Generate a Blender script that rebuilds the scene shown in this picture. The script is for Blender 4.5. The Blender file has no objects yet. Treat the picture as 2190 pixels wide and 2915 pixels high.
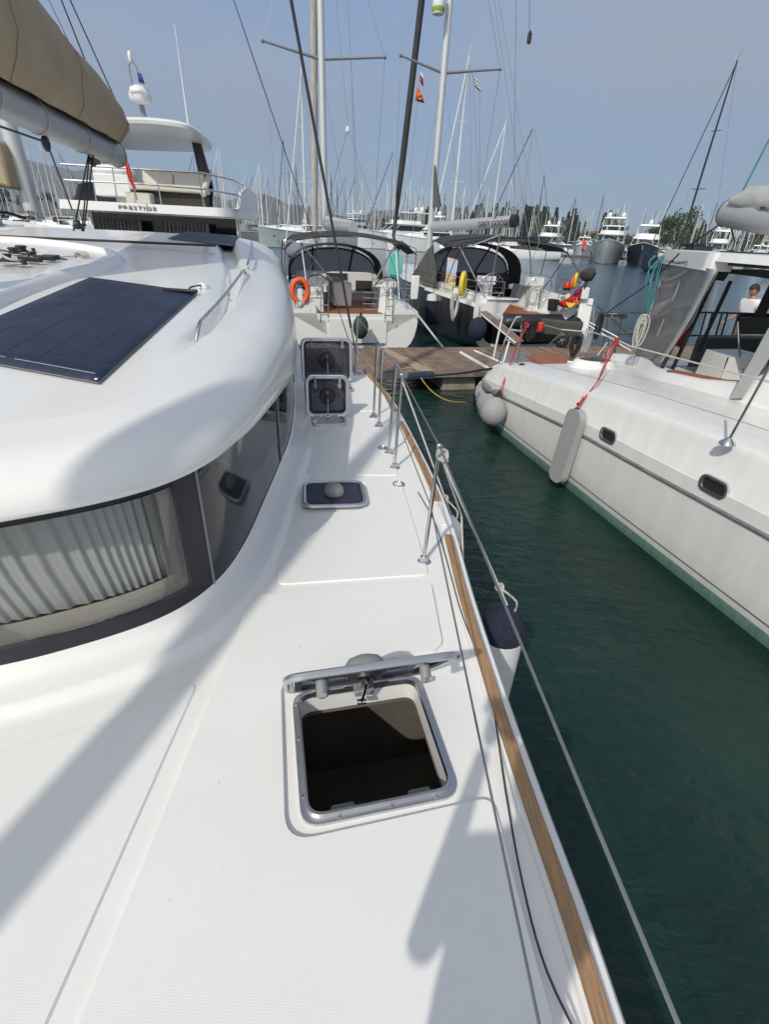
import bpy, bmesh, math, random
from mathutils import Vector, Matrix, geometry
import numpy as np
R = math.radians
random.seed(7)
scn = bpy.context.scene
COL = scn.collection
# ---------------------------------------------------------------- camera
CX, CY, FP, EYE = 1095.0, 1457.5, 1384.0, 3.3      # principal point, focal length in photo pixels, eye height over water
_dn = Vector(((975 - CX) / FP, -(3850 - CY) / FP, -1)); UP = -_dn.normalized()
_fw = Vector((0, 0, -1)); _Y = (_fw - UP * _fw.dot(UP)).normalized(); _X = _Y.cross(UP)
M3 = Matrix((_X, _Y, UP))
cam_d = bpy.data.cameras.new("camera"); cam = bpy.data.objects.new("camera", cam_d); COL.objects.link(cam)
cam_d.sensor_fit = 'VERTICAL'; cam_d.sensor_height = 36.0; cam_d.lens = FP / 2915 * 36
cam_d.clip_start = 0.05; cam_d.clip_end = 12000
cam.matrix_world = Matrix.Translation((0, 0, EYE)) @ M3.to_4x4()
scn.camera = cam
C0 = Vector((0, 0, EYE))
# ---------------------------------------------------------------- sky and sun
SUN_AZ, SUN_EL = R(25 + 180), R(41)                 # the sun stands behind the camera, to the left
w = bpy.data.worlds.new("World"); scn.world = w; w.use_nodes = True
nt = w.node_tree; nt.nodes.clear()
def nd(t, **k):
    n = nt.nodes.new(t)
    for a, b in k.items(): setattr(n, a, b)
    return n
out = nd('ShaderNodeOutputWorld'); bg = nd('ShaderNodeBackground'); bg.inputs[1].default_value = 0.13
sky = nd('ShaderNodeTexSky', sky_type='NISHITA', sun_disc=False, sun_elevation=SUN_EL, sun_rotation=SUN_AZ, altitude=0, air_density=1.0, dust_density=0.7, ozone_density=2.0)
tc = nd('ShaderNodeTexCoord'); mp = nd('ShaderNodeMapping'); mp.inputs['Scale'].default_value = (1.0, 1.0, 2.6); mp.inputs['Location'].default_value = (0.3, 0.2, 0.1)
nz = nd('ShaderNodeTexNoise'); nz.inputs['Scale'].default_value = 1.25; nz.inputs['Detail'].default_value = 7; nz.inputs['Roughness'].default_value = 0.55
cr = nd('ShaderNodeValToRGB'); cr.color_ramp.elements[0].position = 0.36; cr.color_ramp.elements[0].color = (.06, .06, .06, 1); cr.color_ramp.elements[1].position = 0.68; cr.color_ramp.elements[1].color = (1, 1, 1, 1)
sc = nd('ShaderNodeMath', operation='MULTIPLY'); sc.inputs[1].default_value = 0.85
mx = nd('ShaderNodeMixRGB'); mx.inputs['Color2'].default_value = (2.35, 2.72, 3.35, 1)
tn = nd('ShaderNodeMixRGB', blend_type='MULTIPLY'); tn.inputs[0].default_value = 1; tn.inputs['Color2'].default_value = (0.44, 0.62, 0.84, 1)
L = nt.links.new
L(tc.outputs['Generated'], mp.inputs[0]); L(mp.outputs[0], nz.inputs['Vector']); L(nz.outputs['Fac'], cr.inputs[0]); L(cr.outputs[0], sc.inputs[0])
sx_ = nd('ShaderNodeSeparateXYZ'); gx = nd('ShaderNodeMath', operation='MULTIPLY_ADD'); gx.inputs[1].default_value = .42; gx.inputs[2].default_value = .0; gx.use_clamp = True
ad = nd('ShaderNodeMath', operation='ADD'); ad.use_clamp = True
L(tc.outputs['Generated'], sx_.inputs[0]); L(sx_.outputs['X'], gx.inputs[0]); L(gx.outputs[0], ad.inputs[0]); L(sc.outputs[0], ad.inputs[1]); L(ad.outputs[0], mx.inputs['Fac']); L(sky.outputs[0], tn.inputs['Color1']); L(tn.outputs[0], mx.inputs['Color1']); # warm glow added to the sky around the sun, as fill light
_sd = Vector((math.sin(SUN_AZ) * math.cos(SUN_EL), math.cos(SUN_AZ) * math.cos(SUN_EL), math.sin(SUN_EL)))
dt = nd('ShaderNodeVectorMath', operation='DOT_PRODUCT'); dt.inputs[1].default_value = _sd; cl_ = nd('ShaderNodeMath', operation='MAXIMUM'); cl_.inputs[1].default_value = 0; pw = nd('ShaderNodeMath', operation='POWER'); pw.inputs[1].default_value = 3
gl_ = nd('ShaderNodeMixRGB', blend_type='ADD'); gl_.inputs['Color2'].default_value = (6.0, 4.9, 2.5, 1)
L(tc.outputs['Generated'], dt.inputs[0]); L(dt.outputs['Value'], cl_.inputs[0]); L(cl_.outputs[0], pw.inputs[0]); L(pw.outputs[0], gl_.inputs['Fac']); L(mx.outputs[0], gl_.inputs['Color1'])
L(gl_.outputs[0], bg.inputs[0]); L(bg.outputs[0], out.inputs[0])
sd = bpy.data.lights.new("sun", 'SUN'); sd.energy = 2.6; sd.angle = R(0.8); sd.color = (1.0, 0.935, 0.815)
so = bpy.data.objects.new("sun", sd); COL.objects.link(so)
to_sun = Vector((math.sin(SUN_AZ) * math.cos(SUN_EL), math.cos(SUN_AZ) * math.cos(SUN_EL), math.sin(SUN_EL)))
so.rotation_euler = to_sun.to_track_quat('Z', 'Y').to_euler(); so.location = (-20, -40, 40)
vs = scn.view_settings; vs.view_transform = 'Standard'; vs.look = 'None'; vs.exposure = 0.33; vs.gamma = 1.0; vs.use_curve_mapping = False
scn.cycles.max_bounces = 8; scn.cycles.transparent_max_bounces = 24; scn.cycles.volume_bounces = 0
# ---------------------------------------------------------------- measuring helpers (photo pixel -> point at a chosen real height / distance)
def ray(px, py): return M3 @ Vector(((px - CX) / FP, -(py - CY) / FP, -1))
def Z(px, py, z): d = ray(px, py); return C0 + d * ((z - EYE) / d.z)
def Dp(px, py, y): d = ray(px, py); return C0 + d * (y / d.y)
def proj(p):
    v = M3.transposed() @ (Vector(p) - C0); return (CX + FP * v.x / -v.z, CY - FP * v.y / -v.z)
def Vp(px, py, p0, dr):                              # hit a vertical plane through p0 running along dr
    d = ray(px, py); n = Vector((dr[1], -dr[0], 0)); return C0 + d * (n.dot(Vector(p0) - C0) / n.dot(d))
def cat(pts, n=8, closed=False):                     # Catmull-Rom through points
    P = [Vector(p) for p in pts]; o = []
    m = len(P)
    for i in range(m if closed else m - 1):
        if closed: a, b, c, d = P[(i - 1) % m], P[i], P[(i + 1) % m], P[(i + 2) % m]
        else: a, b, c, d = P[max(i - 1, 0)], P[i], P[i + 1], P[min(i + 2, m - 1)]
        for k in range(n):
            t = k / n; o.append(0.5 * ((2 * b) + (c - a) * t + (2 * a - 5 * b + 4 * c - d) * t * t + (3 * b - a - 3 * c + d) * t ** 3))
    if not closed: o.append(P[-1])
    return o
def resamp(pts, n):
    P = [Vector(p) for p in pts]; L_ = [0]
    for a, b in zip(P, P[1:]): L_.append(L_[-1] + (b - a).length)
    o = []; j = 0
    for i in range(n):
        s = L_[-1] * i / (n - 1)
        while j < len(P) - 2 and L_[j + 1] < s: j += 1
        f = (s - L_[j]) / max(L_[j + 1] - L_[j], 1e-9); o.append(P[j].lerp(P[j + 1], min(max(f, 0), 1)))
    return o
def itp(x, xs, ys):
    return float(np.interp(x, xs, ys))
# ---------------------------------------------------------------- mesh builder
class MB:
    def __init__(s): s.v = []; s.f = []; s.m = []; s.cur = 0
    def add(s, vs, fs):
        o = len(s.v); s.v += [tuple(x) for x in vs]
        for f in fs: s.f.append(tuple(i + o for i in f)); s.m.append(s.cur)
        return s
    def grid(s, rows, cu=False, cv=False):
        n = len(rows[0]); m = len(rows); fs = []
        for i in range(m if cv else m - 1):
            for j in range(n if cu else n - 1):
                a, b = i, (i + 1) % m; c, d = j, (j + 1) % n
                fs.append((a * n + c, a * n + d, b * n + d, b * n + c))
        return s.add([p for r in rows for p in r], fs)
    def box(s, c, sz, rz=0, M=None):
        x, y, z = [k / 2 for k in sz]; T = Matrix.Translation(c) @ (M.to_4x4() if M else Matrix.Rotation(rz, 4, 'Z'))
        vs = [T @ Vector(p) for p in ((-x, -y, -z), (x, -y, -z), (x, y, -z), (-x, y, -z), (-x, -y, z), (x, -y, z), (x, y, z), (-x, y, z))]
        return s.add(vs, [(0, 3, 2, 1), (4, 5, 6, 7), (0, 1, 5, 4), (1, 2, 6, 5), (2, 3, 7, 6), (3, 0, 4, 7)])
    def tube(s, pts, r, n=8, cap=True, flat=1.0):
        P = [Vector(p) for p in pts]; rows = []; up = None
        rr = r if isinstance(r, (list, tuple)) else [r] * len(P)
        for i, p in enumerate(P):
            t = (P[min(i + 1, len(P) - 1)] - P[max(i - 1, 0)]).normalized()
            if up is None: up = Vector((0, 0, 1)) if abs(t.z) < .9 else Vector((0, 1, 0))
            sd_ = t.cross(up)
            if sd_.length < 1e-6: sd_ = t.cross(Vector((1, 0, 0)))
            sd_.normalize(); up = sd_.cross(t).normalized()
            rows.append([p + (sd_ * math.cos(a) + up * math.sin(a) * flat) * rr[i] for a in [2 * math.pi * k / n for k in range(n)]])
        s.grid(rows, cu=True)
        if cap:
            o = len(s.v) - n * len(P); s.f.append(tuple(range(o + n - 1, o - 1, -1))); s.m.append(s.cur)
            o2 = len(s.v) - n; s.f.append(tuple(range(o2, o2 + n))); s.m.append(s.cur)
        return s
    def lathe(s, c, prof, n=16, ax=(0, 0, 1), sx=1, sy=1):
        q = Vector(ax).normalized().to_track_quat('Z', 'Y').to_matrix(); c = Vector(c)
        rows = [[c + q @ Vector((r * math.cos(2 * math.pi * k / n) * sx, r * math.sin(2 * math.pi * k / n) * sy, z)) for k in range(n)] for r, z in prof]
        return s.grid(rows, cu=True)
    def cyl(s, a, b, r, n=12): return s.tube([a, b], r, n)
    def ball(s, c, r, n=14, sc=(1, 1, 1)):
        c = Vector(c); rows = []
        for i in range(n // 2 + 1):
            a = math.pi * i / (n // 2); rows.append([c + Vector((math.sin(a) * math.cos(2 * math.pi * k / n) * r * sc[0], math.sin(a) * math.sin(2 * math.pi * k / n) * r * sc[1], math.cos(a) * r * sc[2])) for k in range(n)])
        return s.grid(rows, cu=True)
    def prism(s, poly, z0, z1, holes=(), inset=0.0, M=None, bottom=True):   # flat polygon raised from z0 to z1, top edge inset
        loops = [list(poly)] + [list(h) for h in holes]; T = M or Matrix.Identity(4)
        def area(l): return sum(a[0] * b[1] - b[0] * a[1] for a, b in zip(l, l[1:] + l[:1])) / 2
        tops = []; bots = []
        for i, l in enumerate(loops):
            if (area(l) < 0) == (i == 0): l.reverse(); loops[i] = l
            tp = offset(l, inset) if inset else l
            bots.append([Vector((p[0], p[1], z0)) for p in l]); tops.append([Vector((p[0], p[1], z1)) for p in tp])
        tris = geometry.tessellate_polygon(tops)
        flat = [p for l in tops for p in l]; ba = [p for l in bots for p in l]; n = len(flat)
        fs = []
        for t in tris:
            a, b, c = [flat[i] for i in t]
            if (b - a).cross(c - a).z < 0: t = (t[0], t[2], t[1])
            fs.append(tuple(t))
            if bottom: fs.append(tuple(n + i for i in reversed(t)))
        o = 0
        for l in loops:
            m = len(l)
            for i in range(m): j = (i + 1) % m; fs.append((n + o + i, n + o + j, o + j, o + i))
            o += m
        return s.add([T @ p for p in flat + ba], fs)
    def flat(s, pts): return s.add(pts, [tuple(range(len(pts)))])
    def slab(s, pts, th):                             # closed plate: polygon thickened along its normal
        P = [Vector(p) for p in pts]; n = Vector((0, 0, 0))
        for i in range(len(P)): n += (P[i] - P[0]).cross(P[(i + 1) % len(P)] - P[0])
        n.normalize(); m = len(P)
        return s.add([p + n * th / 2 for p in P] + [p - n * th / 2 for p in P], [tuple(range(m)), tuple(range(2 * m - 1, m - 1, -1))] + [(i + m, (i + 1) % m + m, (i + 1) % m, i) for i in range(m)])
    def build(s, name, mats, parent=None, smooth=38, bevel=0, label=None, cat_=None, group=None, kind=None, solid=0):
        me = bpy.data.meshes.new(name); me.from_pydata([tuple(v) for v in s.v], [], s.f); 
        mats = mats if isinstance(mats, (list, tuple)) else [mats]
        for m_ in mats: me.materials.append(m_)
        if len(mats) > 1: me.polygons.foreach_set('material_index', s.m)
        me.validate(); bm = bmesh.new(); bm.from_mesh(me); bmesh.ops.remove_doubles(bm, verts=bm.verts, dist=1e-5); bmesh.ops.recalc_face_normals(bm, faces=bm.faces); bm.to_mesh(me); bm.free()
        if smooth: me.shade_smooth(); me.set_sharp_from_angle(angle=R(smooth))
        o = bpy.data.objects.new(name, me); COL.objects.link(o)
        if parent:
            o.parent = parent; o.matrix_parent_inverse = wm(parent).inverted()
        if solid: md = o.modifiers.new('solid', 'SOLIDIFY'); md.thickness = solid; md.offset = 0
        if bevel: md = o.modifiers.new('bevel', 'BEVEL'); md.width = bevel; md.segments = 2; md.limit_method = 'ANGLE'; md.angle_limit = R(40)
        tag(o, label, cat_, group, kind); return o
def offset(l, d):
    o = []; n = len(l)
    for i in range(n):
        a, b, c = Vector(l[i - 1][:2]), Vector(l[i][:2]), Vector(l[(i + 1) % n][:2])
        e1 = (b - a).normalized(); e2 = (c - b).normalized(); n1 = Vector((-e1.y, e1.x)); n2 = Vector((-e2.y, e2.x)); m = (n1 + n2)
        if m.length < 1e-6: m = n1
        m.normalize(); k = d / max(m.dot(n1), .35); o.append((b.x + m.x * k, b.y + m.y * k))
    return o
def rpoly(l, r, n=6):                                 # round the corners of a polygon
    o = []; m = len(l); rs = r if isinstance(r, (list, tuple)) else [r] * m
    for i in range(m):
        a, b, c = Vector(l[i - 1][:2]), Vector(l[i][:2]), Vector(l[(i + 1) % m][:2]); q = rs[i]
        if q <= 0: o.append((b.x, b.y)); continue
        d1 = (a - b); d2 = (c - b); k = min(q, d1.length * .48, d2.length * .48); p = b + d1.normalized() * k; s = b + d2.normalized() * k
        for j in range(n + 1): t = j / n; v = p * (1 - t) ** 2 + b * 2 * t * (1 - t) + s * t * t; o.append((v.x, v.y))
    return o
def rrect(w, h, r, cx=0, cy=0, n=6): return rpoly([(cx - w / 2, cy - h / 2), (cx + w / 2, cy - h / 2), (cx + w / 2, cy + h / 2), (cx - w / 2, cy + h / 2)], r, n)
def wm(o):
    m = Matrix.LocRotScale(o.location, o.rotation_euler, o.scale)
    return m if o.parent is None else wm(o.parent) @ o.matrix_parent_inverse @ m
def tag(o, label=None, cat_=None, group=None, kind=None):
    if label: o['label'] = label
    if cat_: o['category'] = cat_
    if group: o['group'] = group
    if kind: o['kind'] = kind
    return o
def thing(name, label, cat_, loc=(0, 0, 0), group=None):
    o = bpy.data.objects.new(name, None); COL.objects.link(o); o.location = loc; o.empty_display_size = .2; return tag(o, label, cat_, group)
def dup(root, loc=None, rz=None, label=None, s=None):
    kids = [x for x in root.children]
    r = root.copy(); COL.objects.link(r)
    if loc is not None: r.location = loc
    if rz is not None: r.rotation_euler = (0, 0, rz)
    if s is not None: r.scale = (s, s, s)
    if label: r['label'] = label
    for k in kids:
        c = k.copy(); COL.objects.link(c); c.parent = r
        for g in list(k.children): d = g.copy(); COL.objects.link(d); d.parent = c
    return r
def text(body, size, name, mat_, parent, M, ext=.002, align='CENTER', spacing=1.0, sx=1.0):
    cu = bpy.data.curves.new('lettering', 'FONT'); cu.body = body; cu.size = size; cu.extrude = ext; cu.align_x = align; cu.align_y = 'CENTER'; cu.space_character = spacing
    o = bpy.data.objects.new('tmp', cu); COL.objects.link(o); bpy.context.view_layer.update()
    me = bpy.data.meshes.new_from_object(o.evaluated_get(bpy.context.evaluated_depsgraph_get())); bpy.data.objects.remove(o)
    me.transform(M @ Matrix.Diagonal((sx, 1, 1, 1))); me.materials.clear(); me.materials.append(mat_)
    t = bpy.data.objects.new(name, me); COL.objects.link(t); t.parent = parent; t.matrix_parent_inverse = wm(parent).inverted(); return t
def frame3(o, x, y):                                  # matrix with origin o, local x and y directions
    x = Vector(x).normalized(); y = Vector(y).normalized(); z = x.cross(y).normalized(); y = z.cross(x)
    m = Matrix((x, y, z)).transposed().to_4x4(); m.translation = Vector(o); return m
# ---------------------------------------------------------------- materials
def mat(name, col, rough=.5, metal=0, spec=.5, coat=0, var=0, vscale=3, bump=0, bscale=40, alpha=1, trans=0, emit=0, col2=None, stretch=(1, 1, 1), detail=4):
    m = bpy.data.materials.new(name); m.use_nodes = True; t = m.node_tree; p = t.nodes['Principled BSDF']
    p.inputs['Base Color'].default_value = (*col, 1); p.inputs['Roughness'].default_value = rough; p.inputs['Metallic'].default_value = metal
    p.inputs['Specular IOR Level'].default_value = spec; p.inputs['Coat Weight'].default_value = coat; p.inputs['Coat Roughness'].default_value = .08
    p.inputs['Alpha'].default_value = alpha; p.inputs['Transmission Weight'].default_value = trans
    c = t.nodes.new('ShaderNodeTexCoord'); mp_ = t.nodes.new('ShaderNodeMapping'); mp_.inputs['Scale'].default_value = stretch; t.links.new(c.outputs['Object'], mp_.inputs[0])
    if var or col2:
        n = t.nodes.new('ShaderNodeTexNoise'); n.inputs['Scale'].default_value = vscale; n.inputs['Detail'].default_value = detail; n.inputs['Roughness'].default_value = .6
        r = t.nodes.new('ShaderNodeValToRGB'); r.color_ramp.elements[0].position = .32; r.color_ramp.elements[1].position = .7
        c2 = col2 or tuple(x * (1 - var) for x in col)
        r.color_ramp.elements[0].color = (*c2, 1); r.color_ramp.elements[1].color = (*col, 1)
        t.links.new(mp_.outputs[0], n.inputs['Vector']); t.links.new(n.outputs['Fac'], r.inputs[0]); t.links.new(r.outputs[0], p.inputs['Base Color'])
        rr = t.nodes.new('ShaderNodeMapRange'); rr.inputs['To Min'].default_value = min(rough * 1.35, 1); rr.inputs['To Max'].default_value = rough * .75
        t.links.new(n.outputs['Fac'], rr.inputs[0]); t.links.new(rr.outputs[0], p.inputs['Roughness'])
    if bump:
        n2 = t.nodes.new('ShaderNodeTexNoise'); n2.inputs['Scale'].default_value = bscale; n2.inputs['Detail'].default_value = 3
        b = t.nodes.new('ShaderNodeBump'); b.inputs['Strength'].default_value = bump; b.inputs['Distance'].default_value = .02
        t.links.new(mp_.outputs[0], n2.inputs['Vector']); t.links.new(n2.outputs['Fac'], b.inputs['Height']); t.links.new(b.outputs[0], p.inputs['Normal'])
    return m
WH = mat('gelcoat_white', (.80, .80, .79), .22, coat=.35, var=.05, vscale=1.6)
WHd = mat('deck_white', (.80, .80, .79), .38, var=.05, vscale=2.5)
WH2 = mat('weathered_gelcoat', (.77, .775, .765), .3, coat=.2, var=.10, vscale=1.6, stretch=(4, 4, .5))
NS = mat('nonskid_white', (.775, .78, .77), .6, var=.035, vscale=3)
def add_weave(m, sc_=420, st=.35):
    t = m.node_tree; p = t.nodes['Principled BSDF']; c = t.nodes.new('ShaderNodeTexCoord'); bs = []
    for d in ('X', 'Y'):
        wv = t.nodes.new('ShaderNodeTexWave'); wv.bands_direction = d; wv.inputs['Scale'].default_value = sc_ / 6.28 * (1 if d == 'X' else .5); t.links.new(c.outputs['Object'], wv.inputs['Vector']); bs.append(wv)
    a = t.nodes.new('ShaderNodeMath'); a.operation = 'MULTIPLY'; t.links.new(bs[0].outputs['Fac'], a.inputs[0]); t.links.new(bs[1].outputs['Fac'], a.inputs[1])
    b = t.nodes.new('ShaderNodeBump'); b.inputs['Strength'].default_value = st; b.inputs['Distance'].default_value = .0012; t.links.new(a.outputs[0], b.inputs['Height']); t.links.new(b.outputs[0], p.inputs['Normal'])
add_weave(NS, 640, .16)
def add_specks(m, sc_, th, col, mixf=.6):
    t = m.node_tree; p = t.nodes['Principled BSDF']; c = t.nodes.new('ShaderNodeTexCoord'); v = t.nodes.new('ShaderNodeTexNoise'); v.inputs['Scale'].default_value = sc_; v.inputs['Detail'].default_value = 2; t.links.new(c.outputs['Object'], v.inputs['Vector'])
    r = t.nodes.new('ShaderNodeMapRange'); r.inputs['From Min'].default_value = th; r.inputs['From Max'].default_value = th + .05; r.inputs['To Max'].default_value = mixf; t.links.new(v.outputs['Fac'], r.inputs[0])
    x = t.nodes.new('ShaderNodeMixRGB'); x.inputs['Color2'].default_value = (*col, 1); t.links.new(p.inputs['Base Color'].links[0].from_socket, x.inputs['Color1']); t.links.new(r.outputs[0], x.inputs['Fac']); t.links.new(x.outputs[0], p.inputs['Base Color'])
add_specks(NS, 26, .745, (.38, .36, .32), .5); add_specks(NS, 2.4, .62, (.72, .715, .69), .2); add_specks(WHd, 18, .76, (.42, .40, .36), .5); add_specks(WHd, 3.0, .62, (.72, .715, .69), .2); add_specks(WH2, 12, .73, (.45, .44, .40), .4)
STEEL = mat('polished_steel', (.62, .63, .65), .16, 1, var=.2, vscale=6)
ALU = mat('anodised_aluminium', (.66, .67, .69), .34, 1, var=.12, vscale=8)
ALUw = mat('painted_mast', (.62, .63, .64), .35, .3, var=.08, vscale=1)
BLK = mat('black_plastic', (.02, .02, .022), .4, var=.2, vscale=9)
GRY = mat('grey_plastic', (.26, .265, .27), .5, var=.15, vscale=14)
RUB = mat('grey_rubber', (.22, .22, .225), .6, var=.35, vscale=7)
SEAL = mat('black_seal', (.015, .015, .017), .6)
TEAK = mat('weathered_teak', (.46, .265, .125), .7, col2=(.25, .165, .105), vscale=5, stretch=(14, 1.2, 14), bump=.5, bscale=12, detail=8)
TEAKO = mat('oiled_teak', (.30, .12, .045), .55, col2=(.28, .10, .035), vscale=6, stretch=(10, 1, 1), bump=.2, bscale=20)
DGL = mat('tinted_glass', (.016, .018, .024), .05, spec=.4, coat=.1)
DGB = mat('glass_border', (.028, .030, .040), .38, spec=.3, var=.15, vscale=2)
RW = mat('white_rope', (.62, .61, .57), .85, var=.35, vscale=60, bump=.6, bscale=160)
RR = mat('red_rope', (.55, .05, .04), .8, var=.35, vscale=60, bump=.6, bscale=160)
RB = mat('black_rope', (.018, .018, .02), .85, var=.3, vscale=60, bump=.6, bscale=160)
RT = mat('turquoise_rope', (.05, .25, .25), .85, var=.3, vscale=60)
RY = mat('yellow_cord', (.48, .34, .09), .6, var=.2, vscale=30)
TAN = mat('tan_canvas', (.43, .34, .225), .85, var=.14, vscale=2.2, bump=.35, bscale=9)
DGF = mat('charcoal_canvas', (.045, .046, .046), .9, var=.25, vscale=3, bump=.3, bscale=12)
GYF = mat('light_grey_canvas', (.42, .43, .43), .85, var=.15, vscale=3, bump=.35, bscale=8)
BOOM = mat('grey_boom', (.40, .41, .42), .4, .2, var=.08, vscale=1.2)
FEND = mat('fender_cloth', (.36, .37, .38), .95, var=.12, vscale=60, bump=.4, bscale=220)
FWH = mat('white_fender', (.74, .75, .75), .35, var=.08, vscale=5)
FNV = mat('navy_cloth', (.012, .018, .045), .9, var=.3, vscale=50, bump=.4, bscale=200)
FGR = mat('green_fender', (.035, .05, .04), .6, var=.3, vscale=10)
NAVY = mat('navy_gelcoat', (.012, .014, .035), .15, coat=.5, var=.2, vscale=.5)
CHAR = mat('charcoal_gelcoat', (.045, .048, .052), .2, coat=.5, var=.25, vscale=.8)
GHUL = mat('grey_gelcoat', (.36, .41, .42), .25, coat=.4, var=.1, vscale=.7)
SILV = mat('silver_green_gelcoat', (.58, .60, .54), .25, coat=.4, var=.12, vscale=.6)
ANTI = mat('green_antifoul', (.10, .24, .21), .75, col2=(.20, .33, .29), vscale=4, stretch=(6, 6, 1), bump=.2, bscale=20)
SOL = mat('solar_cells', (.014, .023, .055), .42, var=.25, vscale=3)
RED = mat('red_paint', (.55, .03, .02), .5, var=.2, vscale=4)
ORG = mat('orange_foam', (.80, .12, .03), .6, var=.15, vscale=6)
YEL = mat('yellow_foam', (.72, .55, .06), .6, var=.15, vscale=6)
SKIN = mat('skin', (.42, .21, .14), .5, var=.1, vscale=30)
HAIR = mat('dark_hair', (.03, .022, .018), .7, var=.3, vscale=60)
SHIRT = mat('white_shirt', (.78, .78, .80), .9, var=.1, vscale=8, bump=.3, bscale=14)
SHORT = mat('dark_shorts', (.05, .06, .09), .9, var=.2, vscale=8)
CREAM = mat('cream_vinyl', (.60, .57, .50), .6, var=.08, vscale=5)
CURT = mat('curtain_cloth', (.62, .64, .62), .9, var=.08, vscale=4)
DARK = mat('dark_interior', (.05, .044, .040), .8, var=.4, vscale=2)
TREEL = mat('dark_foliage', (.045, .075, .035), .8, col2=(.018, .03, .018), vscale=.9)
TREEB = mat('light_foliage', (.085, .13, .045), .8, col2=(.035, .06, .022), vscale=.9)
TRNK = mat('bark', (.12, .09, .07), .9, var=.3, vscale=4)
TURQ = mat('turquoise_board', (.13, .62, .55), .4, var=.05, vscale=2)
WHFAR = mat('bright_gelcoat', (.78, .79, .79), .3, coat=.2, var=.06, vscale=.5)
def glass(name, col, a, rough=.03, tb=.55):                   # see-through sheet with its own reflections
    m = bpy.data.materials.new(name); m.use_nodes = True; t = m.node_tree; t.nodes.clear()
    o = t.nodes.new('ShaderNodeOutputMaterial'); tr = t.nodes.new('ShaderNodeBsdfTransparent'); g = t.nodes.new('ShaderNodeBsdfPrincipled'); mxs = t.nodes.new('ShaderNodeMixShader')
    tr.inputs[0].default_value = (*[min(1, tb + c * .6) for c in col], 1); g.inputs['Base Color'].default_value = (*col, 1); g.inputs['Roughness'].default_value = rough
    lw = t.nodes.new('ShaderNodeLayerWeight'); lw.inputs[0].default_value = .35; mr = t.nodes.new('ShaderNodeMapRange'); mr.inputs['To Min'].default_value = a; mr.inputs['To Max'].default_value = min(1, a + .45)
    t.links.new(lw.outputs['Fresnel'], mr.inputs[0]); t.links.new(mr.outputs[0], mxs.inputs[0]); t.links.new(tr.outputs[0], mxs.inputs[1]); t.links.new(g.outputs[0], mxs.inputs[2]); t.links.new(mxs.outputs[0], o.inputs[0]); return m
SMOKE = glass('smoked_acrylic', (.09, .08, .13), .38, tb=.50)
CLEARG = glass('cabin_glass', (.05, .055, .06), .14, tb=.76)
VINYL = glass('clear_vinyl', (.30, .31, .315), .55, .15, tb=.6)
VINY2 = glass('sprayhood_vinyl', (.60, .64, .70), .58, .08, tb=.8)
# ================================================================ SETTING: water and hills
def make_water():
    m = bpy.data.materials.new('sea_water'); m.use_nodes = True; t = m.node_tree; p = t.nodes['Principled BSDF']
    p.inputs['Roughness'].default_value = .03; p.inputs['IOR'].default_value = 1.33
    c = t.nodes.new('ShaderNodeTexCoord'); mp_ = t.nodes.new('ShaderNodeMapping'); mp_.inputs['Rotation'].default_value = (0, 0, .35); mp_.inputs['Scale'].default_value = (1, 2.0, 1); t.links.new(c.outputs['Object'], mp_.inputs[0])
    n = t.nodes.new('ShaderNodeTexNoise'); n.inputs['Scale'].default_value = .35; n.inputs['Detail'].default_value = 3; t.links.new(c.outputs['Object'], n.inputs['Vector'])
    r = t.nodes.new('ShaderNodeValToRGB'); r.color_ramp.elements[0].color = (.007, .023, .020, 1); r.color_ramp.elements[1].color = (.012, .041, .034, 1); r.color_ramp.elements[0].position = .35; r.color_ramp.elements[1].position = .7
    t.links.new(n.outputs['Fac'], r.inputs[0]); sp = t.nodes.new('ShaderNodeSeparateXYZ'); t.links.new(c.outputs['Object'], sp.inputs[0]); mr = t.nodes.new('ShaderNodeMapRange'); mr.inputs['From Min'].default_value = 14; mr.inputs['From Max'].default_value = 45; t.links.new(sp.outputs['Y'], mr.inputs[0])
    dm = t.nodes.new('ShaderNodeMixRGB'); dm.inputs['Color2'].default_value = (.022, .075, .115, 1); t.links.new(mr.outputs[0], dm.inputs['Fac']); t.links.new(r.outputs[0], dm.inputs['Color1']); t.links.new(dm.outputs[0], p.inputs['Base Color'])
    h = None
    for s_, a in ((1.1, 1.0), (4.2, .40), (17, .06)):
        q = t.nodes.new('ShaderNodeTexNoise'); q.inputs['Scale'].default_value = s_; q.inputs['Detail'].default_value = 4; q.inputs['Distortion'].default_value = .6; t.links.new(mp_.outputs[0], q.inputs['Vector'])
        k = t.nodes.new('ShaderNodeMath'); k.operation = 'MULTIPLY'; k.inputs[1].default_value = a; t.links.new(q.outputs['Fac'], k.inputs[0])
        if h is None: h = k
        else: s2 = t.nodes.new('ShaderNodeMath'); s2.operation = 'ADD'; t.links.new(h.outputs[0], s2.inputs[0]); t.links.new(k.outputs[0], s2.inputs[1]); h = s2
    b = t.nodes.new('ShaderNodeBump'); b.inputs['Strength'].default_value = .75; b.inputs['Distance'].default_value = .10; t.links.new(h.outputs[0], b.inputs['Height']); t.links.new(b.outputs[0], p.inputs['Normal'])
    return m
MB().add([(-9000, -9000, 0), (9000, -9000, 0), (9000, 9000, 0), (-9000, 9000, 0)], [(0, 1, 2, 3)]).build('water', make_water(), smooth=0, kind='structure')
HILL = mat('hillside_scrub', (.055, .065, .045), .9, col2=(.10, .095, .075), vscale=.008, detail=8)
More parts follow.
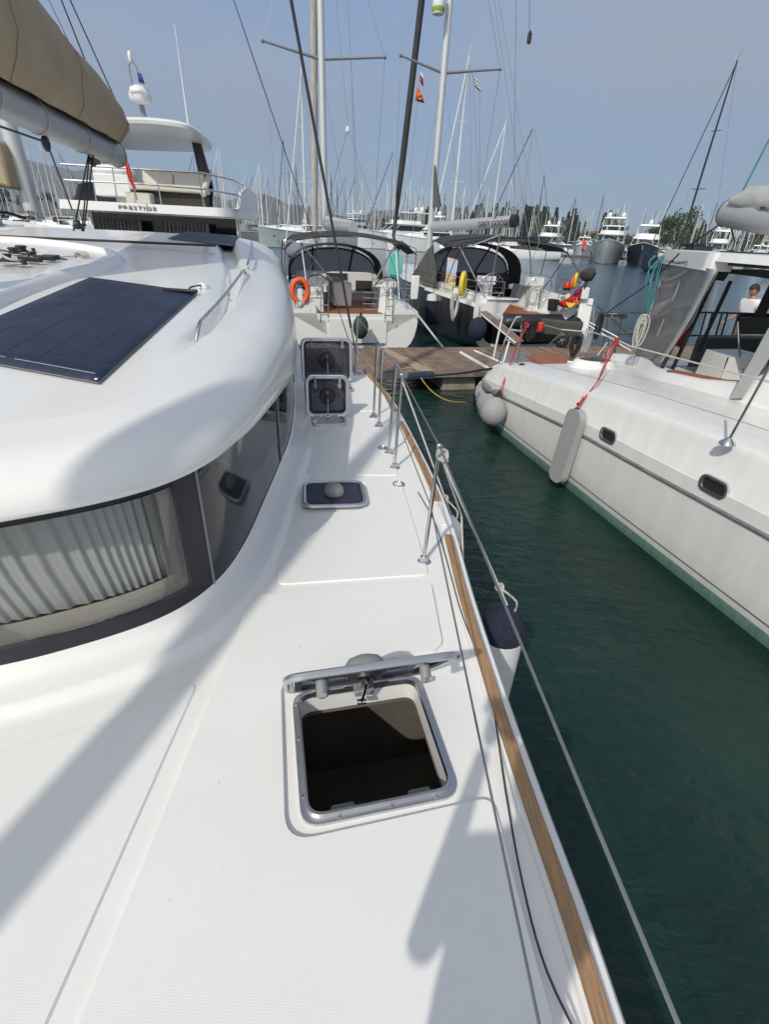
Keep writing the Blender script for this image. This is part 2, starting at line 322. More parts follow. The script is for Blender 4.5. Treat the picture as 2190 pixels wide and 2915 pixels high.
def hills(x0, x1, y, hs, seed, name='hills'):
    rnd = random.Random(seed); n = 70; rows = []
    ph = [(rnd.uniform(.8, 6), rnd.uniform(0, 6.28), rnd.uniform(.03, .14)) for _ in range(7)]
    for k in range(9):
        f = k / 8; row = []
        for i in range(n + 1):
            u = i / n; h = itp(u, [q[0] for q in hs], [q[1] for q in hs]); h *= 1 + sum(a * math.sin(w_ * 6.28 * u + p_) for w_, p_, a in ph)
            row.append((x0 + (x1 - x0) * u, y + 900 * f + 60 * math.sin(9 * u + k), -2 + h * math.sin(f * math.pi * .5) ** .8 * (1 + .05 * math.sin(u * 60 + k * 2))))
        rows.append(row)
    MB().grid(rows).build(name, HILL, smooth=60, kind='structure')
hills(-5200, -400, 3100, [(0, 420), (.3, 470), (.55, 330), (.75, 240), (1, 0)], 3)
hills(-1500, 900, 2600, [(0, 150), (.25, 170), (.5, 95), (.75, 45), (1, 0)], 5)
# quay and land behind the far moorings
MB().box((60, 345, .2), (1300, 60, 1.6)).build('far_quay', mat('quay_concrete', (.30, .29, .27), .9, var=.2, vscale=.3), kind='structure')
MB().grid([[(x, y, 1 + (y - 370) * .012 + 1.2 * math.sin(x * .02)) for x in range(-700, 1500, 50)] for y in (370, 420, 480, 560, 700)]).build('far_shore', HILL, smooth=60, kind='structure')

# ================================================================ OWN CATAMARAN
OC = Vector((-3.6, 3.5, 0)); RD = Vector((.9893, .1461, 0)); AD = Vector((-.1461, .9893, 0))
def loc(u, v, z=0): return OC + RD * u + AD * v + Vector((0, 0, z))
def uv(p): q = Vector((p[0], p[1], 0)) - OC; return q.dot(RD), q.dot(AD)
def mir(p): u, v = uv(p); return loc(-u, v, p[2] if len(p) > 2 else 0)
DZ = 1.5
own = thing('catamaran', 'white catamaran in the foreground with solar panels, curved tinted cabin windows and teak toe rail', 'catamaran', loc(0, 0, 0))
rail_in = cat([loc(2.95, -7.5), loc(3.35, -6.2), loc(3.58, -5.2), loc(3.69, -4.3), (.63, .45, 0), (.61, .69, 0), (.57, 1.01, 0), (.52, 1.47, 0), (.46, 2.18, 0), (.415, 2.99, 0), (.335, 3.70, 0), (.12, 5.0, 0), (-.07, 6.0, 0), (-.40, 7.12, 0)], 10)
rail_in = [Vector((p.x, p.y, 0)) for p in rail_in]
def shift(pts, d):                                    # offset an open line to its outboard side
    o = []
    for i, p in enumerate(pts):
        t = (pts[min(i + 1, len(pts) - 1)] - pts[max(i - 1, 0)]).normalized(); o.append(p + Vector((t.y, -t.x, 0)) * d)
    return o
def zz(pts, z): return [Vector((p.x, p.y, z)) for p in pts]
r_out = shift(rail_in, .065); h_out = shift(rail_in, .11)
# hatch footprints  (centre, rotation, width, length)
HA = ((-.016, 1.245), R(14.0), .59, .575); HB = ((-.395, 3.30), R(9.5), .47, .40); HC = ((-.645, 4.97), R(11), .40, .28); HD = ((-.80, 6.26), R(13), .62, .42)
def hrect(H, g=0, r=.07, n=6):
    c, a, w_, l_ = H; T = Matrix.Translation((c[0], c[1], 0)) @ Matrix.Rotation(a, 4, 'Z'); return [tuple((T @ Vector((p[0], p[1], 0)))[:2]) for p in rrect(w_ + 2 * g, l_ + 2 * g, r, n=n)]
outline = [tuple(p[:2]) for p in rail_in] + [tuple(mir(p)[:2]) for p in reversed(rail_in)]
hol = [hrect(HA, -.022, .065), hrect(HC, -.022, .05), hrect(HD, -.022, .05)]
bow = [tuple(loc(u, v)[:2]) for u, v in ((-1.9, -7.4), (-1.9, -4.6), (1.9, -4.6), (1.9, -7.4))]
dk = MB().prism(outline + bow, DZ - .03, DZ, holes=hol)
deck = dk.build('deck', WHd, own, smooth=0)
def hullside(sgn):
    f = (lambda p: p) if sgn > 0 else mir
    b = MB(); n = len(rail_in)
    rows = [zz(shift(rail_in, -.03), DZ + .001), zz(shift(rail_in, -.026), DZ + .018), zz(shift(rail_in, -.018), DZ + .022), zz(shift(rail_in, .038), DZ + .022), zz(shift(rail_in, .042), DZ + .002), zz(shift(rail_in, .076), DZ), zz(shift(rail_in, .09), DZ - .02), zz(shift(rail_in, .095), DZ - .08), zz(shift(rail_in, .06), .9), zz(shift(rail_in, -.10), .2), zz(shift(rail_in, -.30), -.3)]
    inner = [loc(max(1.85, uv(p)[0] - 1.7 * min(1, max(0.02, (uv(p)[1] + 7.6) / 3))), uv(p)[1]) for p in rail_in]
    rows += [zz(inner, -.3), zz(inner, .7), zz(inner, DZ - .03)]
    b.grid([[f(p) for p in r_] for r_ in rows])
    e0 = [f(r_[0]) for r_ in rows[5:]]; e1 = [f(r_[-1]) for r_ in rows[5:]]; b.flat(e0); b.flat(e1)
    return b.build('hull', WH, own, smooth=30)
hullside(1); hullside(-1)
MB().box(loc(0, 1.5, 1.0), (3.9, 9, .55), R(8.4)).build('bridgedeck', WH, own, smooth=0)
# stern steps of both hulls and the cockpit sides
for s_ in (-1, 1):
    for v0, v1, z_ in ((3.62, 4.5, 1.12), (4.5, 5.4, .78), (5.4, 7.3, .45)):
        w0 = 3.62 - .06 * (v0 - 3.6); st_ = MB(); st_.prism(rpoly([tuple(loc(s_ * 1.9, v0)[:2]), tuple(loc(s_ * w0, v0)[:2]), tuple(loc(s_ * (w0 - .05), v1)[:2]), tuple(loc(s_ * 1.9, v1)[:2])], .04), -.2, z_); st_.build('stern_step', WH, own, bevel=.02)
# teak toe rail in lengths
def railpart(y0, y1):
    P = [p for p in resamp(rail_in, 400) if y0 <= p.y <= y1]; b = MB()
    o1 = shift(P, -.014); o2 = shift(P, .034)
    b.grid([zz(o1, DZ + .022), zz(o1, DZ + .046), zz(shift(P, -.009), DZ + .052), zz(shift(P, .029), DZ + .052), zz(o2, DZ + .046), zz(o2, DZ + .022)], cv=True)
    e = lambda k: [zz([q[k]], z)[0] for q, z in ((o1, DZ + .022), (o1, DZ + .046), (shift(P, -.009), DZ + .052), (shift(P, .029), DZ + .052), (o2, DZ + .046), (o2, DZ + .022))]
    b.flat(e(0)); b.flat(e(-1)); b.build('toe_rail', TEAK, own, smooth=30)
for a, b_ in ((-3.2, 2.78), (3.28, 5.0), (5.35, 7.1)): railpart(a, b_)
# raised non-skid panels
o1 = [(-.72, -2.2), (.56, -2.2), (.535, .3), (.495, .62), (.455, 1.042), (.10, .948), (-.272, .852), (-.418, 1.48), (-.35, 1.56), (.285, 1.74), (.33, 1.80), (.30, 2.29), (-.68, 2.10), (-.72, 2.02)]
rs = [.02, .02, .1, .1, .07, 0, .09, .03, .02, .02, .02, .05, .05, .05]
nsm = MB(); nsm.prism(rpoly(o1, rs), DZ + .001, DZ + .021, inset=.006).build('nonskid_panel', NS, own, smooth=0)
hb = hrect(HB, .035, .08)
nsm = MB(); nsm.prism(rpoly([(-.60, 2.20), (.295, 2.37), (.13, 3.64), (-.86, 3.50), (-.72, 2.9), (-.66, 2.45)], .06), DZ + .001, DZ + .010, inset=.008, holes=[list(hb)]).build('nonskid_panel', NS, own, smooth=0)
nsm = MB(); nsm.prism(rpoly([(-.86, 3.64), (.11, 3.74), (-.04, 4.72), (-.32, 4.72), (-.88, 4.64)], .05), DZ + .001, DZ + .009, inset=.008).build('nonskid_panel', NS, own, smooth=0)
nsm = MB(); nsm.prism(rpoly([(-1.02, 5.24), (-.13, 5.42), (-.30, 5.98), (-1.1, 5.86)], .05), DZ + .001, DZ + .009, inset=.008).build('nonskid_panel', NS, own, smooth=0)
lf = rpoly([(-.80, -2.2), (-.80, 1.50), (-1.1, 1.28), (-1.7, 1.0), (-3.2, .75), (-3.2, -1.0), (-2.6, -2.2)], .06)
nsm = MB(); nsm.prism(lf, DZ + .001, DZ + .007, inset=.006).build('nonskid_panel', NS, own, smooth=0)
# ---- cabin side, windows and coving
half = [loc(0, -2.42), (-2.42, 1.20, 0), (-1.72, 1.385, 0), (-1.32, 1.575, 0), (-1.03, 1.80, 0), (-.885, 2.08, 0), (-.84, 2.45, 0), (-.85, 2.95, 0), (-.872, 3.6, 0), (-.91, 4.24, 0), (-1.05, 5.17, 0), (-1.27, 6.3, 0), (-1.57, 7.5, 0), (-2.02, 9.3, 0)]
half = [Vector(p) for p in half]
plan = resamp(cat([mir(p) for p in reversed(half[1:])] + half, 8), 1281)
NP = len(plan)
def nrm(i):
    t = (plan[min(i + 1, NP - 1)] - plan[max(i - 1, 0)]).normalized(); return Vector((-t.y, t.x, 0))   # points inboard
NRM = [nrm(i) for i in range(NP)]
if NRM[NP // 2].dot(AD) < 0: NRM = [-n for n in NRM]
def eave(i): v = uv(plan[i])[1]; return itp(v, [-2.4, -1.6, -.6, 0.6, 3, 6], [2.33, 2.33, 2.24, 2.17, 2.16, 2.22])
def zr(p):
    u, v = uv(p); k = itp(v, [-2.4, -1, 2, 6], [.03, .04, .04, .045]); return 2.578 + .073 * (v + 1.45) + k * (1 - (u / 2.3) ** 2)
def off(i, d, z): p = plan[i] + NRM[i] * d; return Vector((p.x, p.y, z))
cov = [(.0, 1.625), (-.012, 1.60), (-.03, 1.575), (-.07, 1.555), (-.14, 1.545), (-.165, 1.54), (-.185, 1.515), (-.21, 1.503), (-.24, 1.5)]
MB().grid([[off(i, d, z) for i in range(NP)] for d, z in cov]).build('cabin_coving', WH, own, smooth=60)
def t_at(px, z):                                      # station on the starboard half seen at photo column px
    best = min(range(NP // 2, NP), key=lambda i: abs(proj((plan[i].x, plan[i].y, z))[0] - px) + (0 if plan[i].y < 3 else 1e3)); return best
iB = t_at(548, 1.72); iA = iB - 150; iS = t_at(608, 1.66); print('window stations', iA, iB, iS)
z0, zb, zt = 1.625, 1.722, 2.275
def band(i0, i1, za, zc, d=0.0): return [[off(i, d, za) if k == 0 else off(i, d, zc) for i in range(i0, i1 + 1)] for k in (0, 1)]
b = MB()
jB, jA = NP - 1 - iB, NP - 1 - iA
def wallrow(i0, i1, za, zc):
    b.grid([[off(i, 0, za if za else eave(i)) for i in range(i0, i1 + 1)], [off(i, 0, zc if zc else eave(i) + .03) for i in range(i0, i1 + 1)]])
wallrow(jB - 12, iS, z0, zb)
for q0, q1 in ((jB - 12, jB), (jA, iA), (iB, iS)): wallrow(q0, q1, zb, zt)
wallrow(jB - 12, iS, zt, None)
b.build('window_surround', DGB, own, smooth=60)
seams = [iS, t_at(0, 0)] 
iS2 = min(range(NP // 2, NP), key=lambda i: abs(plan[i].y - 3.66)); iS3 = min(range(NP // 2, NP), key=lambda i: abs(plan[i].y - 6.0)); iS4 = min(range(NP // 2, NP), key=lambda i: abs(plan[i].y - 7.4))
for a_, c_ in ((iS, iS2), (iS2, iS3), (iS3, iS4)):
    g = MB(); g.grid([[off(i, .004, z0) for i in range(a_, c_)], [off(i, .004, 2.0) for i in range(a_, c_)], [off(i, .004, eave(i) + .03) for i in range(a_, c_)]]); g.build('side_window', DGL, own, smooth=60)
    g = MB(); g.tube([off(a_, -.002, z0), off(a_, -.002, 2.0), off(a_, -.002, eave(a_) + .03)], .007, 6); g.build('window_seal', GRY, own)
g = MB(); g.grid([[off(i, .02, z0) for i in range(iS3, NP)], [off(i, .02, .5) for i in range(iS3, NP)]]); g.build('cockpit_side', WH, own, smooth=60)
g = MB(); g.grid([[off(i, 0, z0) for i in range(iS4, NP)], [off(i, 0, eave(i) + .03) for i in range(iS4, NP)]]); g.build('cabin_side', WH, own, smooth=60)
g = MB(); g.grid([[off(i, 0, z0) for i in range(0, jB - 11)], [off(i, 0, eave(i) + .03) for i in range(0, jB - 11)]]); g.build('side_window', DGL, own, smooth=60)
for q0, q1 in ((iA, iB), (jB, jA)):
    g = MB(); g.grid([[off(i, -.003, z) for i in range(q0, q1 + 1)] for z in (zb - .012, zt + .012)]); pane = g.build('front_window', CLEARG, own, smooth=60)
    g = MB()                                          # cream inner frame: sill, head and jambs with depth
    def fr(a_, c_, za, zc): g.grid([[off(i, .02, za) for i in range(a_, c_ + 1)], [off(i, .02, zc) for i in range(a_, c_ + 1)], [off(i, .075, zc) for i in range(a_, c_ + 1)], [off(i, .075, za) for i in range(a_, c_ + 1)]], cv=True)
    fr(q0, q1, zb - .01, zb + .055); fr(q1 - 5, q1, zb + .055, zt + .02); fr(q0, q0 + 5, zb + .055, zt + .02); g.build('inner_frame', CREAM, own, smooth=30)
    g = MB(); rows = []                               # pleated curtain
    c0, c1 = ((q0 + 40, q1 + 4) if q0 == iA else (q0 - 4, q1 - 40))
    n = 420
    for z, lean in ((zb + .03, 0), (1.95, .5), (2.30, 1.0)):
        row = []
        for k in range(n + 1):
            f = k / n; ph = 2 * math.pi * (30 * f + 1.2 * math.sin(7 * f) + .4 * math.sin(23 * f)); i = c0 + (c1 - c0) * f - 14 * lean * (1 - f); ii = int(i); fr_ = i - ii; P = off(ii, 0, z).lerp(off(min(ii + 1, NP - 1), 0, z), fr_); N = NRM[ii]
            row.append(P + N * (.125 + .0065 * (math.sin(ph) + .35 * math.sin(2 * ph)) * (1.0 - .2 * lean)))
        rows.append(row)
    g.grid(rows).build('curtain', CURT, own, smooth=80)
# saloon interior seen through the glass
g = MB(); ins = [off(i, .32, 0) for i in range(0, NP, 12)]; g.prism([tuple(p[:2]) for p in ins], 1.30, 1.34); g.grid([[p + Vector((0, 0, 1.34)) for p in ins], [p + Vector((0, 0, 1.70)) for p in ins]]); g.build('saloon_interior', mat('saloon_trim', (.16, .13, .10), .6, var=.2), own, smooth=0)
# ---- coachroof
iE = NP
rows = []
fr_ = [(.08, -.05), (.0, -.062), (.05, -.078), (.16, -.082), (.34, -.072), (.52, -.048), (.68, -.01), (.81, .045), (.90, .105), (.965, .18), (1, .27)]
def Stop(i): return zr(plan[i] + NRM[i] * itp(uv(plan[i])[1], [-2.4, 0, 5], [.27, .30, .50])) - .012
def tum(i): return itp(uv(plan[i])[1], [-2.4, .5, 5.5], [1, 1.1, 2.0])
first = [off(i, .10, eave(i) + .03) for i in range(NP)]; rows.append(first)
for f, d in fr_:
    rows.append([off(i, d * (tum(i) if d > 0 else itp(uv(plan[i])[1], [-1, 1.2, 5], [1, .75, .2])), eave(i) + (Stop(i) - eave(i)) * f) for i in range(NP)])
def chan(i): v = uv(plan[i])[1]; s_ = min(max((v + 1.0) / .9, 0), 1); e_ = min(max((5.4 - v) / .5, 0), 1); return s_ * s_ * (3 - 2 * s_) * e_
for d, k in ((.34, 0), (.37, -.3), (.395, -1), (.46, -1), (.485, -.25), (.51, 0)):
    rw_ = []
    for i in range(NP):
        dd = d * tum(i) if tum(i) > 1 else d; p = plan[i] + NRM[i] * dd; rw_.append(Vector((p.x, p.y, zr(p) + .085 * k * chan(i) + (.018 * chan(i) if d < .38 else 0))))
    rows.append(rw_)
base = rows[-1]
for f in (.12, .3, .5, .7, .86, 1):
    rw_ = []
    for i in range(NP):
        v = uv(base[i])[1]; sp = loc(0, min(max(v, -1.2), 5.9)); p = Vector((base[i].x, base[i].y, 0)).lerp(sp, f); rw_.append(Vector((p.x, p.y, zr(p))))
    rows.append(rw_)
roof = MB().grid(rows); roof.build('coachroof', WH, own, smooth=50)
MB().prism([tuple(p[:2]) for p in [off(i, .09, 0) for i in range(0, NP, 9)]], 2.235, 2.25).build('cabin_ceiling', WH, own, smooth=0)
# ---- solar panels lying on the roof
def onroof(px, py, dz=0):
    z = 2.7
    for _ in range(60): p = Z(px, py, z); z = .82 * z + .18 * min(max(zr(p) + dz, 2.4), 3.22)
    return Z(px, py, z)
def solar(q, nm='solar_panel', cells=(4, 9)):
    a, b_, c, d = [Vector((p[0], p[1], 0)) for p in q]; m = 13; rows = []
    bd = MB()
    for i in range(m):
        rows.append([])
        for j in range(m):
            f, g_ = i / (m - 1), j / (m - 1); p = a.lerp(b_, f).lerp(d.lerp(c, f), g_); rows[-1].append(Vector((p.x, p.y, zr(p) + .014)))
    bd.grid(rows); o = bd.build(nm, SOL, own, smooth=60, solid=.008)
    cell = mat('cell_gap', (.030, .042, .075), .45)
    ln = MB()                                         # silver bus bar lines and a pale border cord
    def at(f, g_, h=.0195): p = a.lerp(b_, f).lerp(d.lerp(c, f), g_); return Vector((p.x, p.y, zr(p) + h))
    for e in ([at(f / 12, 0, .012) for f in range(13)], [at(f / 12, 1, .012) for f in range(13)], [at(0, f / 12, .012) for f in range(13)], [at(1, f / 12, .012) for f in range(13)]): ln.tube(e, .003, 5)
    ln.build('panel_edging', GRY, own and o)
    for k in range(1, 10): bb = MB(); bb.tube([at(k / 10, j / 8, .0183) for j in range(9)], .0014, 4); bb.build('cell_line', cell, o)
    for k in range(1, 5): bb = MB(); bb.tube([at(j / 8, k / 5, .0183) for j in range(9)], .0014, 4); bb.build('cell_line', cell, o)
    for e_ in ([at(.04, .05 + .45 * k / 8) for k in range(9)], [at(.04, .55 + .4 * k / 8) for k in range(9)], [at(.965, .02 + .2 * k / 8) for k in range(9)]): bb = MB(); bb.tube(e_, .0022, 4); bb.build('busbar', ALU, o)
    eyes = MB()
    for f, g_ in ((.015, .02), (.015, .98), (.985, .02), (.985, .98)): eyes = MB(); eyes.lathe(at(f, g_, .016), [(.0, .006), (.010, .005), (.013, 0)], 10); eyes.build('eyelet', STEEL, o); return o, at
p1 = [onroof(280, 1097), onroof(562, 838), onroof(257, 795)]; nl = p1[0] + (p1[2] - p1[1]) * 1.0
pa, at1 = solar([p1[0], p1[1], p1[2], nl])
q2 = [onroof(663, 703), onroof(679, 676), onroof(534, 662), onroof(478, 681)]; print('panel 2', [tuple(round(x, 2) for x in p) for p in q2])
solar(q2)
bx = MB(); c_ = at1(.965, .13, .03); bx.box(c_, (.30, .05, .022), R(-8)); bx.build('junction_box', BLK, pa, bevel=.006)
g = MB(); c_ = onroof(566, 822, .0); g.lathe(c_ + Vector((.02, .05, 0)), [(.055, 0), (.055, .012), (.045, .035), (.02, .05), (0, .052)], 18); gl = g.build('cable_gland', WH, own)
g = MB(); g.tube(cat([c_ + Vector((.02, .02, .03)), c_ + Vector((.01, -.03, .03)), c_ + Vector((-.05, -.07, .015)), at1(.97, .06, .02)], 6), .008, 6); g.build('power_cable', BLK, gl)
# ---- handrails on the roof edge
def shoulder(px, py, h=0): return onroof(px, py, h)
def handrail(feet, bar):
    m = MB(); m.tube(cat([shoulder(*bar[0], -.02)] + [shoulder(x, y, .07) for x, y in bar[1:-1]] + [shoulder(*bar[-1], .0)], 5), .0125, 10)
    o = m.build('handrail', STEEL, own)
    for x, y in feet: m = MB(); f = shoulder(x, y, -.01); m.cyl(f, f + Vector((0, 0, .075)), .008, 8); m.lathe(f, [(.022, 0), (.02, .012), (0, .014)], 10); m.build('handrail_foot', STEEL, o)
handrail([(653, 858), (697, 790)], [(558, 972), (568, 922), (585, 900), (640, 840), (692, 772), (699, 778)])
handrail([(719, 735), (716, 700)], [(704, 768), (706, 748), (714, 715), (718, 694), (719, 700)])
# ---- low tray on the roof with control lines and blocks
def tray():
    ed = [(-60, 905), (60, 850), (200, 800), (300, 775), (352, 752), (345, 735), (300, 722), (160, 700), (0, 688), (-200, 685)]
    inn = [(-60, 800), (60, 768), (200, 755), (262, 742), (280, 735), (262, 728), (150, 712), (0, 700), (-200, 697), (-200, 790)]
    E = [onroof(*p) for p in cat([(x, y, 0) for x, y in ed], 6) for p in [(p.x, p.y)]]
    C_ = sum(E, Vector()) / len(E); rows = []
    for f, h in ((1.0, 0), (.985, .02), (.95, .055), (.91, .075), (.88, .08), (.86, .07), (.84, .03), (.82, .02), (.5, .02), (.1, .02)):
        rows.append([Vector((C_.x + (p.x - C_.x) * f, C_.y + (p.y - C_.y) * f, zr(C_.lerp(p, f)) + h)) for p in E])
    MB().grid(rows).build('line_tray', WH, own, smooth=60)
tray()
def blocks():
    q = lambda x, y, h: onroof(x, y, h)
    m = MB(); m.tube(cat([q(-40, 700, .12), q(20, 735, .08), q(60, 742, .06)], 6), .011, 7); m.tube(cat([q(85, 731, .05), q(160, 732, .04), q(225, 728, .04)], 6), .008, 7); m.tube(cat([q(-30, 748, .05), q(60, 750, .05)], 4), .008, 7)
    for k in range(4): c = q(222 + 6 * k, 728, .045); m.tube([c + Vector((.045 * math.cos(t * .7), .01 * math.sin(t * .35), .035 * math.sin(t * .7))) for t in range(10)], .011, 6)
    m.build('control_line', RW, own)
    for x, y, r_, h_ in ((40, 722, .055, .05), (62, 716, .06, .05), (92, 735, .05, .05), (20, 738, .05, .04), (96, 718, .022, .03)): m = MB(); m.lathe(q(x, y, .02), [(r_ * .9, 0), (r_, .01), (r_ * .7, h_ * .5), (r_, h_), (r_ * .8, h_ + .01), (0, h_ + .012)], 14); m.build('deck_block', BLK, own, bevel=.004)
    for x, y, l_ in ((30, 745, .28), (85, 738, .22), (125, 734, .2), (145, 732, .16)): m = MB(); m.box(q(x, y, .045), (l_, .05, .045), R(2)); m.build('line_clutch', BLK, own, bevel=.006)
blocks()
# ---- hatches
def hatch(H, ang, vent='grey', label=None, tall=.03, name='deck_hatch', lidlen=None, inner=True, lw=None):
    (cx_, cy_), rot, w_, l_ = H; ll = lidlen or l_
    T = Matrix.Translation((cx_, cy_, DZ)) @ Matrix.Rotation(rot, 4, 'Z')
    m = MB(); m.prism(rrect(w_, l_, .075), 0.0005, .012, holes=[rrect(w_ - .062, l_ - .062, .06)], inset=.002, M=T); m.prism(rrect(w_ - .040, l_ - .040, .065), .012, tall, holes=[rrect(w_ - .070, l_ - .070, .055)], inset=.003, M=T)
    fr_ = m.build(name, ALU, own, smooth=40, label=label)
    m = MB()
    for a_ in range(8):
        x, y = [(-.46, -.3), (-.46, .1), (-.46, .38), (.46, -.3), (.46, .12), (-.26, -.46), (.05, -.46), (.33, -.46)][a_]; m = MB(); m.lathe(T @ Vector((x * (w_ - .0) * 1.03, y * l_ * 1.03, .012)), [(.007, 0), (.007, .002), (.003, .0025), (0, .001)], 10); m.build('screw', STEEL, fr_)
    if ang > .05 or H is HA:
        m = MB(); hole = rrect(w_ - .066, l_ - .066, .056); rows = [[T @ Vector((p[0], p[1], z)) for p in hole] for z in (.0, -.05, -.09)]
        m.grid(rows, cu=True); m.build('hatch_liner', WH, fr_, smooth=30)
        m = MB(); m.box(T @ Vector((0, 0, -.56)), (w_ + .5, l_ + .5, .9), rot); vs_ = m.v; m.f = [f for f in m.f if f != (4, 5, 6, 7)]; m.m = m.m[:len(m.f)]
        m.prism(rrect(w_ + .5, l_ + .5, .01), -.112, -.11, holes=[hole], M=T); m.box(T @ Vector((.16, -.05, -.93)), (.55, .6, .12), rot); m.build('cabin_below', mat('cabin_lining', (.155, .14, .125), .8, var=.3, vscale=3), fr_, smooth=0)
    # lid in its own frame: hinge along the aft edge
    Hg = T @ Matrix.Translation((0, l_ / 2 - .02, tall + .006)) @ Matrix.Rotation(-ang, 4, 'X') @ Matrix.Translation((0, -ll / 2 + .01, 0))
    lw = lw or w_
    m = MB(); m.prism(rrect(lw - .01, ll - .01, .08, n=8), 0, .020, holes=[rrect(lw - .06, ll - .06, .06, n=8)], inset=.006, M=Hg); m.tube([Hg @ Vector((p[0], p[1], .011)) for p in (lambda r_: r_ + r_[:2])(rrect(lw - .012, ll - .012, .08, n=8))], .0145, 8); lid = m.build('hatch_lid', ALU, fr_, smooth=40)
    m = MB(); m.prism(rrect(lw - .07, ll - .07, .055), .012, .022, M=Hg); m.build('lid_glass', SMOKE, fr_, smooth=0)
    m = MB(); m.prism(rrect(lw - .065, ll - .065, .058), .002, .010, holes=[rrect(lw - .12, ll - .12, .045)], M=Hg); m.build('lid_seal', SEAL, fr_, smooth=0)
    q = lambda x, y, z: Hg @ Vector((x, y, z)); ax = (Hg.to_3x3() @ Vector((0, 0, 1)))
    if vent:
        m = MB(); R_ = (.075 if vent == 'grey' else .098) * min(1, w_ / .5)
        m.lathe(q(0, 0, .022), [(R_ * 1.15, 0), (R_ * 1.15, .012), (R_ * 1.05, .034), (R_ * .8, .056), (R_ * .3, .066), (0, .066)], 28, ax=ax)
        for k in range(10): a_ = k * .6283; m.box(q(math.cos(a_) * R_ * .97, math.sin(a_) * R_ * .97, .03), (.012, .02, .022), M=Hg.to_3x3() @ Matrix.Rotation(a_, 3, 'Z'))
        m.build('vent_dome', GRY if vent == 'grey' else BLK, fr_, smooth=40)
        if inner: m = MB(); m.lathe(q(0, 0, .012), [(R_ * .95, 0), (R_ * .95, -.012), (R_ * .6, -.014), (R_ * .35, -.02), (R_ * .3, -.03), (0, -.032)], 28, ax=ax); m.lathe(q(0, 0, -.018), [(.018, 0), (.018, -.008), (0, -.01)], 14, ax=ax); m.build('vent_ring', BLK, fr_, smooth=40)
    if inner and ang > .05:
        m = MB()
        for sx_ in (-1, 1):
            m = MB(); c = (sx_ * w_ * .32, -ll / 2 + .10, .0)
            m.cyl(q(*c), q(c[0], c[1], -.06), .020, 12); m.box(q(c[0] + .0, c[1] - .03, -.055), (.022, .11, .016), M=Hg.to_3x3()); m.build('lid_handle', GRY, fr_, bevel=.004)
        m = MB()
        a0 = q(.0, -ll * .12, .0); a1 = T @ Vector((.0, l_ * .30, .03)); m.tube([a0, a0.lerp(a1, .5) + Vector((0, -.0, .0)), a1], .007, 8); m.cyl(a1 - RD * .02, a1 + RD * .02, .012); m.build('stay_arm', STEEL, fr_)
    m = MB()
    for sx_ in (-.28, -.05, .17): m = MB(); m.box(T @ Vector((sx_ * w_, l_ / 2 - .022, tall + .006)), (.075, .022, .012), rot); m.build('hinge', STEEL, fr_, bevel=.003)
    return fr_, T, Hg
hA, TA, HgA = hatch(HA, R(53.5), 'grey', 'open hatch nearest the camera, lid tilted up', lidlen=.60, lw=.625)
m = MB(); m.box(TA @ Vector((.02, HA[3] / 2 - .05, .03)), (.085, .05, .035), HA[1]); m.box(HgA @ Vector((.02, HA[3] * .36, -.01)), (.04, .06, .03), M=HgA.to_3x3()); m.tube([TA @ Vector((.02, HA[3] / 2 - .05, .04)), HgA @ Vector((.02, HA[3] * .3, -.02))], .014, 8); m.build('lock_block', GRY, hA, bevel=.005)
for x in (-.14, .15): m = MB(); m.prism(rpoly([(x - .05, -.24), (x + .05, -.24), (x + .04, -.212), (x - .04, -.212)], .005), -.03, -.022, M=TA); m.build('flyscreen_tab', VINYL, hA, smooth=0)
hatch(HB, 0.0, 'grey', 'closed hatch with grey vent dome', tall=.022)
hatch(HC, R(97), 'black', 'small hatch with lid standing upright', lidlen=.43, lw=.46)
hatch(HD, R(98), 'black', 'large aft hatch with lid standing upright', lidlen=.55, lw=.655)
# ---- deck fittings
def cap(px, py, r_=.028):
    c = Z(px, py, DZ + .008); m = MB(); m.lathe(c, [(r_ * 1.25, 0), (r_ * 1.2, .004), (r_ * .9, .005), (r_ * .85, .002), (r_ * .3, .002), (r_ * .25, .005), (0, .005)], 22); m.build('deck_filler_cap', STEEL, own)
for x, y, r_ in ((1135, 1378, .042), (1090, 1275, .04), (855, 1322, .026), (27, 1994, .028)): cap(x, y, r_)
def stanchion(b0, lean=(.012, 0), h=.78, ring=True, brace=False):
    m = MB(); b1 = b0 + Vector((lean[0], lean[1], h)); m.lathe(b0, [(.05, 0), (.048, .006), (.028, .016), (.022, .045), (.0, .046)], 18, sy=.8); m.tube([b0 + Vector((0, 0, .02)), b1], .0125, 12); m.ball(b1 + Vector((0, 0, .012)), .017, 12, (1.1, .8, 1.0))
    mid = b0.lerp(b1, .52); m.tube([mid + Vector((.0, -.014, 0)), mid + Vector((0, .014, 0))], .006, 8)
    m.build('stanchion', STEEL, own); return b1 + Vector((0, 0, .012)), mid
S1t, S1m = stanchion(Vector((.262, 2.51, DZ)), (.022, 0), .775)
S2t, S2m = stanchion(Vector((.07, 3.90, DZ)), (.012, 0), .80); S3t, S3m = stanchion(Vector((.012, 4.22, DZ)), (.02, .0), .79)
S4t, S4m = stanchion(Vector((-.105, 4.94, DZ)), (0, 0), .79); S5t, S5m = stanchion(Vector((-.175, 5.22, DZ)), (.012, 0), .775)
for p, q in ((S2t, S3t), (S4t, S5t)):
    m = MB(); m.tube(cat([p, p.lerp(q, .2) + Vector((0, 0, .02)), p.lerp(q, .8) + Vector((0, 0, .02)), q], 4), .012, 10); m.build('gate_hoop', STEEL, own)
S0t = Vector((.56, .30, 2.12)) + (Vector((.56, .30, 2.12)) - S1t) * .35; S0m = Vector((.50, -.45, 1.84))
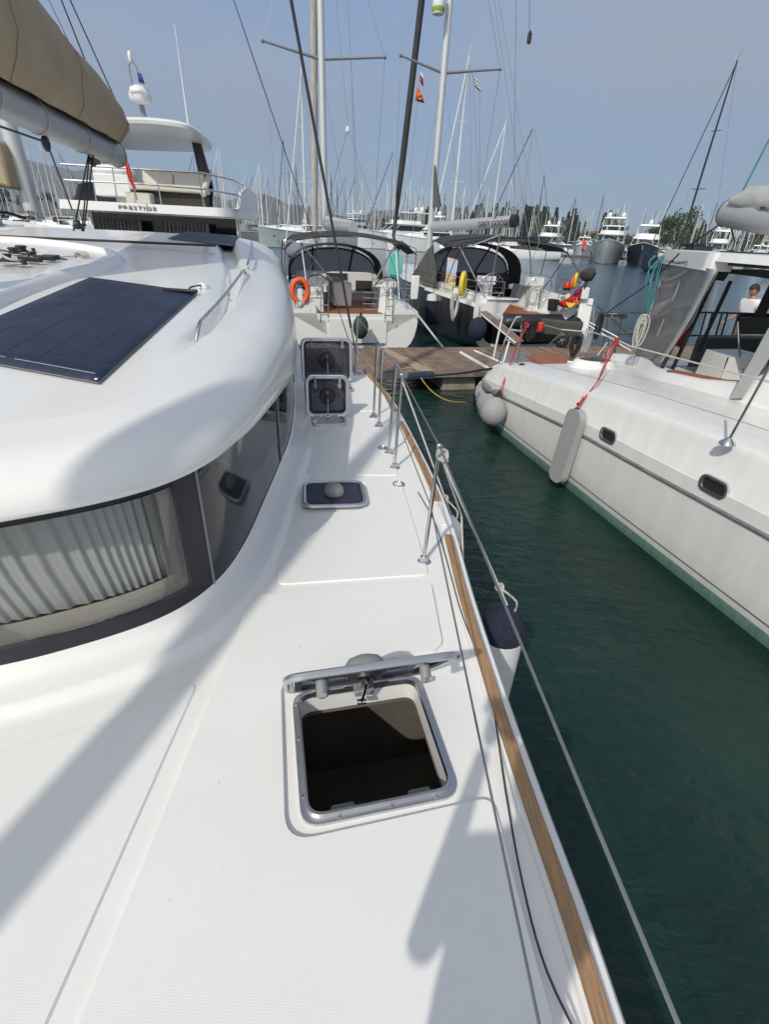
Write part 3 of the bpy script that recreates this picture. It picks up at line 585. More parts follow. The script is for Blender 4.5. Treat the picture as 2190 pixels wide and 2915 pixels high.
def wire(pts, r_=.0035, m_=None, name='lifeline', par=None, n=6): b = MB(); b.tube(pts, r_, n); return b.build(name, m_ or STEEL, par or own)
WIRE = mat('stainless_wire', (.34, .35, .36), .4, .8, var=.2, vscale=30)
DWIRE = mat('dark_wire', (.06, .065, .07), .5, .4)
wire([S0t + (S0t - S1t) * 2, S1t], .0055, WIRE); wire([Vector((.545, -.35, 1.80)), Vector((.40, .33, 1.80)).lerp(Vector((.37, 1.05, 1.87)), .0), S1m], .0042, WIRE)
wire([S1t, S2t], .005, WIRE); wire([S1m, S2m], .004, WIRE); wire([S3t, S4t], .005, WIRE); wire([S3m, S4m], .004, WIRE)
S6t, S6m = stanchion(Vector((-.50, 6.98, DZ)), (0, 0), .78)
wire([S5t, S6t], .005, WIRE); wire([S5m, S6m], .004, WIRE)
# jackline lying along the deck edge
jl = [Z(x, y, DZ + .02) for x, y in ((1700, 3050), (1560, 2770), (1490, 2520), (1440, 2250), (1405, 2020), (1360, 1870), (1310, 1730), (1285, 1640), (1262, 1560), (1235, 1480), (1190, 1400))]
wire(cat(jl, 5), .004, DWIRE, 'jackline')
# cleat / white chock in the rail gaps
for y_ in (3.03, 5.18):
    i = min(range(len(rail_in)), key=lambda k: abs(rail_in[k].y - y_)); c = rail_in[i] + Vector((.01, 0, DZ + .03)); m = MB(); m.box(c, (.04, .30, .02), R(4)); m.build('chock', WH, own, bevel=.008)
# ---- mast, boom, sail bag, rigging
mast_b = loc(0, 0, 2.75); mast_t = loc(0, .4, 19.0)
m = MB(); m.tube([mast_b, mast_b.lerp(mast_t, .5), mast_t], [.13, .13, .09], 16); m.build('mast', ALUw, own)
bA, bB = loc(0, .25, 4.62), None
P_end = loc(0, 5.7); be = C0 + ray(331, 420) * 0
def onaxis(px, py):                                   # where the view ray crosses the vertical centre plane of the boat
    return Vp(px, py, OC, AD)
e_top, e_bot = onaxis(333, 418), onaxis(331, 464); f_bot = onaxis(0, 318); f_top = onaxis(0, 248)
ax_e = (e_top + e_bot) / 2; ax_f = (f_top + f_bot) / 2; dirb = (ax_e - ax_f).normalized(); start = ax_f - dirb * ((ax_f - mast_b).dot(AD) - .2)
rb = (e_top - e_bot).length / 2; rf = (f_top - f_bot).length / 2; print('boom', ax_e, ax_f, rb, rf)
m = MB(); m.tube([start, ax_f, ax_e], [max(rf, rb)] * 3, 20, flat=1.15); bm_ = m.build('boom', BOOM, own)
m = MB(); e2 = ax_e + dirb * .03; m.tube([ax_e - dirb * .05, e2], [rb * 1.04, rb * .98], 20, flat=1.15); m.build('boom_end', RUB, bm_)
m = MB()
for f in (.05, .30, .62, .85): c = start.lerp(ax_e, .35 + .65 * f); m.tube([c + Vector((0, 0, 0)) + (RD * math.cos(a) + Vector((0, 0, 1.15)) * math.sin(a)) * rb * 1.05 for a in [k * .3307 for k in range(20)]], .008, 6)
m.build('boom_strap', RW, bm_)
# zipped sail bag standing on the boom
tops = [onaxis(*p) for p in ((330, 335), (336, 312), (322, 285), (255, 205), (205, 140), (150, 75), (92, -5), (20, -100))]
prof = sorted([((p - OC).dot(AD), p.z) for p in tops]); vx = [p[0] for p in prof]; vz = [p[1] for p in prof]
v_end = (ax_e - OC).dot(AD) - .25; v_st = .25
rows = []; n = 60
for k in range(n + 1):
    v = v_st + (v_end - v_st) * k / n; c = start.lerp(ax_e, max(0, (v - .2) / ((ax_e - OC).dot(AD) - .2))); zb_ = c.z + rb * .9; zt_ = itp(v, vx, vz) if v > vx[0] else vz[0] + (vx[0] - v) * .42
    zt_ = max(zt_, zb_ + .12) + .012 * math.sin(k * 2.1); h = zt_ - zb_; row = []
    for j in range(17):
        a = j / 16; s_ = 1 if a < .5 else -1; f = 1 - abs(2 * a - 1); w_ = (.20 * (1 - f) ** .5 + .24 * math.sin(f * math.pi) ** .8 * (1 - .35 * f)) * min(1, .45 + h * .7); w_ *= 1 + .05 * math.sin(k * .9 + j * 1.7)
        row.append(loc(s_ * w_ * (1 + .05 * math.sin(k * .5 + f * 9)) * (1 if f < 1 else 0), v + .03 * math.sin(f * 8 + k), zb_ - .02 + h * f))
    rows.append(row)
m = MB(); m.grid(rows); m.flat(rows[-1]); m.flat(rows[0]); bag = m.build('sail_bag', TAN, own, smooth=70)
for k in range(8, n, 17): m = MB(); m.tube([p + RD * (.006 if j < 8 else -.006) for j, p in enumerate(rows[k])], .0035, 5); m.build('bag_seam', mat('seam_thread', (.27, .21, .14), .9), bag)
m = MB(); m.tube([r_[8] + Vector((0, 0, .004)) for r_ in rows], .010, 6); m.build('bag_zip', GRY, bag)
for jj in (15, 12): m = MB(); m.tube([r_[jj] + RD * .006 for r_ in rows], .004, 5); m.build('bag_seam', bpy.data.materials['seam_thread'], bag)
top_line = [loc(0, v_st + (v_end - v_st) * k / n, 0) for k in range(n + 1)]
# lazy jacks, topping lift, mainsheet
for a_, b_ in (((255, 205), (150, -60)), ((335, 300), (190, -20)), ((205, 140), (110, -60))):
    p = onaxis(*a_); q = onaxis(*b_); wire([p, q + (q - p) * 3], .009 if a_[0] > 210 else .004, DWIRE, 'lazy_jack')
trav = onaxis(212, 610); print('traveller', trav); trav.z = zr(trav) + .08
bb_ = onaxis(258, 440)
m = MB()
for dx in (-.03, .03): m.tube([bb_ + RD * dx, trav + RD * dx * 2 + Vector((0, 0, .05))], .010, 7)
m.tube([bb_ - AD * .05, trav + AD * .1 + Vector((0, 0, .05))], .010, 7)
m.build('mainsheet', RB, own)
for c in (bb_ - Vector((0, 0, .08)), trav + Vector((0, 0, .12))):
    m = MB(); m.lathe(c - RD * .03, [(0, 0), (.05, 0), (.055, .02), (.055, .04), (.05, .06), (0, .06)], 14, ax=RD); m.build('sheet_block', BLK, own)
m = MB(); m.box(Vector((trav.x, trav.y, zr(trav) + .03)), (3.4, .04, .03), R(8.4)); m.build('traveller_track', BLK, own, bevel=.005)
m = MB(); m.tube([onaxis(0, 360), onaxis(125, 403)], .012, 7); m.tube([onaxis(135, 412), onaxis(205, 598)], .010, 7); m.build('preventer_line', DWIRE, own); m = MB(); m.ball(onaxis(130, 408), .07, 12, (.6, .8, 1.2)); m.build('preventer_block', BLK, own)
chain = Z(1021, 1050, DZ + .06)
def shroud(px, r_, m_, zt_=17.0, x0=0):               # from the chainplate to the mast, passing through the photo column px at the top edge
    best = None
    for k in range(-40, 60):
        tp = loc(0, k * .1, zt_) + RD * x0; 
        d = tp - chain
        for s_ in range(5, 95):
            q = chain + d * (s_ / 100); 
            if (M3.transposed() @ (q - C0)).z > -.1: continue
            x, y = proj(q)
            if abs(y) < 25:
                if best is None or abs(x - px) < best[0]: best = (abs(x - px), tp)
    print('shroud', px, best); tp = best[1] if best else loc(0, .2, zt_)
    mid = chain.lerp(tp, .035); b = MB(); b.tube([chain + Vector((0, 0, .02)), mid], .008, 8); b.tube([chain.lerp(tp, .006), chain.lerp(tp, .024)], .014, 8); s_ = b.build('turnbuckle', STEEL, own)
    b = MB(); b.tube([mid, tp], r_, 7); b.build('shroud', m_, own)
shroud(837, .016, DWIRE, 18.6); shroud(697, .006, DWIRE, 11.5)
m = MB(); m.box(chain - Vector((0, 0, .03)), (.10, .12, .012)); m.build('chainplate', STEEL, own)
# furled headsail (stands ahead of the camera's back; throws the long soft shadow on the foredeck)
g0 = Vector((-2.34, -3.52, 1.75)); g1 = mast_t + Vector((0, -.1, -.8)); dg = g1 - g0
m = MB(); nn = 60; m.tube([g0 + dg * (k / nn) for k in range(nn + 1)], [itp(k / nn, [0, .01, .04, .25, .36, .9, 1], [.05, .07, .115, .115, .06, .05, .03]) * (1 + .03 * math.sin(k * 1.9)) for k in range(nn + 1)], 14); m.build('furled_headsail', GYF, own)
m = MB(); m.lathe(g0 - Vector((0, 0, .12)), [(.02, 0), (.11, .02), (.11, .10), (.02, .12)], 16); m.build('furler_drum', BLK, own)
m = MB(); m.tube([loc(-2.9, -6.9, 1.55), loc(2.9, -6.9, 1.55)], .09, 14); m.build('crossbeam', ALUw, own)
# ================================================================ PONTOON
PE = Vector((.966, .259, 0)); PN = Vector((-.259, .966, 0)); P0 = Vector((.4, 11.42, 0)); PW = 2.62
def pt(s, t, z): return P0 + PE * s + PN * t + Vector((0, 0, z))
pon = thing('pontoon', 'weathered wooden plank pontoon crossing between the boats', 'pontoon', pt(0, 1, 0))
PLK = mat('grey_planks', (.30, .215, .165), .8, col2=(.17, .125, .10), vscale=4, stretch=(1, 1, 1), bump=.5, bscale=30, detail=8)
_t = PLK.node_tree; _g = _t.nodes.new('ShaderNodeNewGeometry'); _m = _t.nodes.new('ShaderNodeMixRGB'); _m.blend_type = 'MULTIPLY'; _m.inputs[0].default_value = .75
_r = _t.nodes.new('ShaderNodeValToRGB'); _r.color_ramp.elements[0].color = (.55, .55, .56, 1); _r.color_ramp.elements[1].color = (1.25, 1.2, 1.12, 1); _t.links.new(_g.outputs['Random Per Island'], _r.inputs[0])
_p = _t.nodes['Principled BSDF']; _src = _p.inputs['Base Color'].links[0].from_socket; _t.links.new(_src, _m.inputs['Color1']); _t.links.new(_r.outputs[0], _m.inputs['Color2']); _t.links.new(_m.outputs[0], _p.inputs['Base Color'])
m = MB(); s = -11.0
while s < 15: m.box(pt(s, PW / 2, .485), (.128, PW - .02, .03), math.atan2(PE.y, PE.x)); s += .140
m.build('decking', PLK, pon, smooth=0)
m = MB(); m.box(pt(2, PW / 2, .40), (26, PW - .3, .13), math.atan2(PE.y, PE.x)); m.build('deck_frame', mat('steel_frame', (.06, .06, .06), .7, .3, var=.3), pon, smooth=0)
m = MB(); m.box(pt(2, -.02, .42), (26, .05, .12), math.atan2(PE.y, PE.x)); m.box(pt(2, PW + .02, .42), (26, .05, .12), math.atan2(PE.y, PE.x)); m.build('edge_rail', mat('galvanised_edge', (.38, .38, .36), .5, .5, var=.4, vscale=4), pon, smooth=0)
for k in range(10): m = MB(); m.lathe(pt(.7 + .24 * k, -.047, .42), [(.018, 0), (.014, .004), (0, .005)], 8, ax=-PN); m.build('edge_bolt', BLK, pon)
for s in (-7, -3.2, 1.45, 6.0, 10.5):
    m = MB(); m.prism([tuple(pt(s + a, b, 0)[:2]) for a, b in ((-.55, .12), (.35, .12), (.35, 2.4), (-.55, 2.4))], -.4, .34, inset=.04); m.build('concrete_float', mat('float_concrete', (.34, .31, .25), .9, var=.4, vscale=5), pon, smooth=0)
m = MB(); m.box(pt(.28, -.06, .42), (.62, .10, .15), math.atan2(PE.y, PE.x)); m.build('edge_bumper', mat('blue_bumper', (.03, .07, .14), .6, var=.4, vscale=8), pon, bevel=.015)
m = MB(); m.slab([pt(.30, 0, .504), pt(.62, 0, .504), pt(.05, PW, .504), pt(-.22, PW, .504)], .005); m.build('cross_board', mat('pale_board', (.40, .33, .26), .8, var=.25, vscale=6), pon, smooth=0)
m = MB(); m.slab([Z(1395, 1008, .506), Z(1500, 1000, .506), Z(1535, 1022, .506), Z(1425, 1038, .506)], .006); tag(m.build('access_panel', mat('grey_panel', (.22, .22, .22), .6, var=.25, vscale=9), pon, smooth=0))
# shore cord lying on the pontoon and dipping to the water
cs = [Z(x, y, z) for x, y, z in ((1045, 1072, .53), (1090, 1057, .53), (1140, 1050, .53), (1185, 1050, .52), (1205, 1085, .35), (1235, 1118, .22), (1275, 1140, .18), (1325, 1146, .45))]
m = MB(); m.tube(cat(cs, 8), .013, 8); m.build('shore_power_cord', RY, smooth=60, label='yellow shore power cord hanging from the pontoon edge over the water', cat_='power cord')

# ================================================================ generic sailboat fittings
def frame2(T, ang):
    a = R(ang); u = Vector((math.cos(a), math.sin(a), 0)); f = Vector((-math.sin(a), math.cos(a), 0)); T = Vector(T)
    return u, f, (lambda x, y, z=0: T + u * x + f * y + Vector((0, 0, z)))
def hull_loft(b, q, st, prof):
    # st: list of (v, half beam, sheer z, half beam at water, keel z)
    rows = []
    for v, hb_, zs, hw, zk in st:
        row = []
        for k in range(-8, 9):
            t = abs(k) / 8; s_ = 1 if k > 0 else -1
            x = hb_ * (math.sin(t * math.pi / 2) ** prof); z = zk + (zs - zk) * (1 - math.cos(t * math.pi / 2)) ** (1 / prof * .9)
            row.append(q(s_ * x if k else 0, v, z))
        rows.append(row)
    b.grid(rows); return rows
def wheel(c, r_, parent, q3, m_=STEEL):
    u, f = q3; ax = (f + Vector((0, 0, .25))).normalized(); sd_ = u; up = ax.cross(sd_).normalized(); b = MB()
    b.tube([c + (sd_ * math.cos(a) + up * math.sin(a)) * r_ for a in [k * 2 * math.pi / 28 for k in range(29)]], .018, 7)
    o = b.build('steering_wheel', m_, parent); b = MB()
    for k in range(5): a = k * 1.2566 + .3; b.tube([c, c + (sd_ * math.cos(a) + up * math.sin(a)) * r_], .008, 5)
    b.ball(c, .05, 10); b.build('wheel_spokes', STEEL, o)
SPLITN = {'bimini_strut', 'stanchion', 'hardtop_post', 'rail_post', 'curtain_pole', 'gangway_tube', 'lifeline', 'backstay', 'signal_halyard', 'flag_halyard', 'davit'}
def tubes(par, name, m_, lines, r_=.014, curve=False):
    if name in SPLITN and len(lines) > 1: return [tubes(par, name, m_, [l], r_, curve) for l in lines]
    b = MB()
    for l in lines: b.tube(cat(l, 5) if curve and len(l) > 2 else l, r_, 7)
    return b.build(name, m_, par)
# ================================================================ SAILBOAT 1 (white, straight ahead)
A1 = Dp(828, 882, 14.95); B1 = Dp(1190, 884, 15.9); T1 = (A1 + B1) / 2; T1.z = 0
u1, f1, q1 = frame2(T1, 14); hb1 = 1.95
sb1 = thing('sailboat', 'white sailboat with charcoal bimini and orange horseshoe buoy, moored stern to the pontoon', 'sailboat', q1(0, 5, 0))
b = MB(); rows = hull_loft(b, q1, [(0, 1.93, 1.13, 1.5, -.02), (1.5, 2.02, 1.17, 1.5, -.15), (4, 2.08, 1.22, 1.6, -.4), (7, 1.95, 1.3, 1.4, -.5), (10, 1.35, 1.42, .9, -.45), (12, .6, 1.5, .3, -.2), (13.2, .04, 1.6, .02, .2)], .55)
b.flat(rows[0]); b.build('hull', WHFAR, sb1, smooth=40)
b = MB()
sh = [(0, 1.93, 1.13), (1.5, 2.02, 1.17), (4, 2.08, 1.22), (7, 1.95, 1.3), (10, 1.35, 1.42), (12, .6, 1.5), (13.2, .04, 1.6)]
deckl = [q1(-w_ + .0, v, z) for v, w_, z in sh[2:]]; deckr = [q1(w_, v, z) for v, w_, z in sh[2:]]
b.grid([deckl, [(p + r_) / 2 + Vector((0, 0, .08)) for p, r_ in zip(deckl, deckr)], deckr]); b.build('deck', WHFAR, sb1, smooth=60)
b = MB()                                             # side decks and coamings around the open cockpit
for s_ in (-1, 1):
    for rws in [[[q1(s_ * (w_ + .01), v, z - .02) for v, w_, z in sh[:3]], [q1(s_ * (w_ - .04), v, z + .10) for v, w_, z in sh[:3]], [q1(s_ * (w_ - .38), v, z + .12) for v, w_, z in sh[:3]], [q1(s_ * (w_ - .55), v, z + .30) for v, w_, z in sh[:3]], [q1(s_ * (w_ - .72), v, z + .30) for v, w_, z in sh[:3]], [q1(s_ * (w_ - .80), v, .95) for v, w_, z in sh[:3]], [q1(s_ * (w_ - 1.02), v, .93) for v, w_, z in sh[:3]], [q1(s_ * (w_ - 1.05), v, .55) for v, w_, z in sh[:3]]]]:
        b.grid(rws); b.flat([r_[0] for r_ in rws])
b.build('cockpit_coaming', WHFAR, sb1, smooth=40)
b = MB(); b.slab([q1(-1.1, .03, 1.02), q1(1.0, .03, 1.02), q1(1.0, 4.2, .98), q1(-1.1, 4.2, .98)], .03); b.build('cockpit_sole', TEAKO, sb1, smooth=0)
b = MB(); b.slab([q1(-.85, -.02, 1.0), q1(.95, -.02, 1.0), q1(.95, -.02, .28), q1(-.75, -.02, .28)], .03); pl_ = b.build('swim_platform', WHFAR, sb1, bevel=.01)
b = MB(); b.slab([q1(-.6, -.045, .30), q1(.85, -.045, .30), q1(.92, -.045, .27), q1(-.6, -.045, .27)], .01); b.build('platform_slot', BLK, pl_, smooth=0)
b = MB(); c = q1(1.25, -.03, .80)
for k in range(8): a = k * .7854; r_ = .06 if k % 2 == 0 else .02; b.slab([c, c + (u1 * math.cos(a - .25) + Vector((0, 0, math.sin(a - .25)))) * .018, c + (u1 * math.cos(a) + Vector((0, 0, math.sin(a)))) * r_, c + (u1 * math.cos(a + .25) + Vector((0, 0, math.sin(a + .25)))) * .018], .006)
b.build('star_emblem', GRY, sb1, smooth=0)
# companionway bulkhead, table, pedestals, wheels
b = MB(); b.box(q1(0, 4.3, 1.45), (3.0, .12, 1.0), R(14)); b.build('bulkhead', WHFAR, sb1, bevel=.03)
b = MB(); b.box(q1(.0, 4.22, 1.45), (.75, .06, .9), R(14)); b.box(q1(-1.0, 4.22, 1.5), (.6, .05, .35), R(14)); b.box(q1(1.0, 4.22, 1.5), (.6, .05, .35), R(14)); b.build('companionway', DARK, sb1, smooth=0)
b = MB(); b.box(q1(-.10, 2.6, 1.42), (.62, 1.1, .72), R(14)); tb_ = b.build('cockpit_table', WHFAR, sb1, bevel=.05)
b = MB(); b.box(q1(-.25, 2.9, 1.60), (.40, 1.0, .5), R(14)); b.build('table_cover', GRY, tb_, bevel=.04)
for x in (-1.05, 1.15):
    b = MB(); b.prism(rpoly([(-.24, -.2), (.24, -.2), (.17, .2), (-.17, .2)], .05), 0, .78, inset=.05, M=Matrix.Translation(q1(x, 1.35, .98)) @ Matrix.Rotation(R(14), 4, 'Z'))
    b.box(q1(x, 1.45, 1.86), (.75, .16, .22), R(14)); b.cyl(q1(x, 1.4, 1.75), q1(x, 1.4, 2.12), .07, 10); b.build('helm_pedestal', WHFAR, sb1, bevel=.02)
    wheel(q1(x + .02, 1.12, 1.62), .46, sb1, (u1, f1), BLK)
# bimini and sprayhood
def canopy(q, x0, x1, v0, v1, z0, z1, crown, par, m_, name='bimini', drop=.22):
    rows = []
    for k in range(7):
        v = v0 + (v1 - v0) * k / 6; zc = z0 + (z1 - z0) * k / 6 + .04 * math.sin(k * math.pi / 2); row = []
        for j in range(13):
            t = j / 12; a = 2 * t - 1; row.append(q(x0 + (x1 - x0) * t, v, zc + crown * (1 - a * a) - (drop * max(0, (abs(a) - .8) / .2) ** 1.6)))
        rows.append(row)
    b = MB(); b.grid(rows); return b.build(name, m_, par, smooth=60, solid=.012)
bim = canopy(q1, -2.0, 1.85, .3, 2.6, 2.92, 2.98, .22, sb1, DGF)
for v in (.35, 1.4, 2.5): tubes(sb1, 'bimini_bow', STEEL, [cat([q1(-1.93, v * .5 + .6, 1.35), q1(-1.98, v, 2.65), q1(-1.7, v, 2.95), q1(0, v, 3.13), q1(1.6, v, 2.95), q1(1.83, v, 2.65), q1(1.8, v * .5 + .6, 1.35)], 6)], .014)
tubes(sb1, 'bimini_strut', ALUw, [[q1(-1.35, -.0, 1.2), q1(-1.5, .6, 2.9)], [q1(1.35, .0, 1.2), q1(1.25, .6, 2.95)], [q1(-1.5, .6, 2.9), q1(-.55, 1.3, 1.9)], [q1(1.25, .6, 2.95), q1(.8, 1.3, 1.9)]], .02)
def hood(q, x0, x1, v0, v1, zb_, zt_, par, vin):
    # arched sprayhood seen from aft: dark edge, three windows, sloping front
    c = (x0 + x1) / 2; hw = (x1 - x0) / 2
    arch = lambda t, f, v: q(c + hw * f * math.cos(math.pi * (1 - t)), v, zb_ + (zt_ - zb_) * math.sin(math.pi * t) ** .55)
    b = MB(); b.grid([[arch(k / 20, 1, v0) for k in range(21)], [arch(k / 20, 1.0, v0 + .45) + Vector((0, 0, .02)) for k in range(21)], [arch(k / 20, .97, v0 + .9) - Vector((0, 0, .06)) for k in range(21)]]); h = b.build('sprayhood', DGF, par, smooth=60, solid=.015)
    top = [arch(k / 20, .97, v0 + .9) - Vector((0, 0, .06)) for k in range(21)]; bot = [q(c + hw * .92 * math.cos(math.pi * (1 - k / 20)), v1 - .25 * abs(2 * k / 20 - 1) ** 2, zb_ - .02 + .14 * math.sin(math.pi * k / 20)) for k in range(21)]
    for a_, c_ in ((1, 7), (7, 13), (13, 19)):
        g = MB(); g.grid([[top[k].lerp(bot[k], f) for k in range(a_, c_ + 1)] for f in (.12, .5, .92)]); g.build('hood_window', vin, h, smooth=60)
    g = MB()
    for k in (1, 7, 13, 19): g.tube([top[k], bot[k]], .035, 6)
    g.tube(bot, .03, 6); g.tube([top[k].lerp(bot[k], .1) for k in range(21)], .035, 6); g.build('hood_frame', DGF, h); return h
hood(q1, -1.75, 1.55, 3.5, 5.4, 1.60, 2.85, sb1, VINY2)
b = MB(); b.prism([tuple(q1(x, v)[:2]) for x, v in rpoly([(-1.3, 4.3), (1.3, 4.3), (1.15, 8.5), (.5, 10.3), (-.5, 10.3), (-1.15, 8.5)], .4)], 1.2, 1.62, inset=.15); b.build('coachroof', WHFAR, sb1, bevel=.03)
# pushpit and lifelines
def pushpit(q, par, hw, z, gap=(-.9, .9), h=.62):
    for s_ in (-1, 1):
        x_in = gap[1] if s_ > 0 else -gap[0]
        tubes(par, 'pushpit', STEEL, [cat([q(s_ * x_in, .1, z), q(s_ * x_in, .1, z + h - .08), q(s_ * (x_in + .1), .1, z + h), q(s_ * (hw - .25), .12, z + h), q(s_ * (hw - .05), .5, z + h), q(s_ * (hw - .02), 1.7, z + h)], 5), cat([q(s_ * x_in, .1, z + h * .5), q(s_ * (hw - .25), .12, z + h * .5), q(s_ * (hw - .05), .5, z + h * .5), q(s_ * (hw - .02), 1.7, z + h * .5)], 5), [q(s_ * (hw - .15), .2, z), q(s_ * (hw - .15), .2, z + h)], [q(s_ * (hw - .02), 1.7, z), q(s_ * (hw - .02), 1.7, z + h)]], .014)
pushpit(q1, sb1, 1.92, 1.22, (-.95, 1.0))
for s_ in (-1, 1):
    for v in (3.6, 5.6, 7.8, 10): zz_ = itp(v, [0, 7, 13], [1.2, 1.32, 1.6]); w_ = itp(v, [x[0] for x in sh], [x[1] for x in sh]); tubes(sb1, 'stanchion', STEEL, [[q1(s_ * (w_ - .05), v, zz_), q1(s_ * (w_ - .05), v, zz_ + .62)]], .012)
    tubes(sb1, 'lifeline', WIRE, [[q1(s_ * (itp(v, [x[0] for x in sh], [x[1] for x in sh]) - .05), v, itp(v, [0, 7, 13], [1.2, 1.32, 1.6]) + h) for v in (1.7, 3.6, 5.6, 7.8, 10, 12.6)] for h in (.62, .32)], .006)
def horseshoe(c, u, par, m_, r_=.22, name='horseshoe_buoy', label=None, rr_=.075, sx=1):
    b = MB(); n = 20; b.tube([c + (u * math.cos(a) * sx + Vector((0, 0, 1.35 * math.sin(a)))) * r_ for a in [R(-65 + 310 * k / n) for k in range(n + 1)]], rr_, 10); return b.build(name, m_, par, smooth=70)
horseshoe(q1(-1.62, -.02, 1.72), u1, sb1, ORG, .22)
b = MB(); b.box(q1(-1.62, .06, 1.6), (.14, .12, .35), R(14)); b.build('light_bracket', WHFAR, sb1, bevel=.02)
b = MB(); b.slab([q1(1.66, .05, 1.55), q1(1.88, .05, 1.55), q1(1.90, .05, 2.2), q1(1.66, .05, 2.2)], .10); b.build('liferaft_case', WHFAR, sb1, bevel=.03)
for x in (-.95, 1.0): tubes(sb1, 'boarding_ladder', STEEL, [[q1(x - .12, -.03, .9), q1(x - .05, .08, 2.0)], [q1(x + .12, -.03, .9), q1(x + .14, .08, 2.0)], [q1(x - .1, 0, 1.1), q1(x + .12, 0, 1.1)], [q1(x - .1, .02, 1.35), q1(x + .13, .02, 1.35)]], .014)
tubes(sb1, 'swim_ladder', STEEL, [[q1(.28, .4, 1.05), q1(.28, .4, 1.75)], [q1(.72, .4, 1.05), q1(.72, .4, 1.75)]] + [[q1(.28, .4, z), q1(.72, .4, z)] for z in (1.2, 1.36, 1.52, 1.68)], .013)
# rig 1
def rig(q, par, base, top, mat_m, spr, r_=.12, spr_r=.035, wires=(), name='mast'):
    b = MB(); b.tube([base, base.lerp(top, .6), top], [r_, r_, r_ * .7], 12); b.build(name, mat_m, par)
    for j, l, rt in spr:
        for tip in (l, rt): b = MB(); b.tube([j, tip], [spr_r * 1.2, spr_r * .8], 8); b.ball(tip, spr_r * 1.5, 8); b.build('spreader', mat('shaded_spreader', (.20, .21, .22), .5, .3) if not bpy.data.materials.get('shaded_spreader') else bpy.data.materials['shaded_spreader'], par)
    for pts, r2, mm in wires: b = MB(); b.tube(pts, r2, 6); b.build('shroud', mm, par)
mv1 = 7.7; mb1 = q1(0, mv1); yy = mb1.y
m0 = Dp(927, 690, yy); m1 = Dp(912, 0, yy); m0.z = 1.6; mt = m1 + (m1 - m0) * .55
J = Dp(912, 168, yy); LT = Dp(748, 116, yy - .3); RT_ = Dp(1096, 163, yy + .2)
cpl = q1(-1.85, mv1 - .3, 1.35); cpr = q1(1.85, mv1 - .3, 1.35)
j2 = m0 + (mt - m0) * .93
rig(q1, sb1, m0, mt, ALUw, [(J, LT, RT_)], .125, .045, [([cpl, LT, LT + (j2 - LT) * .99], .011, WIRE), ([cpr, RT_, RT_ + (j2 - RT_) * .99], .011, WIRE), ([q1(-1.3, mv1 - .6, 1.4), J], .009, WIRE), ([q1(1.3, mv1 - .6, 1.4), J], .009, WIRE)])
fs0 = q1(0, 12.9, 1.7); ft = Dp(893, 0, yy + 2.0); 
b = MB(); dgg = ft - Dp(897, 668, yy + 4.5); b0_ = Dp(897, 668, yy + 4.5); b.tube([fs0, b0_, b0_ + dgg * .3, ft, ft + (ft - b0_) * .6], [.06, .13, .15, .14, .06], 10); b.build('furled_genoa', mat('rolled_sail', (.55, .53, .48), .9, var=.25, vscale=5, stretch=(1, 1, .3), bump=.6, bscale=8), sb1)
bsp = Dp(990, 365, q1(0, 3.2).y)
tubes(sb1, 'backstay', WIRE, [[bsp, mt], [bsp, q1(-1.6, .1, 1.3)], [bsp, q1(1.6, .1, 1.3)]], .010)
b = MB(); b.lathe(bsp - Vector((0, 0, .05)), [(0, -.08), (.06, -.05), (.06, .05), (0, .12)], 10); b.build('backstay_block', WHFAR, sb1)
bmA = Dp(930, 640, yy - .3); bmB = Dp(1006, 652, q1(0, 4.0).y)
b = MB(); b.tube([bmA, bmB], .17, 14, flat=1.1); bmo = b.build('boom', BOOM, sb1); b = MB(); b.lathe(bmB, [(.18, -.02), (.18, .02), (0, .03)], 16, ax=(bmB - bmA)); b.build('boom_end', GYF, bmo)
b = MB(); b.tube([bmA + Vector((0, 0, .16)), bmB + Vector((0, 0, .14))], [.15, .11], 10); b.build('furled_mainsail', GYF, sb1, smooth=70)
tubes(sb1, 'signal_halyard', WIRE, [[Dp(1000, 170, yy - 1), Dp(1012, 560, yy - 1)], [Dp(990, 0, yy - 1.5), Dp(1025, 660, yy - 1.5)]], .008)
# fender and rope at the stern
b = MB(); b.ball(Dp(1027, 932, 14.9), .27, 18, (.85, .85, 1.2)); b.cyl(Dp(1027, 932, 14.9) + Vector((0, 0, .3)), Dp(1027, 932, 14.9) + Vector((0, 0, .4)), .04); tag(b.build('fender', FGR), 'dark green pear shaped fender hanging against the white sailboat transom', 'fender')
b = MB(); b.tube([Dp(1175, 878, 15.6), Dp(1215, 930, 14.8), Z(1258, 985, .55)], .022, 7); b.tube([Dp(1178, 880, 15.6), Z(1262, 988, .55)], .018, 7); tag(b.build('mooring_line', RW), 'pale double mooring line from the white sailboat quarter down to the pontoon', 'rope')
# ================================================================ SAILBOAT 2 (charcoal hull)
A2 = Dp(1330, 852, 16.2); B2 = Dp(1690, 868, 17.35); T2 = (A2 + B2) / 2; T2.z = 0
u2, f2, q2_ = frame2(T2, 17); hw2 = (B2 - A2).length / 2
q2 = q2_
sb2 = thing('sailboat', 'charcoal hulled sailboat with dark canvas hood and grey boom, moored stern to the pontoon', 'sailboat', q2(0, 5, 0))
sh2 = [(0, 2.0, 1.42), (1.5, 2.12, 1.45), (4, 2.2, 1.48), (7, 2.1, 1.52), (10, 1.6, 1.6), (13, .8, 1.7), (15, .04, 1.8)]
b = MB(); rows = hull_loft(b, q2, [(v, w_, z, w_, zk) for (v, w_, z), zk in zip(sh2, (.10, -.1, -.3, -.5, -.4, -.2, .2))], .5)
b.build('hull', CHAR, sb2, smooth=50)
b = MB(); b.grid([rows[0], [p + f2 * .02 for p in rows[0]]])
rr = rows[0]; 
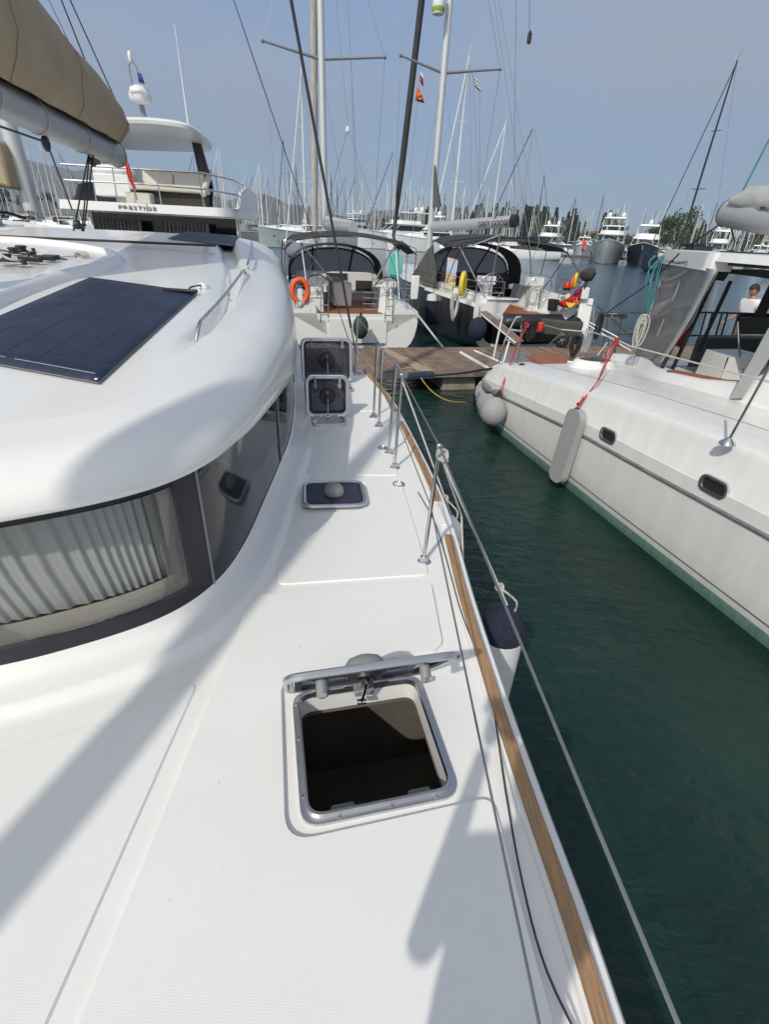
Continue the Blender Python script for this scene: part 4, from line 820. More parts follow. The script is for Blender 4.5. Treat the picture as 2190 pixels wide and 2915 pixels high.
b = MB(); inn = [T2 + (p - T2) * .86 + Vector((0, 0, .16)) for p in rr]; b.grid([[p - f2 * .02 for p in rr], [p - f2 * .02 for p in inn], [p + f2 * .10 for p in inn]]); b.build('transom_rim', WHFAR, sb2, smooth=40)
b = MB(); b.slab([q2(-1.25, .12, 1.0), q2(1.25, .12, 1.0), q2(1.15, .12, .30), q2(-1.15, .12, .30)], .05); b.build('transom_panel', CHAR, sb2, bevel=.02)
b = MB()
for s_ in (-1, 1):
    rws = [[q2(s_ * (w_ + .01), v, z - .02) for v, w_, z in sh2[:3]], [q2(s_ * (w_ - .04), v, z + .06) for v, w_, z in sh2[:3]], [q2(s_ * (w_ - .38), v, z + .08) for v, w_, z in sh2[:3]], [q2(s_ * (w_ - .5), v, z + .26) for v, w_, z in sh2[:3]], [q2(s_ * (w_ - .72), v, z + .26) for v, w_, z in sh2[:3]], [q2(s_ * (w_ - .80), v, 1.15) for v, w_, z in sh2[:3]], [q2(s_ * (w_ - 1.1), v, 1.13) for v, w_, z in sh2[:3]], [q2(s_ * (w_ - 1.12), v, .75) for v, w_, z in sh2[:3]]]
    b.grid(rws); b.flat([r_[0] for r_ in rws])
b.build('cockpit_coaming', WHFAR, sb2, smooth=40)
deckl = [q2(-w_ + .0, v, z + .03) for v, w_, z in sh2[2:]]; deckr = [q2(w_, v, z + .03) for v, w_, z in sh2[2:]]
b = MB(); b.grid([deckl, [(p + r_) / 2 + Vector((0, 0, .08)) for p, r_ in zip(deckl, deckr)], deckr]); b.build('deck', WHFAR, sb2, smooth=60)
b = MB(); b.slab([q2(-1.25, .03, 1.08), q2(1.25, .03, 1.08), q2(1.25, 4.4, 1.05), q2(-1.25, 4.4, 1.05)], .03); b.build('cockpit_sole', TEAKO, sb2, smooth=0)
b = MB(); b.box(q2(0, 4.5, 1.55), (3.1, .12, 1.0), R(17)); b.build('bulkhead', DGF, sb2, bevel=.03)
b = MB(); b.slab([q2(-1.15, -.02, .98), q2(1.2, -.02, .98), q2(1.1, -.55, .72), q2(-1.05, -.55, .72)], .05); b.build('passerelle_rack', BLK, sb2, bevel=.02)
b = MB()                                              # rolled dinghy lashed across the stern
b.tube([q2(-1.2, -.25, .95), q2(-1.0, -.32, 1.0), q2(.9, -.32, 1.0), q2(1.15, -.25, .95)], [.10, .26, .28, .10], 14, flat=.9); b.build('covered_dinghy', BLK, sb2, smooth=70)
for x in (-1.05, 1.25):
    b = MB(); b.slab([q2(x - .55, -.05, 1.62), q2(x + .55, -.05, 1.62), q2(x + .45, .55, 1.60), q2(x - .45, .55, 1.60)], .05); b.slab([q2(x - .5, .05, 1.60), q2(x + .4, .05, 1.60), q2(x + .05, .08, 1.08), q2(x - .48, .08, 1.08)], .05); b.build('helm_seat', WHFAR, sb2, bevel=.02)
for px_ in (1378, 1540):
    p = Dp(px_, 812, q2(0, 1.5).y); x = (p - T2).dot(u2)
    b = MB(); b.box(q2(x, 1.62, 2.02), (.62, .16, .26), R(17)); b.prism(rpoly([(-.2, -.2), (.2, -.2), (.15, .2), (-.15, .2)], .05), 0, .85, inset=.04, M=Matrix.Translation(q2(x, 1.6, 1.06)) @ Matrix.Rotation(R(17), 4, 'Z')); b.build('helm_pedestal', WHFAR, sb2, bevel=.02)
    wheel(q2(x - .02, 1.25, 1.80), .47, sb2, (u2, f2), STEEL)
bm2 = canopy(q2, -2.0, 2.0, 1.5, 4.2, 3.0, 3.15, .18, sb2, DGF, 'bimini', .12)
for v in (1.6, 2.9, 4.1): tubes(sb2, 'bimini_bow', BLK, [cat([q2(-1.95, 2.2 + .3 * v, 1.6), q2(-1.98, v, 2.9), q2(-1.6, v, 3.12), q2(0, v, 3.28), q2(1.6, v, 3.12), q2(1.98, v, 2.9), q2(1.95, 2.2 + .3 * v, 1.6)], 6)], .015)
tubes(sb2, 'bimini_strut', STEEL, [[q2(1.98, 1.6, 2.95), Dp(1655, 785, q2(2, .3).y)], [q2(-1.98, 1.6, 2.95), q2(-1.5, .1, 1.5)], [q2(-1.4, .1, 3.35), q2(-1.45, .2, 1.5)], [q2(-1.4, .1, 3.35), q2(-2.0, .8, 3.0)]], .02)
hd = hood(q2, -1.95, 1.75, 4.0, 6.2, 1.68, 3.05, sb2, VINY2)
# grey side curtain of the hood (port side)
b = MB(); pp = [q2(-1.95, 4.1, 2.95), q2(-2.02, 3.2, 1.62), q2(-2.05, 4.6, 1.6), q2(-1.98, 6.2, 1.75), q2(-1.75, 5.2, 2.75)]; b.slab(pp, .02); b.build('side_curtain', mat('worn_canvas', (.13, .13, .125), .9, var=.25, vscale=4, bump=.4, bscale=9), sb2, smooth=0)
b = MB(); b.slab([q2(-2.0, 2.5, 2.62), q2(-1.65, 2.4, 2.56), q2(-1.7, 2.4, 1.55), q2(-2.0, 2.5, 1.62)], .015); 
tw = b.build('striped_towel', mat('towel_white', (.55, .57, .62), .9), sb2, smooth=0)
for k, cc in enumerate(((.42, .55, .75), (.70, .38, .26), (.62, .55, .25), (.30, .40, .28))):
    b = MB(); za, zc = 2.35 - .22 * k, 2.18 - .22 * k; b.slab([q2(-2.0, 2.487, za), q2(-1.66, 2.387, za - .05), q2(-1.68, 2.387, zc - .05), q2(-2.0, 2.487, zc)], .016); b.build('towel_stripe', mat('stripe_dye', cc, .9), tw, smooth=0)
horseshoe(q2(-1.98, 1.05, 1.92), (u2 * .6 + f2 * .8).normalized(), sb2, YEL, .24, rr_=.075)
b = MB(); b.tube([q2(-2.02, 1.0, 1.95), q2(-2.02, 1.0, 1.75)], .06, 10); b.build('buoy_light', ORG, sb2)
pushpit(q2, sb2, 2.05, 1.48, (-1.0, 1.0))
for s_ in (-1, 1):
    for v in (3.4, 5.6, 7.8, 10.2, 12.4): w_ = itp(v, [x[0] for x in sh2], [x[1] for x in sh2]); tubes(sb2, 'stanchion', STEEL, [[q2(s_ * (w_ - .05), v, 1.5), q2(s_ * (w_ - .05), v, 2.14)]], .012)
    tubes(sb2, 'lifeline', WIRE, [[q2(s_ * (itp(v, [x[0] for x in sh2], [x[1] for x in sh2]) - .05), v, 1.5 + h) for v in (1.7, 3.4, 5.6, 7.8, 10.2, 12.4, 14.4)] for h in (.62, .32)], .006)
# paddle board standing on the deck, seen through the hood
def board(c, u, up, l_, w_, m_, label, name='paddle_board', m2=None):
    b = MB(); pts = [c + u * (w_ / 2 * math.cos(a)) + up * (l_ / 2 * math.sin(a)) for a in [2 * math.pi * k / 26 for k in range(26)]]; b.slab(pts, .08); o = b.build(name, m_, bevel=.02); tag(o, label, 'paddle board')
    if m2: b = MB(); b.slab([c + (p - c) * .78 - f2 * .045 for p in pts], .01); b.build('deck_pad', m2, o, smooth=0)
    return o
board(q2(.35, 7.4, 2.0), u2, Vector((0, 0, 1)), 1.15, 3.4, mat('board_orange', (.72, .32, .12), .5), 'curved orange and grey paddle board standing behind the sailboat hood window', m2=mat('board_grey', (.12, .13, .15), .5))
board(Dp(1126, 757, 19.5), (u1 * .95 + Vector((0, 0, .25))).normalized(), (Vector((0, 0, 1)) - u1 * .1).normalized(), .95, .50, TURQ, 'turquoise paddle board upright on the white sailboat side deck')
# stern clutter: ensign, jackets, rail pods, outboard
b = MB(); fp = Dp(1668, 820, q2(0, .2).y); ft_ = Dp(1640, 745, q2(0, .2).y); b.tube([Dp(1640, 862, q2(0, .2).y), Dp(1662, 790, q2(0, .2).y)], .014, 6); st_ = b.build('flag_staff', ALUw, sb2)
rows = []
pa_ = [Dp(1663, 800, q2(0, .15).y), Dp(1620, 845, q2(0, .05).y), Dp(1580, 862, q2(0, 0).y)]; pb_ = [Dp(1655, 850, q2(0, .25).y), Dp(1625, 872, q2(0, .1).y), Dp(1592, 872, q2(0, .02).y)]
for f in (0, .25, .5, .75, 1): rows.append([p.lerp(r_, f) + f2 * .05 * math.sin(i * 1.7 + f * 4) for i, (p, r_) in enumerate(zip(cat(pa_, 6), cat(pb_, 6)))])
b = MB(); b.grid(rows); en = b.build('ensign', RED, smooth=60, solid=.004); tag(en, 'red ensign drooping from the charcoal sailboat stern rail', 'flag')
b = MB(); b.grid([[p + (r_ - p) * f for p, r_ in zip(rows[0][:5], rows[2][:5])] for f in (0, .5, 1)]); cn = b.build('canton', mat('flag_blue', (.05, .07, .22), .8), en, smooth=60, solid=.012)
b = MB(); b.tube([rows[0][0] , rows[2][4]], .012, 5); b.tube([rows[2][0], rows[0][4]], .012, 5); b.build('canton_cross', mat('flag_white', (.7, .7, .7), .8), en)
def blob(b, c, r_, sc_, seed, amp=.18, n=14):
    rd = random.Random(seed); ph = [(rd.uniform(1, 4), rd.uniform(1, 4), rd.uniform(0, 6)) for _ in range(5)]; rows = []
    for i in range(n // 2 + 1):
        a = math.pi * i / (n // 2); row = []
        for k in range(n): p_ = 2 * math.pi * k / n; f = 1 + amp * sum(math.sin(x * a + round(y_) * p_ + z_) for x, y_, z_ in ph) / 2.2 * math.sin(a); row.append(c + Vector((math.sin(a) * math.cos(p_) * r_ * sc_[0], math.sin(a) * math.sin(p_) * r_ * sc_[1], math.cos(a) * r_ * sc_[2])) * f)
        rows.append(row)
    b.grid(rows, cu=True)
pod = Dp(1677, 782, q2(0, .15).y); b = MB(); blob(b, pod, .24, (1.0, .7, .85), 4, .14, 10); b.tube([pod - Vector((0, 0, .12)), pod - Vector((.04, 0, .42))], [.05, .03], 7); tag(b.build('outboard_cover', DGF, smooth=30), 'black cloth cover over an outboard motor on the charcoal sailboat rail', 'motor cover')
yb_ = q2(0, .12).y
c = Dp(1616, 812, yb_); b = MB(); b.lathe(c - Vector((0, 0, .12)), [(.10, 0), (.12, .06), (.11, .17), (.06, .22), (0, .23)], 14); o = b.build('rescue_float', RED, smooth=60); tag(o, 'small red and black rescue float on the stern rail', 'rescue float'); b = MB(); b.lathe(c - Vector((0, 0, .14)), [(.0, 0), (.10, .0), (.122, .07), (.10, .07)], 14); b.build('float_base', BLK, o)
horseshoe(Dp(1640, 800, yb_), (u2 * .7 + f2 * .7).normalized(), sb2, YEL, .14, rr_=.05); horseshoe(Dp(1632, 806, yb_ - .1), (u2 * .7 + f2 * .7).normalized(), sb2, ORG, .12, rr_=.04)
for x, y, r_, m_, l_, sd_ in ((1622, 868, .11, YEL, 'crumpled yellow lifejacket under the red ensign', 3), (1640, 862, .08, ORG, 'crumpled orange lifejacket under the red ensign', 5), (1606, 850, .07, mat('float_green', (.05, .3, .12), .5), 'small green bag under the red ensign', 6), (1618, 845, .09, FWH, 'small white bag beside the red ensign', 8)):
    b = MB(); blob(b, Dp(x, y, yb_), r_, (1.3, .6, 1.0), sd_, .35, 12); tag(b.build('stowed_gear', m_, smooth=40), l_, 'lifejacket' if 'jacket' in l_ else 'bag')
b = MB(); c = Dp(1575, 868, q2(0, -.05).y); b.lathe(c - Vector((0, 0, .17)), [(.14, 0), (.17, .3), (.17, .33), (.15, .33), (.13, .05), (0, .05)], 16); tag(b.build('bucket', BLK), 'black bucket hanging on the charcoal sailboat stern', 'bucket')
b = MB(); b.slab([Dp(1655, 850, q2(0, .4).y), Dp(1690, 850, q2(0, .4).y), Dp(1668, 985 - 20, q2(0, .1).y), Dp(1640, 925, q2(0, .1).y)], .12); b.build('stern_quarter', WHFAR, sb2, bevel=.03)
b = MB(); b.slab([Dp(1660, 818, q2(0, .2).y), Dp(1680, 818, q2(0, .2).y), Dp(1674, 852, q2(0, .2).y), Dp(1652, 852, q2(0, .2).y)], .14); b.build('outboard_bracket', WHFAR, sb2, bevel=.03)
# fenders of sailboat 2
for (x, y, yy_, r_, sc_, lab) in ((1360, 937, 15.7, .29, (1, 1, 1.2), 'round navy fender at the left stern corner of the charcoal sailboat'), (1634, 930, 16.4, .27, (1, 1, 1.1), 'round navy fender at the right stern corner of the charcoal sailboat')):
    c = Dp(x, y, yy_); t_ = thing('fender', lab, 'fender', c, 'navy ball fenders'); b = MB(); b.ball(c, r_, 20, sc_); b.build('ball', FNV, t_, smooth=70); b = MB(); b.tube([c + Vector((0, 0, r_)), c + Vector((.0, .1, r_ + .35))], .012, 6); b.build('rope', RB, t_)
c = Dp(1230, 880, 19.0); t_ = thing('fender', 'long navy covered fender with pale cap on the charcoal hull side', 'fender', c)
b = MB(); b.lathe(c, [(0, -.55), (.10, -.52), (.22, -.40), (.24, 0), (.22, .30)], 18); b.build('body', FNV, t_, smooth=60); b = MB(); b.lathe(c, [(.222, .30), (.20, .48), (.05, .52), (0, .52)], 18); b.build('cap', FWH, t_); b = MB(); b.tube([c + Vector((0, 0, .5)), c + Vector((.1, .1, 1.25))], .012, 6); b.build('rope', RB, t_)
# coiled white line on the port quarter
def coil(c, m_, name, lab, n=7, w_=.10, h=.45, r_=.018, seed=1, up=Vector((0, 0, 1)), sd_=Vector((1, 0, 0))):
    rnd = random.Random(seed); b = MB()
    for k in range(n):
        ww = w_ * rnd.uniform(.6, 1.2); hh = h * rnd.uniform(.8, 1.1); o = Vector((rnd.uniform(-.03, .03), rnd.uniform(-.04, .04), 0))
        b.tube([c + o + sd_ * ww * math.sin(a) * (1 + .2 * math.cos(a)) - up * hh * (1 - math.cos(a)) / 2 for a in [2 * math.pi * j / 16 for j in range(17)]], r_, 6)
    for k in range(4): b.tube([c - up * (.05 + .03 * k) + (sd_ * math.cos(a) + sd_.cross(up) * math.sin(a)) * w_ * .45 for a in [2 * math.pi * j / 10 for j in range(11)]], r_, 6)
    return tag(b.build(name, m_, smooth=70), lab, 'rope')
coil(Dp(1298, 835, 16.4), RW, 'coiled_rope', 'white rope coil hanging at the charcoal sailboat left quarter', 7, .10, .75, .02, 3, sd_=u2)
# rig 2
mv2 = 9.6; mb2 = q2(0, mv2); yy = mb2.y
m0 = Dp(1223, 674, yy); m1 = Dp(1281, 0, yy); m0.z = 1.7; mt = m1 + (m1 - m0) * .5; print('sb2 mast', mb2, m0, mt)
J = Dp(1262, 208, yy); LT = Dp(1141, 158, yy - .2); RT_ = Dp(1425, 197, yy + .3); j2 = m0 + (mt - m0) * .93
rig(q2, sb2, m0, mt, ALUw, [(J, LT, RT_)], .14, .045, [([q2(-1.9, mv2 - .4, 1.6), LT, LT + (j2 - LT) * .99], .012, WIRE), ([q2(1.9, mv2 - .4, 1.6), RT_, RT_ + (j2 - RT_) * .99], .012, WIRE), ([q2(-1.4, mv2 - .6, 1.6), J], .009, WIRE)])
b0_ = Dp(1121, 670, yy + 3.6); ft = Dp(1201, 0, yy + 1.6)
b = MB(); b.tube([q2(0, 14.8, 1.8), b0_ , b0_.lerp(ft, .35), ft, ft + (ft - b0_) * .4], [.05, .08, .15, .135, .08], 10); b.build('furled_genoa', mat('charcoal_sail', (.05, .052, .055), .9, var=.2, vscale=3), sb2)
bmA = Dp(1232, 646, yy - .2); bmB = Dp(1457, 630, yy - 3.5); r_ = .19
b = MB(); b.tube([bmA, bmB], .15, 12, flat=1.35); bo = b.build('boom', BOOM, sb2); b = MB(); b.tube([bmB, bmB + (bmB - bmA).normalized() * .25], .16, 12, flat=1.4); b.build('boom_end', BLK, bo)
dx = (bmB - bmA).normalized(); nn = dx.cross(Vector((0, 0, 1))).normalized(); nn = nn if nn.y < 0 else -nn
text('GREY GOOSE', .26, 'lettering', BLK, bo, frame3(bmA.lerp(bmB, .82) + nn * .155 - Vector((0, 0, .05)), dx, (0, 0, 1)), .004)
b = MB(); c = bmA.lerp(bmB, .83) + nn * .16 + Vector((0, 0, .13)); b.slab([c, c + dx * .05 + Vector((0, 0, .0)), c + dx * .10 + Vector((0, 0, .14)), c + dx * .02 + Vector((0, 0, .06))], .008); b.build('goose_emblem', BLK, bo, smooth=0)
b = MB(); b.slab([bmA.lerp(bmB, .955) + nn * .16 + Vector((0, 0, -.14)), bmA.lerp(bmB, .985) + nn * .16 + Vector((0, 0, -.14)), bmA.lerp(bmB, .985) + nn * .16 + Vector((0, 0, -.10)), bmA.lerp(bmB, .955) + nn * .16 + Vector((0, 0, -.10))], .006); b.build('boom_mark', BLK, bo, smooth=0)
b = MB(); c = Dp(1250, 5, yy - .5); b.lathe(c - Vector((0, 0, .38)), [(0, 0), (.2, .03), (.24, .12), (.24, .75), (.2, .8), (0, .82)], 16); rf = b.build('radar_reflector', WHFAR, sb2, smooth=50); b = MB(); b.lathe(c - Vector((0, 0, .36)), [(.20, .02), (.245, .10), (.245, .2), (.242, .2)], 16); b.build('reflector_band', mat('lime_band', (.25, .42, .06), .6), rf)
b = MB(); wv = [Dp(1228 + 8 * math.sin(k), 600 - k * 40, yy - .15) for k in range(5)]; b.tube([Dp(1245, 590, yy - .2), Dp(1240, 520, yy - .2), Dp(1238, 470, yy - .2)], [.20, .10, .03], 8); b.build('sail_tack', mat('charcoal_cloth', (.10, .10, .11), .9), sb2)
def pennant(top, dxy, pts, m_, lab, stripes=None):
    b = MB(); P = [Dp(x, y, top) for x, y in pts]; b.grid([[P[0], P[0].lerp(P[1], .5) + Vector((0, .05, 0)), P[1]], [P[3].lerp(P[0], .5), (P[0] + P[1] + P[2] + P[3]) / 4 + Vector((0, -.06, 0)), P[1].lerp(P[2], .5)], [P[3], P[3].lerp(P[2], .5) + Vector((0, .05, 0)), P[2]]]); o = b.build('flag', m_, smooth=60, solid=.006); tag(o, lab, 'flag')
    if stripes:
        for (a, c, mm) in stripes: b = MB(); b.slab([P[0].lerp(P[3], a) + Vector((0, -.04, 0)), P[1].lerp(P[2], a) + Vector((0, -.04, 0)), P[1].lerp(P[2], c) + Vector((0, -.04, 0)), P[0].lerp(P[3], c) + Vector((0, -.04, 0))], .10); b.build('flag_stripe', mm, o, smooth=0)
    return o
FW = mat('flag_pale', (.62, .64, .68), .8); FB = mat('flag_navy', (.03, .07, .25), .8); FR = mat('flag_crimson', (.42, .03, .04), .8)
pennant(yy - 1, 0, [(1197, 203), (1205, 215), (1206, 248), (1196, 232)], FR, 'small white and dark red courtesy flag, upper one on the halyard', [(0, .35, FW)])
f_ = pennant(yy - 1, 0, [(1187, 247), (1200, 262), (1209, 294), (1183, 287)], mat('flag_red', (.55, .07, .03), .8), 'red triangular flag with yellow marks, lower one on the halyard')
b = MB(); c = Dp(1193, 272, yy - 1.12); b.tube([c, c + Vector((.05, 0, .12)), c + Vector((.12, 0, .02))], .02, 5); b.tube([c + Vector((.0, 0, -.1)), c + Vector((.12, 0, -.1))], .02, 5); b.build('flag_mark', YEL, f_)
pennant(yy - .5, 0, [(1348, 215), (1356, 222), (1370, 262), (1352, 245)], FB, 'blue and white striped flag under the right spreader', [(.15, .3, FW), (.45, .6, FW), (.75, .9, FW)])
tubes(sb2, 'flag_halyard', WIRE, [[Dp(1198, 190, yy - 1), Dp(1168, 500, yy - 1), Dp(1120, 690, yy - 1)], [Dp(1347, 205, yy - .5), Dp(1364, 560, yy - .5)], [Dp(1366, 250, yy - 2), Dp(1367, 640, yy - 2)], [Dp(1262, 210, yy), Dp(1310, 560, yy - 1.5)]], .008)
tubes(sb2, 'running_backstay', DWIRE, [[Dp(1508, 0, 15.5), Dp(1508, 100, 15.5)]], .006)
b = MB(); c = Dp(1508, 108, 15.5); b.lathe(c, [(0, -.12), (.05, -.08), (.05, .08), (0, .14)], 10); b.build('hoist_block', BLK, sb2)
tubes(sb2, 'backstay', WIRE, [[mt, q2(0, .2, 3.2), q2(-.6, .1, 1.5)], [mt, q2(.3, .15, 1.5)], [Dp(1470, 0, 18), Dp(1464, 610, 18)]], .009)
# ================================================================ NEIGHBOURING CATAMARAN (right)
Q0 = Vector((1.72, 10.5, 0)); QB = Vector((.263, -.965, 0)); QM = Vector((.965, .263, 0))
def q(s, m_, z=0): return Q0 + QB * s + QM * m_ + Vector((0, 0, z))
def sm(p): d = Vector(p) - Q0; return d.dot(QB), d.dot(QM)
ct = thing('catamaran', 'white catamaran on the right with green waterline, oval portholes and grey cockpit curtain', 'catamaran', q(3, 2.6, 0))
SS = [-.30, -.1, .15, .42, .50, .60, .80, 1.0, 1.3, 1.8, 2.6, 3.4, 4.2, 5, 5.8, 6.6, 7.6, 8.8, 10, 11.2, 12]
def she(s): return itp(s, [-.3, 0, .42, .55, .75, 1.0, 1.45, 4.1, 5.6, 7, 11, 12], [.52, .60, .66, .90, 1.10, 1.20, 1.25, 1.52, 1.62, 1.69, 1.84, 1.86])
def pl(s): return itp(s, [-.3, -.1, .3, .8, 1.5, 5, 8, 10, 12], [.45, .20, .04, -.02, -.03, 0, .06, .28, .75])      # inboard pinch of the side
def rubz(s): return itp(s, [0, 1.2, 1.9, 4, 5.6, 6.9, 11], [.62, .70, .75, .92, .97, 1.02, 1.15])
def cm(s): return itp(s, [-.3, 1.0, 1.9, 3.45, 12], [2.3, 2.4, 2.33, 1.42, 1.42])
rows = []
def hrow(fz, dm): rows.append([q(s, pl(s) + (dm(s) if callable(dm) else dm), fz(s)) for s in SS])
hrow(lambda s: -.45, .35); hrow(lambda s: 0, .05); hrow(lambda s: .145, .02)
rows_a = list(rows); rows = [rows_a[-1]]
hrow(lambda s: .235, .0); hrow(lambda s: .45, -.02)
hrow(lambda s: min(rubz(s), she(s) - .3), -.03); hrow(lambda s: min(rubz(s) + .17, she(s) - .14), -.025); hrow(lambda s: min(rubz(s) + .18, she(s) - .13), -.015); hrow(lambda s: she(s) - .09, .02)
hrow(lambda s: she(s) - .03, .05); hrow(lambda s: she(s), .12); hrow(lambda s: she(s) + .03 * min(1, max(0, s - .6)), .42); hrow(lambda s: she(s) + .035 * min(1, max(0, s - .6)), .47); hrow(lambda s: she(s) + .05 * min(1, max(0, s - .6)), .56)
hrow(lambda s: she(s) + .06 * min(1, max(0, s - .6)), .75)
hrow(lambda s: she(s) + .06 * min(1, max(0, s - .6)), lambda s: cm(s) - pl(s))
b = MB(); b.grid([[p for p in r_] for r_ in rows]); b.flat([r_[0] for r_ in rows]); hull_r = b.build('hull', WH2, ct, smooth=40)
b = MB(); b.grid(rows_a); b.build('antifouling', ANTI, ct, smooth=40)
b = MB(); b.grid([[q(s, 2.1, z) for s in SS] for z in (-.3,)] + [[q(s, 2.1, she(s) + .07 * min(1, max(0, s - .6))) for s in SS]]); b.build('hull_inner_side', WH2, ct, smooth=0)
def along(s0, s1, fz, dm, r_, m_, name, n=40, fl=1):
    b = MB(); b.tube([q(s0 + (s1 - s0) * k / n, pl(s0 + (s1 - s0) * k / n) + dm, fz(s0 + (s1 - s0) * k / n)) for k in range(n + 1)], r_, 8, flat=fl); return b.build(name, m_, ct)
along(1.55, 12, lambda s: rubz(s), -.035, .022, RUB, 'rub_rail'); along(-.1, 12, lambda s: .236, .0, .007, mat('boot_line', (.08, .09, .10), .5), 'boot_stripe'); 
b = MB(); b.tube([q(1.15, -.03, .70), q(1.3, -.06, .72), q(1.55, -.06, .74), q(1.75, -.04, .745)], [.02, .07, .065, .02], 10); b.build('corner_bumper', RUB, ct, smooth=70)
b = MB(); b.tube([q(.55, .0, .78), q(.75, -.03, .72), q(.95, -.04, .70), q(1.2, -.03, .70)], [.02, .075, .085, .04], 10); b.build('corner_bumper', RUB, ct, smooth=70)
# portholes
def porthole(px, py, w_, h_, tilt):
    c = Vp(px, py, q(0, -.03), QB); s, _ = sm(c); c = q(s, pl(s) - .028, c.z); T = frame3(c, QB * math.cos(tilt) + Vector((0, 0, math.sin(tilt))), Vector((0, 0, 1))); 
    if T.to_3x3().col[2].dot(QM) > 0: T = frame3(c, -(QB * math.cos(tilt) + Vector((0, 0, math.sin(tilt)))), Vector((0, 0, 1)))
    b = MB(); b.prism(rrect(w_, h_, h_ / 2, n=10), -.01, .016, holes=[rrect(w_ - .075, h_ - .075, (h_ - .075) / 2, n=10)], inset=.005, M=T); f_ = b.build('porthole', ALU, ct, smooth=40)
    b = MB(); b.prism(rrect(w_ - .07, h_ - .07, (h_ - .07) / 2, n=10), -.01, .001, M=T); b.build('porthole_glass', mat('porthole_tint', (.035, .03, .028), .15, coat=.5), f_, smooth=0)
porthole(1733, 1240, .33, .185, .03); porthole(2027, 1385, .35, .19, .03)
# deck details: groove line, teak patches, round hatch
along(1.2, 12, lambda s: she(s) + .052, .60, .006, GRY, 'deck_seam')
b = MB(); b.prism([tuple(Z(x, y, 1.3)[:2]) for x, y in ((1500, 1015), (1565, 1006), (1640, 1018), (1650, 1035), (1580, 1042), (1540, 1038))], 1.28, 1.315); b.build('teak_step', TEAKO, ct, smooth=0)
tl = [Vp(x, y, q(0, 2.32), QB) for x, y in ((1912, 1055), (2052, 1085))]
c = Z(1690, 1042, 1.40); b = MB(); b.lathe(c, [(.38, -.08), (.32, .0), (.28, .09), (.25, .115), (.20, .115)], 26, sx=1.25, sy=.8); h_ = b.build('round_hatch', WH2, ct, smooth=60); b = MB(); b.lathe(c, [(.225, .113), (.20, .122), (0, .125)], 26, sx=1.25, sy=.8); b.build('hatch_glass', mat('hatch_tint', (.03, .03, .035), .25), h_, smooth=60)
b = MB(); b.box(Z(1632, 1033, 1.36), (.22, .06, .07), R(-20)); b.build('mooring_cleat', ALU, ct, bevel=.015)
# cockpit: floor, far side, coaming, seats
CM = 2.6
b = MB()
zc = lambda s: max(she(s) + .09, itp(s, [.9, 1.9, 3.45, 4.6, 4.9, 5.4, 8], [1.35, 1.5, 1.64, 1.76, 1.88, 2.3, 2.5]))
ss = [1.0, 1.5, 2.0, 2.6, 3.2, 3.7, 4.2, 4.8, 5.4, 6.4, 8.0]
b.grid([[q(s, cm(s) - .02, she(s) + .05) for s in ss], [q(s, cm(s) + .04, she(s) + .08) for s in ss], [q(s, cm(s) + .09, zc(s) - .03) for s in ss], [q(s, cm(s) + .13, zc(s)) for s in ss], [q(s, cm(s) + .30, zc(s)) for s in ss], [q(s, cm(s) + .33, zc(s) - .05) for s in ss], [q(s, cm(s) + .34, 1.05) for s in ss]])
b.build('cockpit_coaming', WH2, ct, smooth=45)
b = MB(); sq = [3.5, 3.8, 4.1, 4.4, 4.7]; b.grid([[q(s, cm(s) + m_, zc(s) + .014) for s in sq] for m_ in (.15, .30)]); b.build('teak_seat_trim', TEAKO, ct, smooth=0, solid=.018)
b = MB(); b.prism([tuple(q(s, m_)[:2]) for s, m_ in ((.9, 2.7), (1.9, 2.65), (3.45, 1.72), (8, 1.72), (8, 6.1), (.9, 6.1))], 1.0, 1.1); b.build('cockpit_sole', mat('cockpit_floor', (.30, .30, .30), .7, var=.2), ct, smooth=0)
SHCOAM = mat('shaded_coaming', (.14, .14, .13), .8, var=.15, vscale=4)  # far coaming of the cockpit, its shade put into the grey colour
b = MB(); b.grid([[q(s, m_, z) for s in (1.8, 6)] for m_, z in ((5.4, 1.1), (5.4, 1.88), (5.9, 1.90), (5.95, 1.1))]); b.box(q(1.9, 4.6, 1.4), (1.8, .3, .9), math.atan2(QM.y, QM.x)); b.build('cockpit_far_side', SHCOAM, ct, bevel=.03)
b = MB(); b.box(q(3.2, 5.0, 1.45), (.8, 2.6, .12), math.atan2(QM.y, QM.x)); b.box(q(3.2, 5.0, 1.25), (.7, 2.5, .3), math.atan2(QM.y, QM.x)); b.build('cockpit_cushion', BLK, ct, bevel=.04)
b = MB(); b.prism(rpoly([(-.45, -.35), (.5, -.35), (.5, .35), (-.30, .35)], .1), 1.1, 1.92, inset=.08, M=Matrix.Translation(q(3.55, 2.62)) @ Matrix.Rotation(math.atan2(QM.y, QM.x), 4, 'Z')); hp = b.build('helm_console', WH2, ct, bevel=.03)
c0_, c1_ = Dp(2098, 890, 7.6), Dp(2215, 935, 7.2)
b = MB(); b.slab([Dp(2102, 895, 7.7), Dp(2240, 893, 7.5), Dp(2240, 952, 7.5), Dp(2100, 950, 7.7)], .12); b.build('helm_seat_back', BLK, ct, bevel=.04)
tubes(ct, 'seat_frame', STEEL, [cat([Dp(2103, 915, 7.6), Dp(2106, 985, 7.55), Dp(2112, 1045, 7.5), Dp(2130, 1068, 7.4), Dp(2190, 1050, 7.3)], 5)], .016)
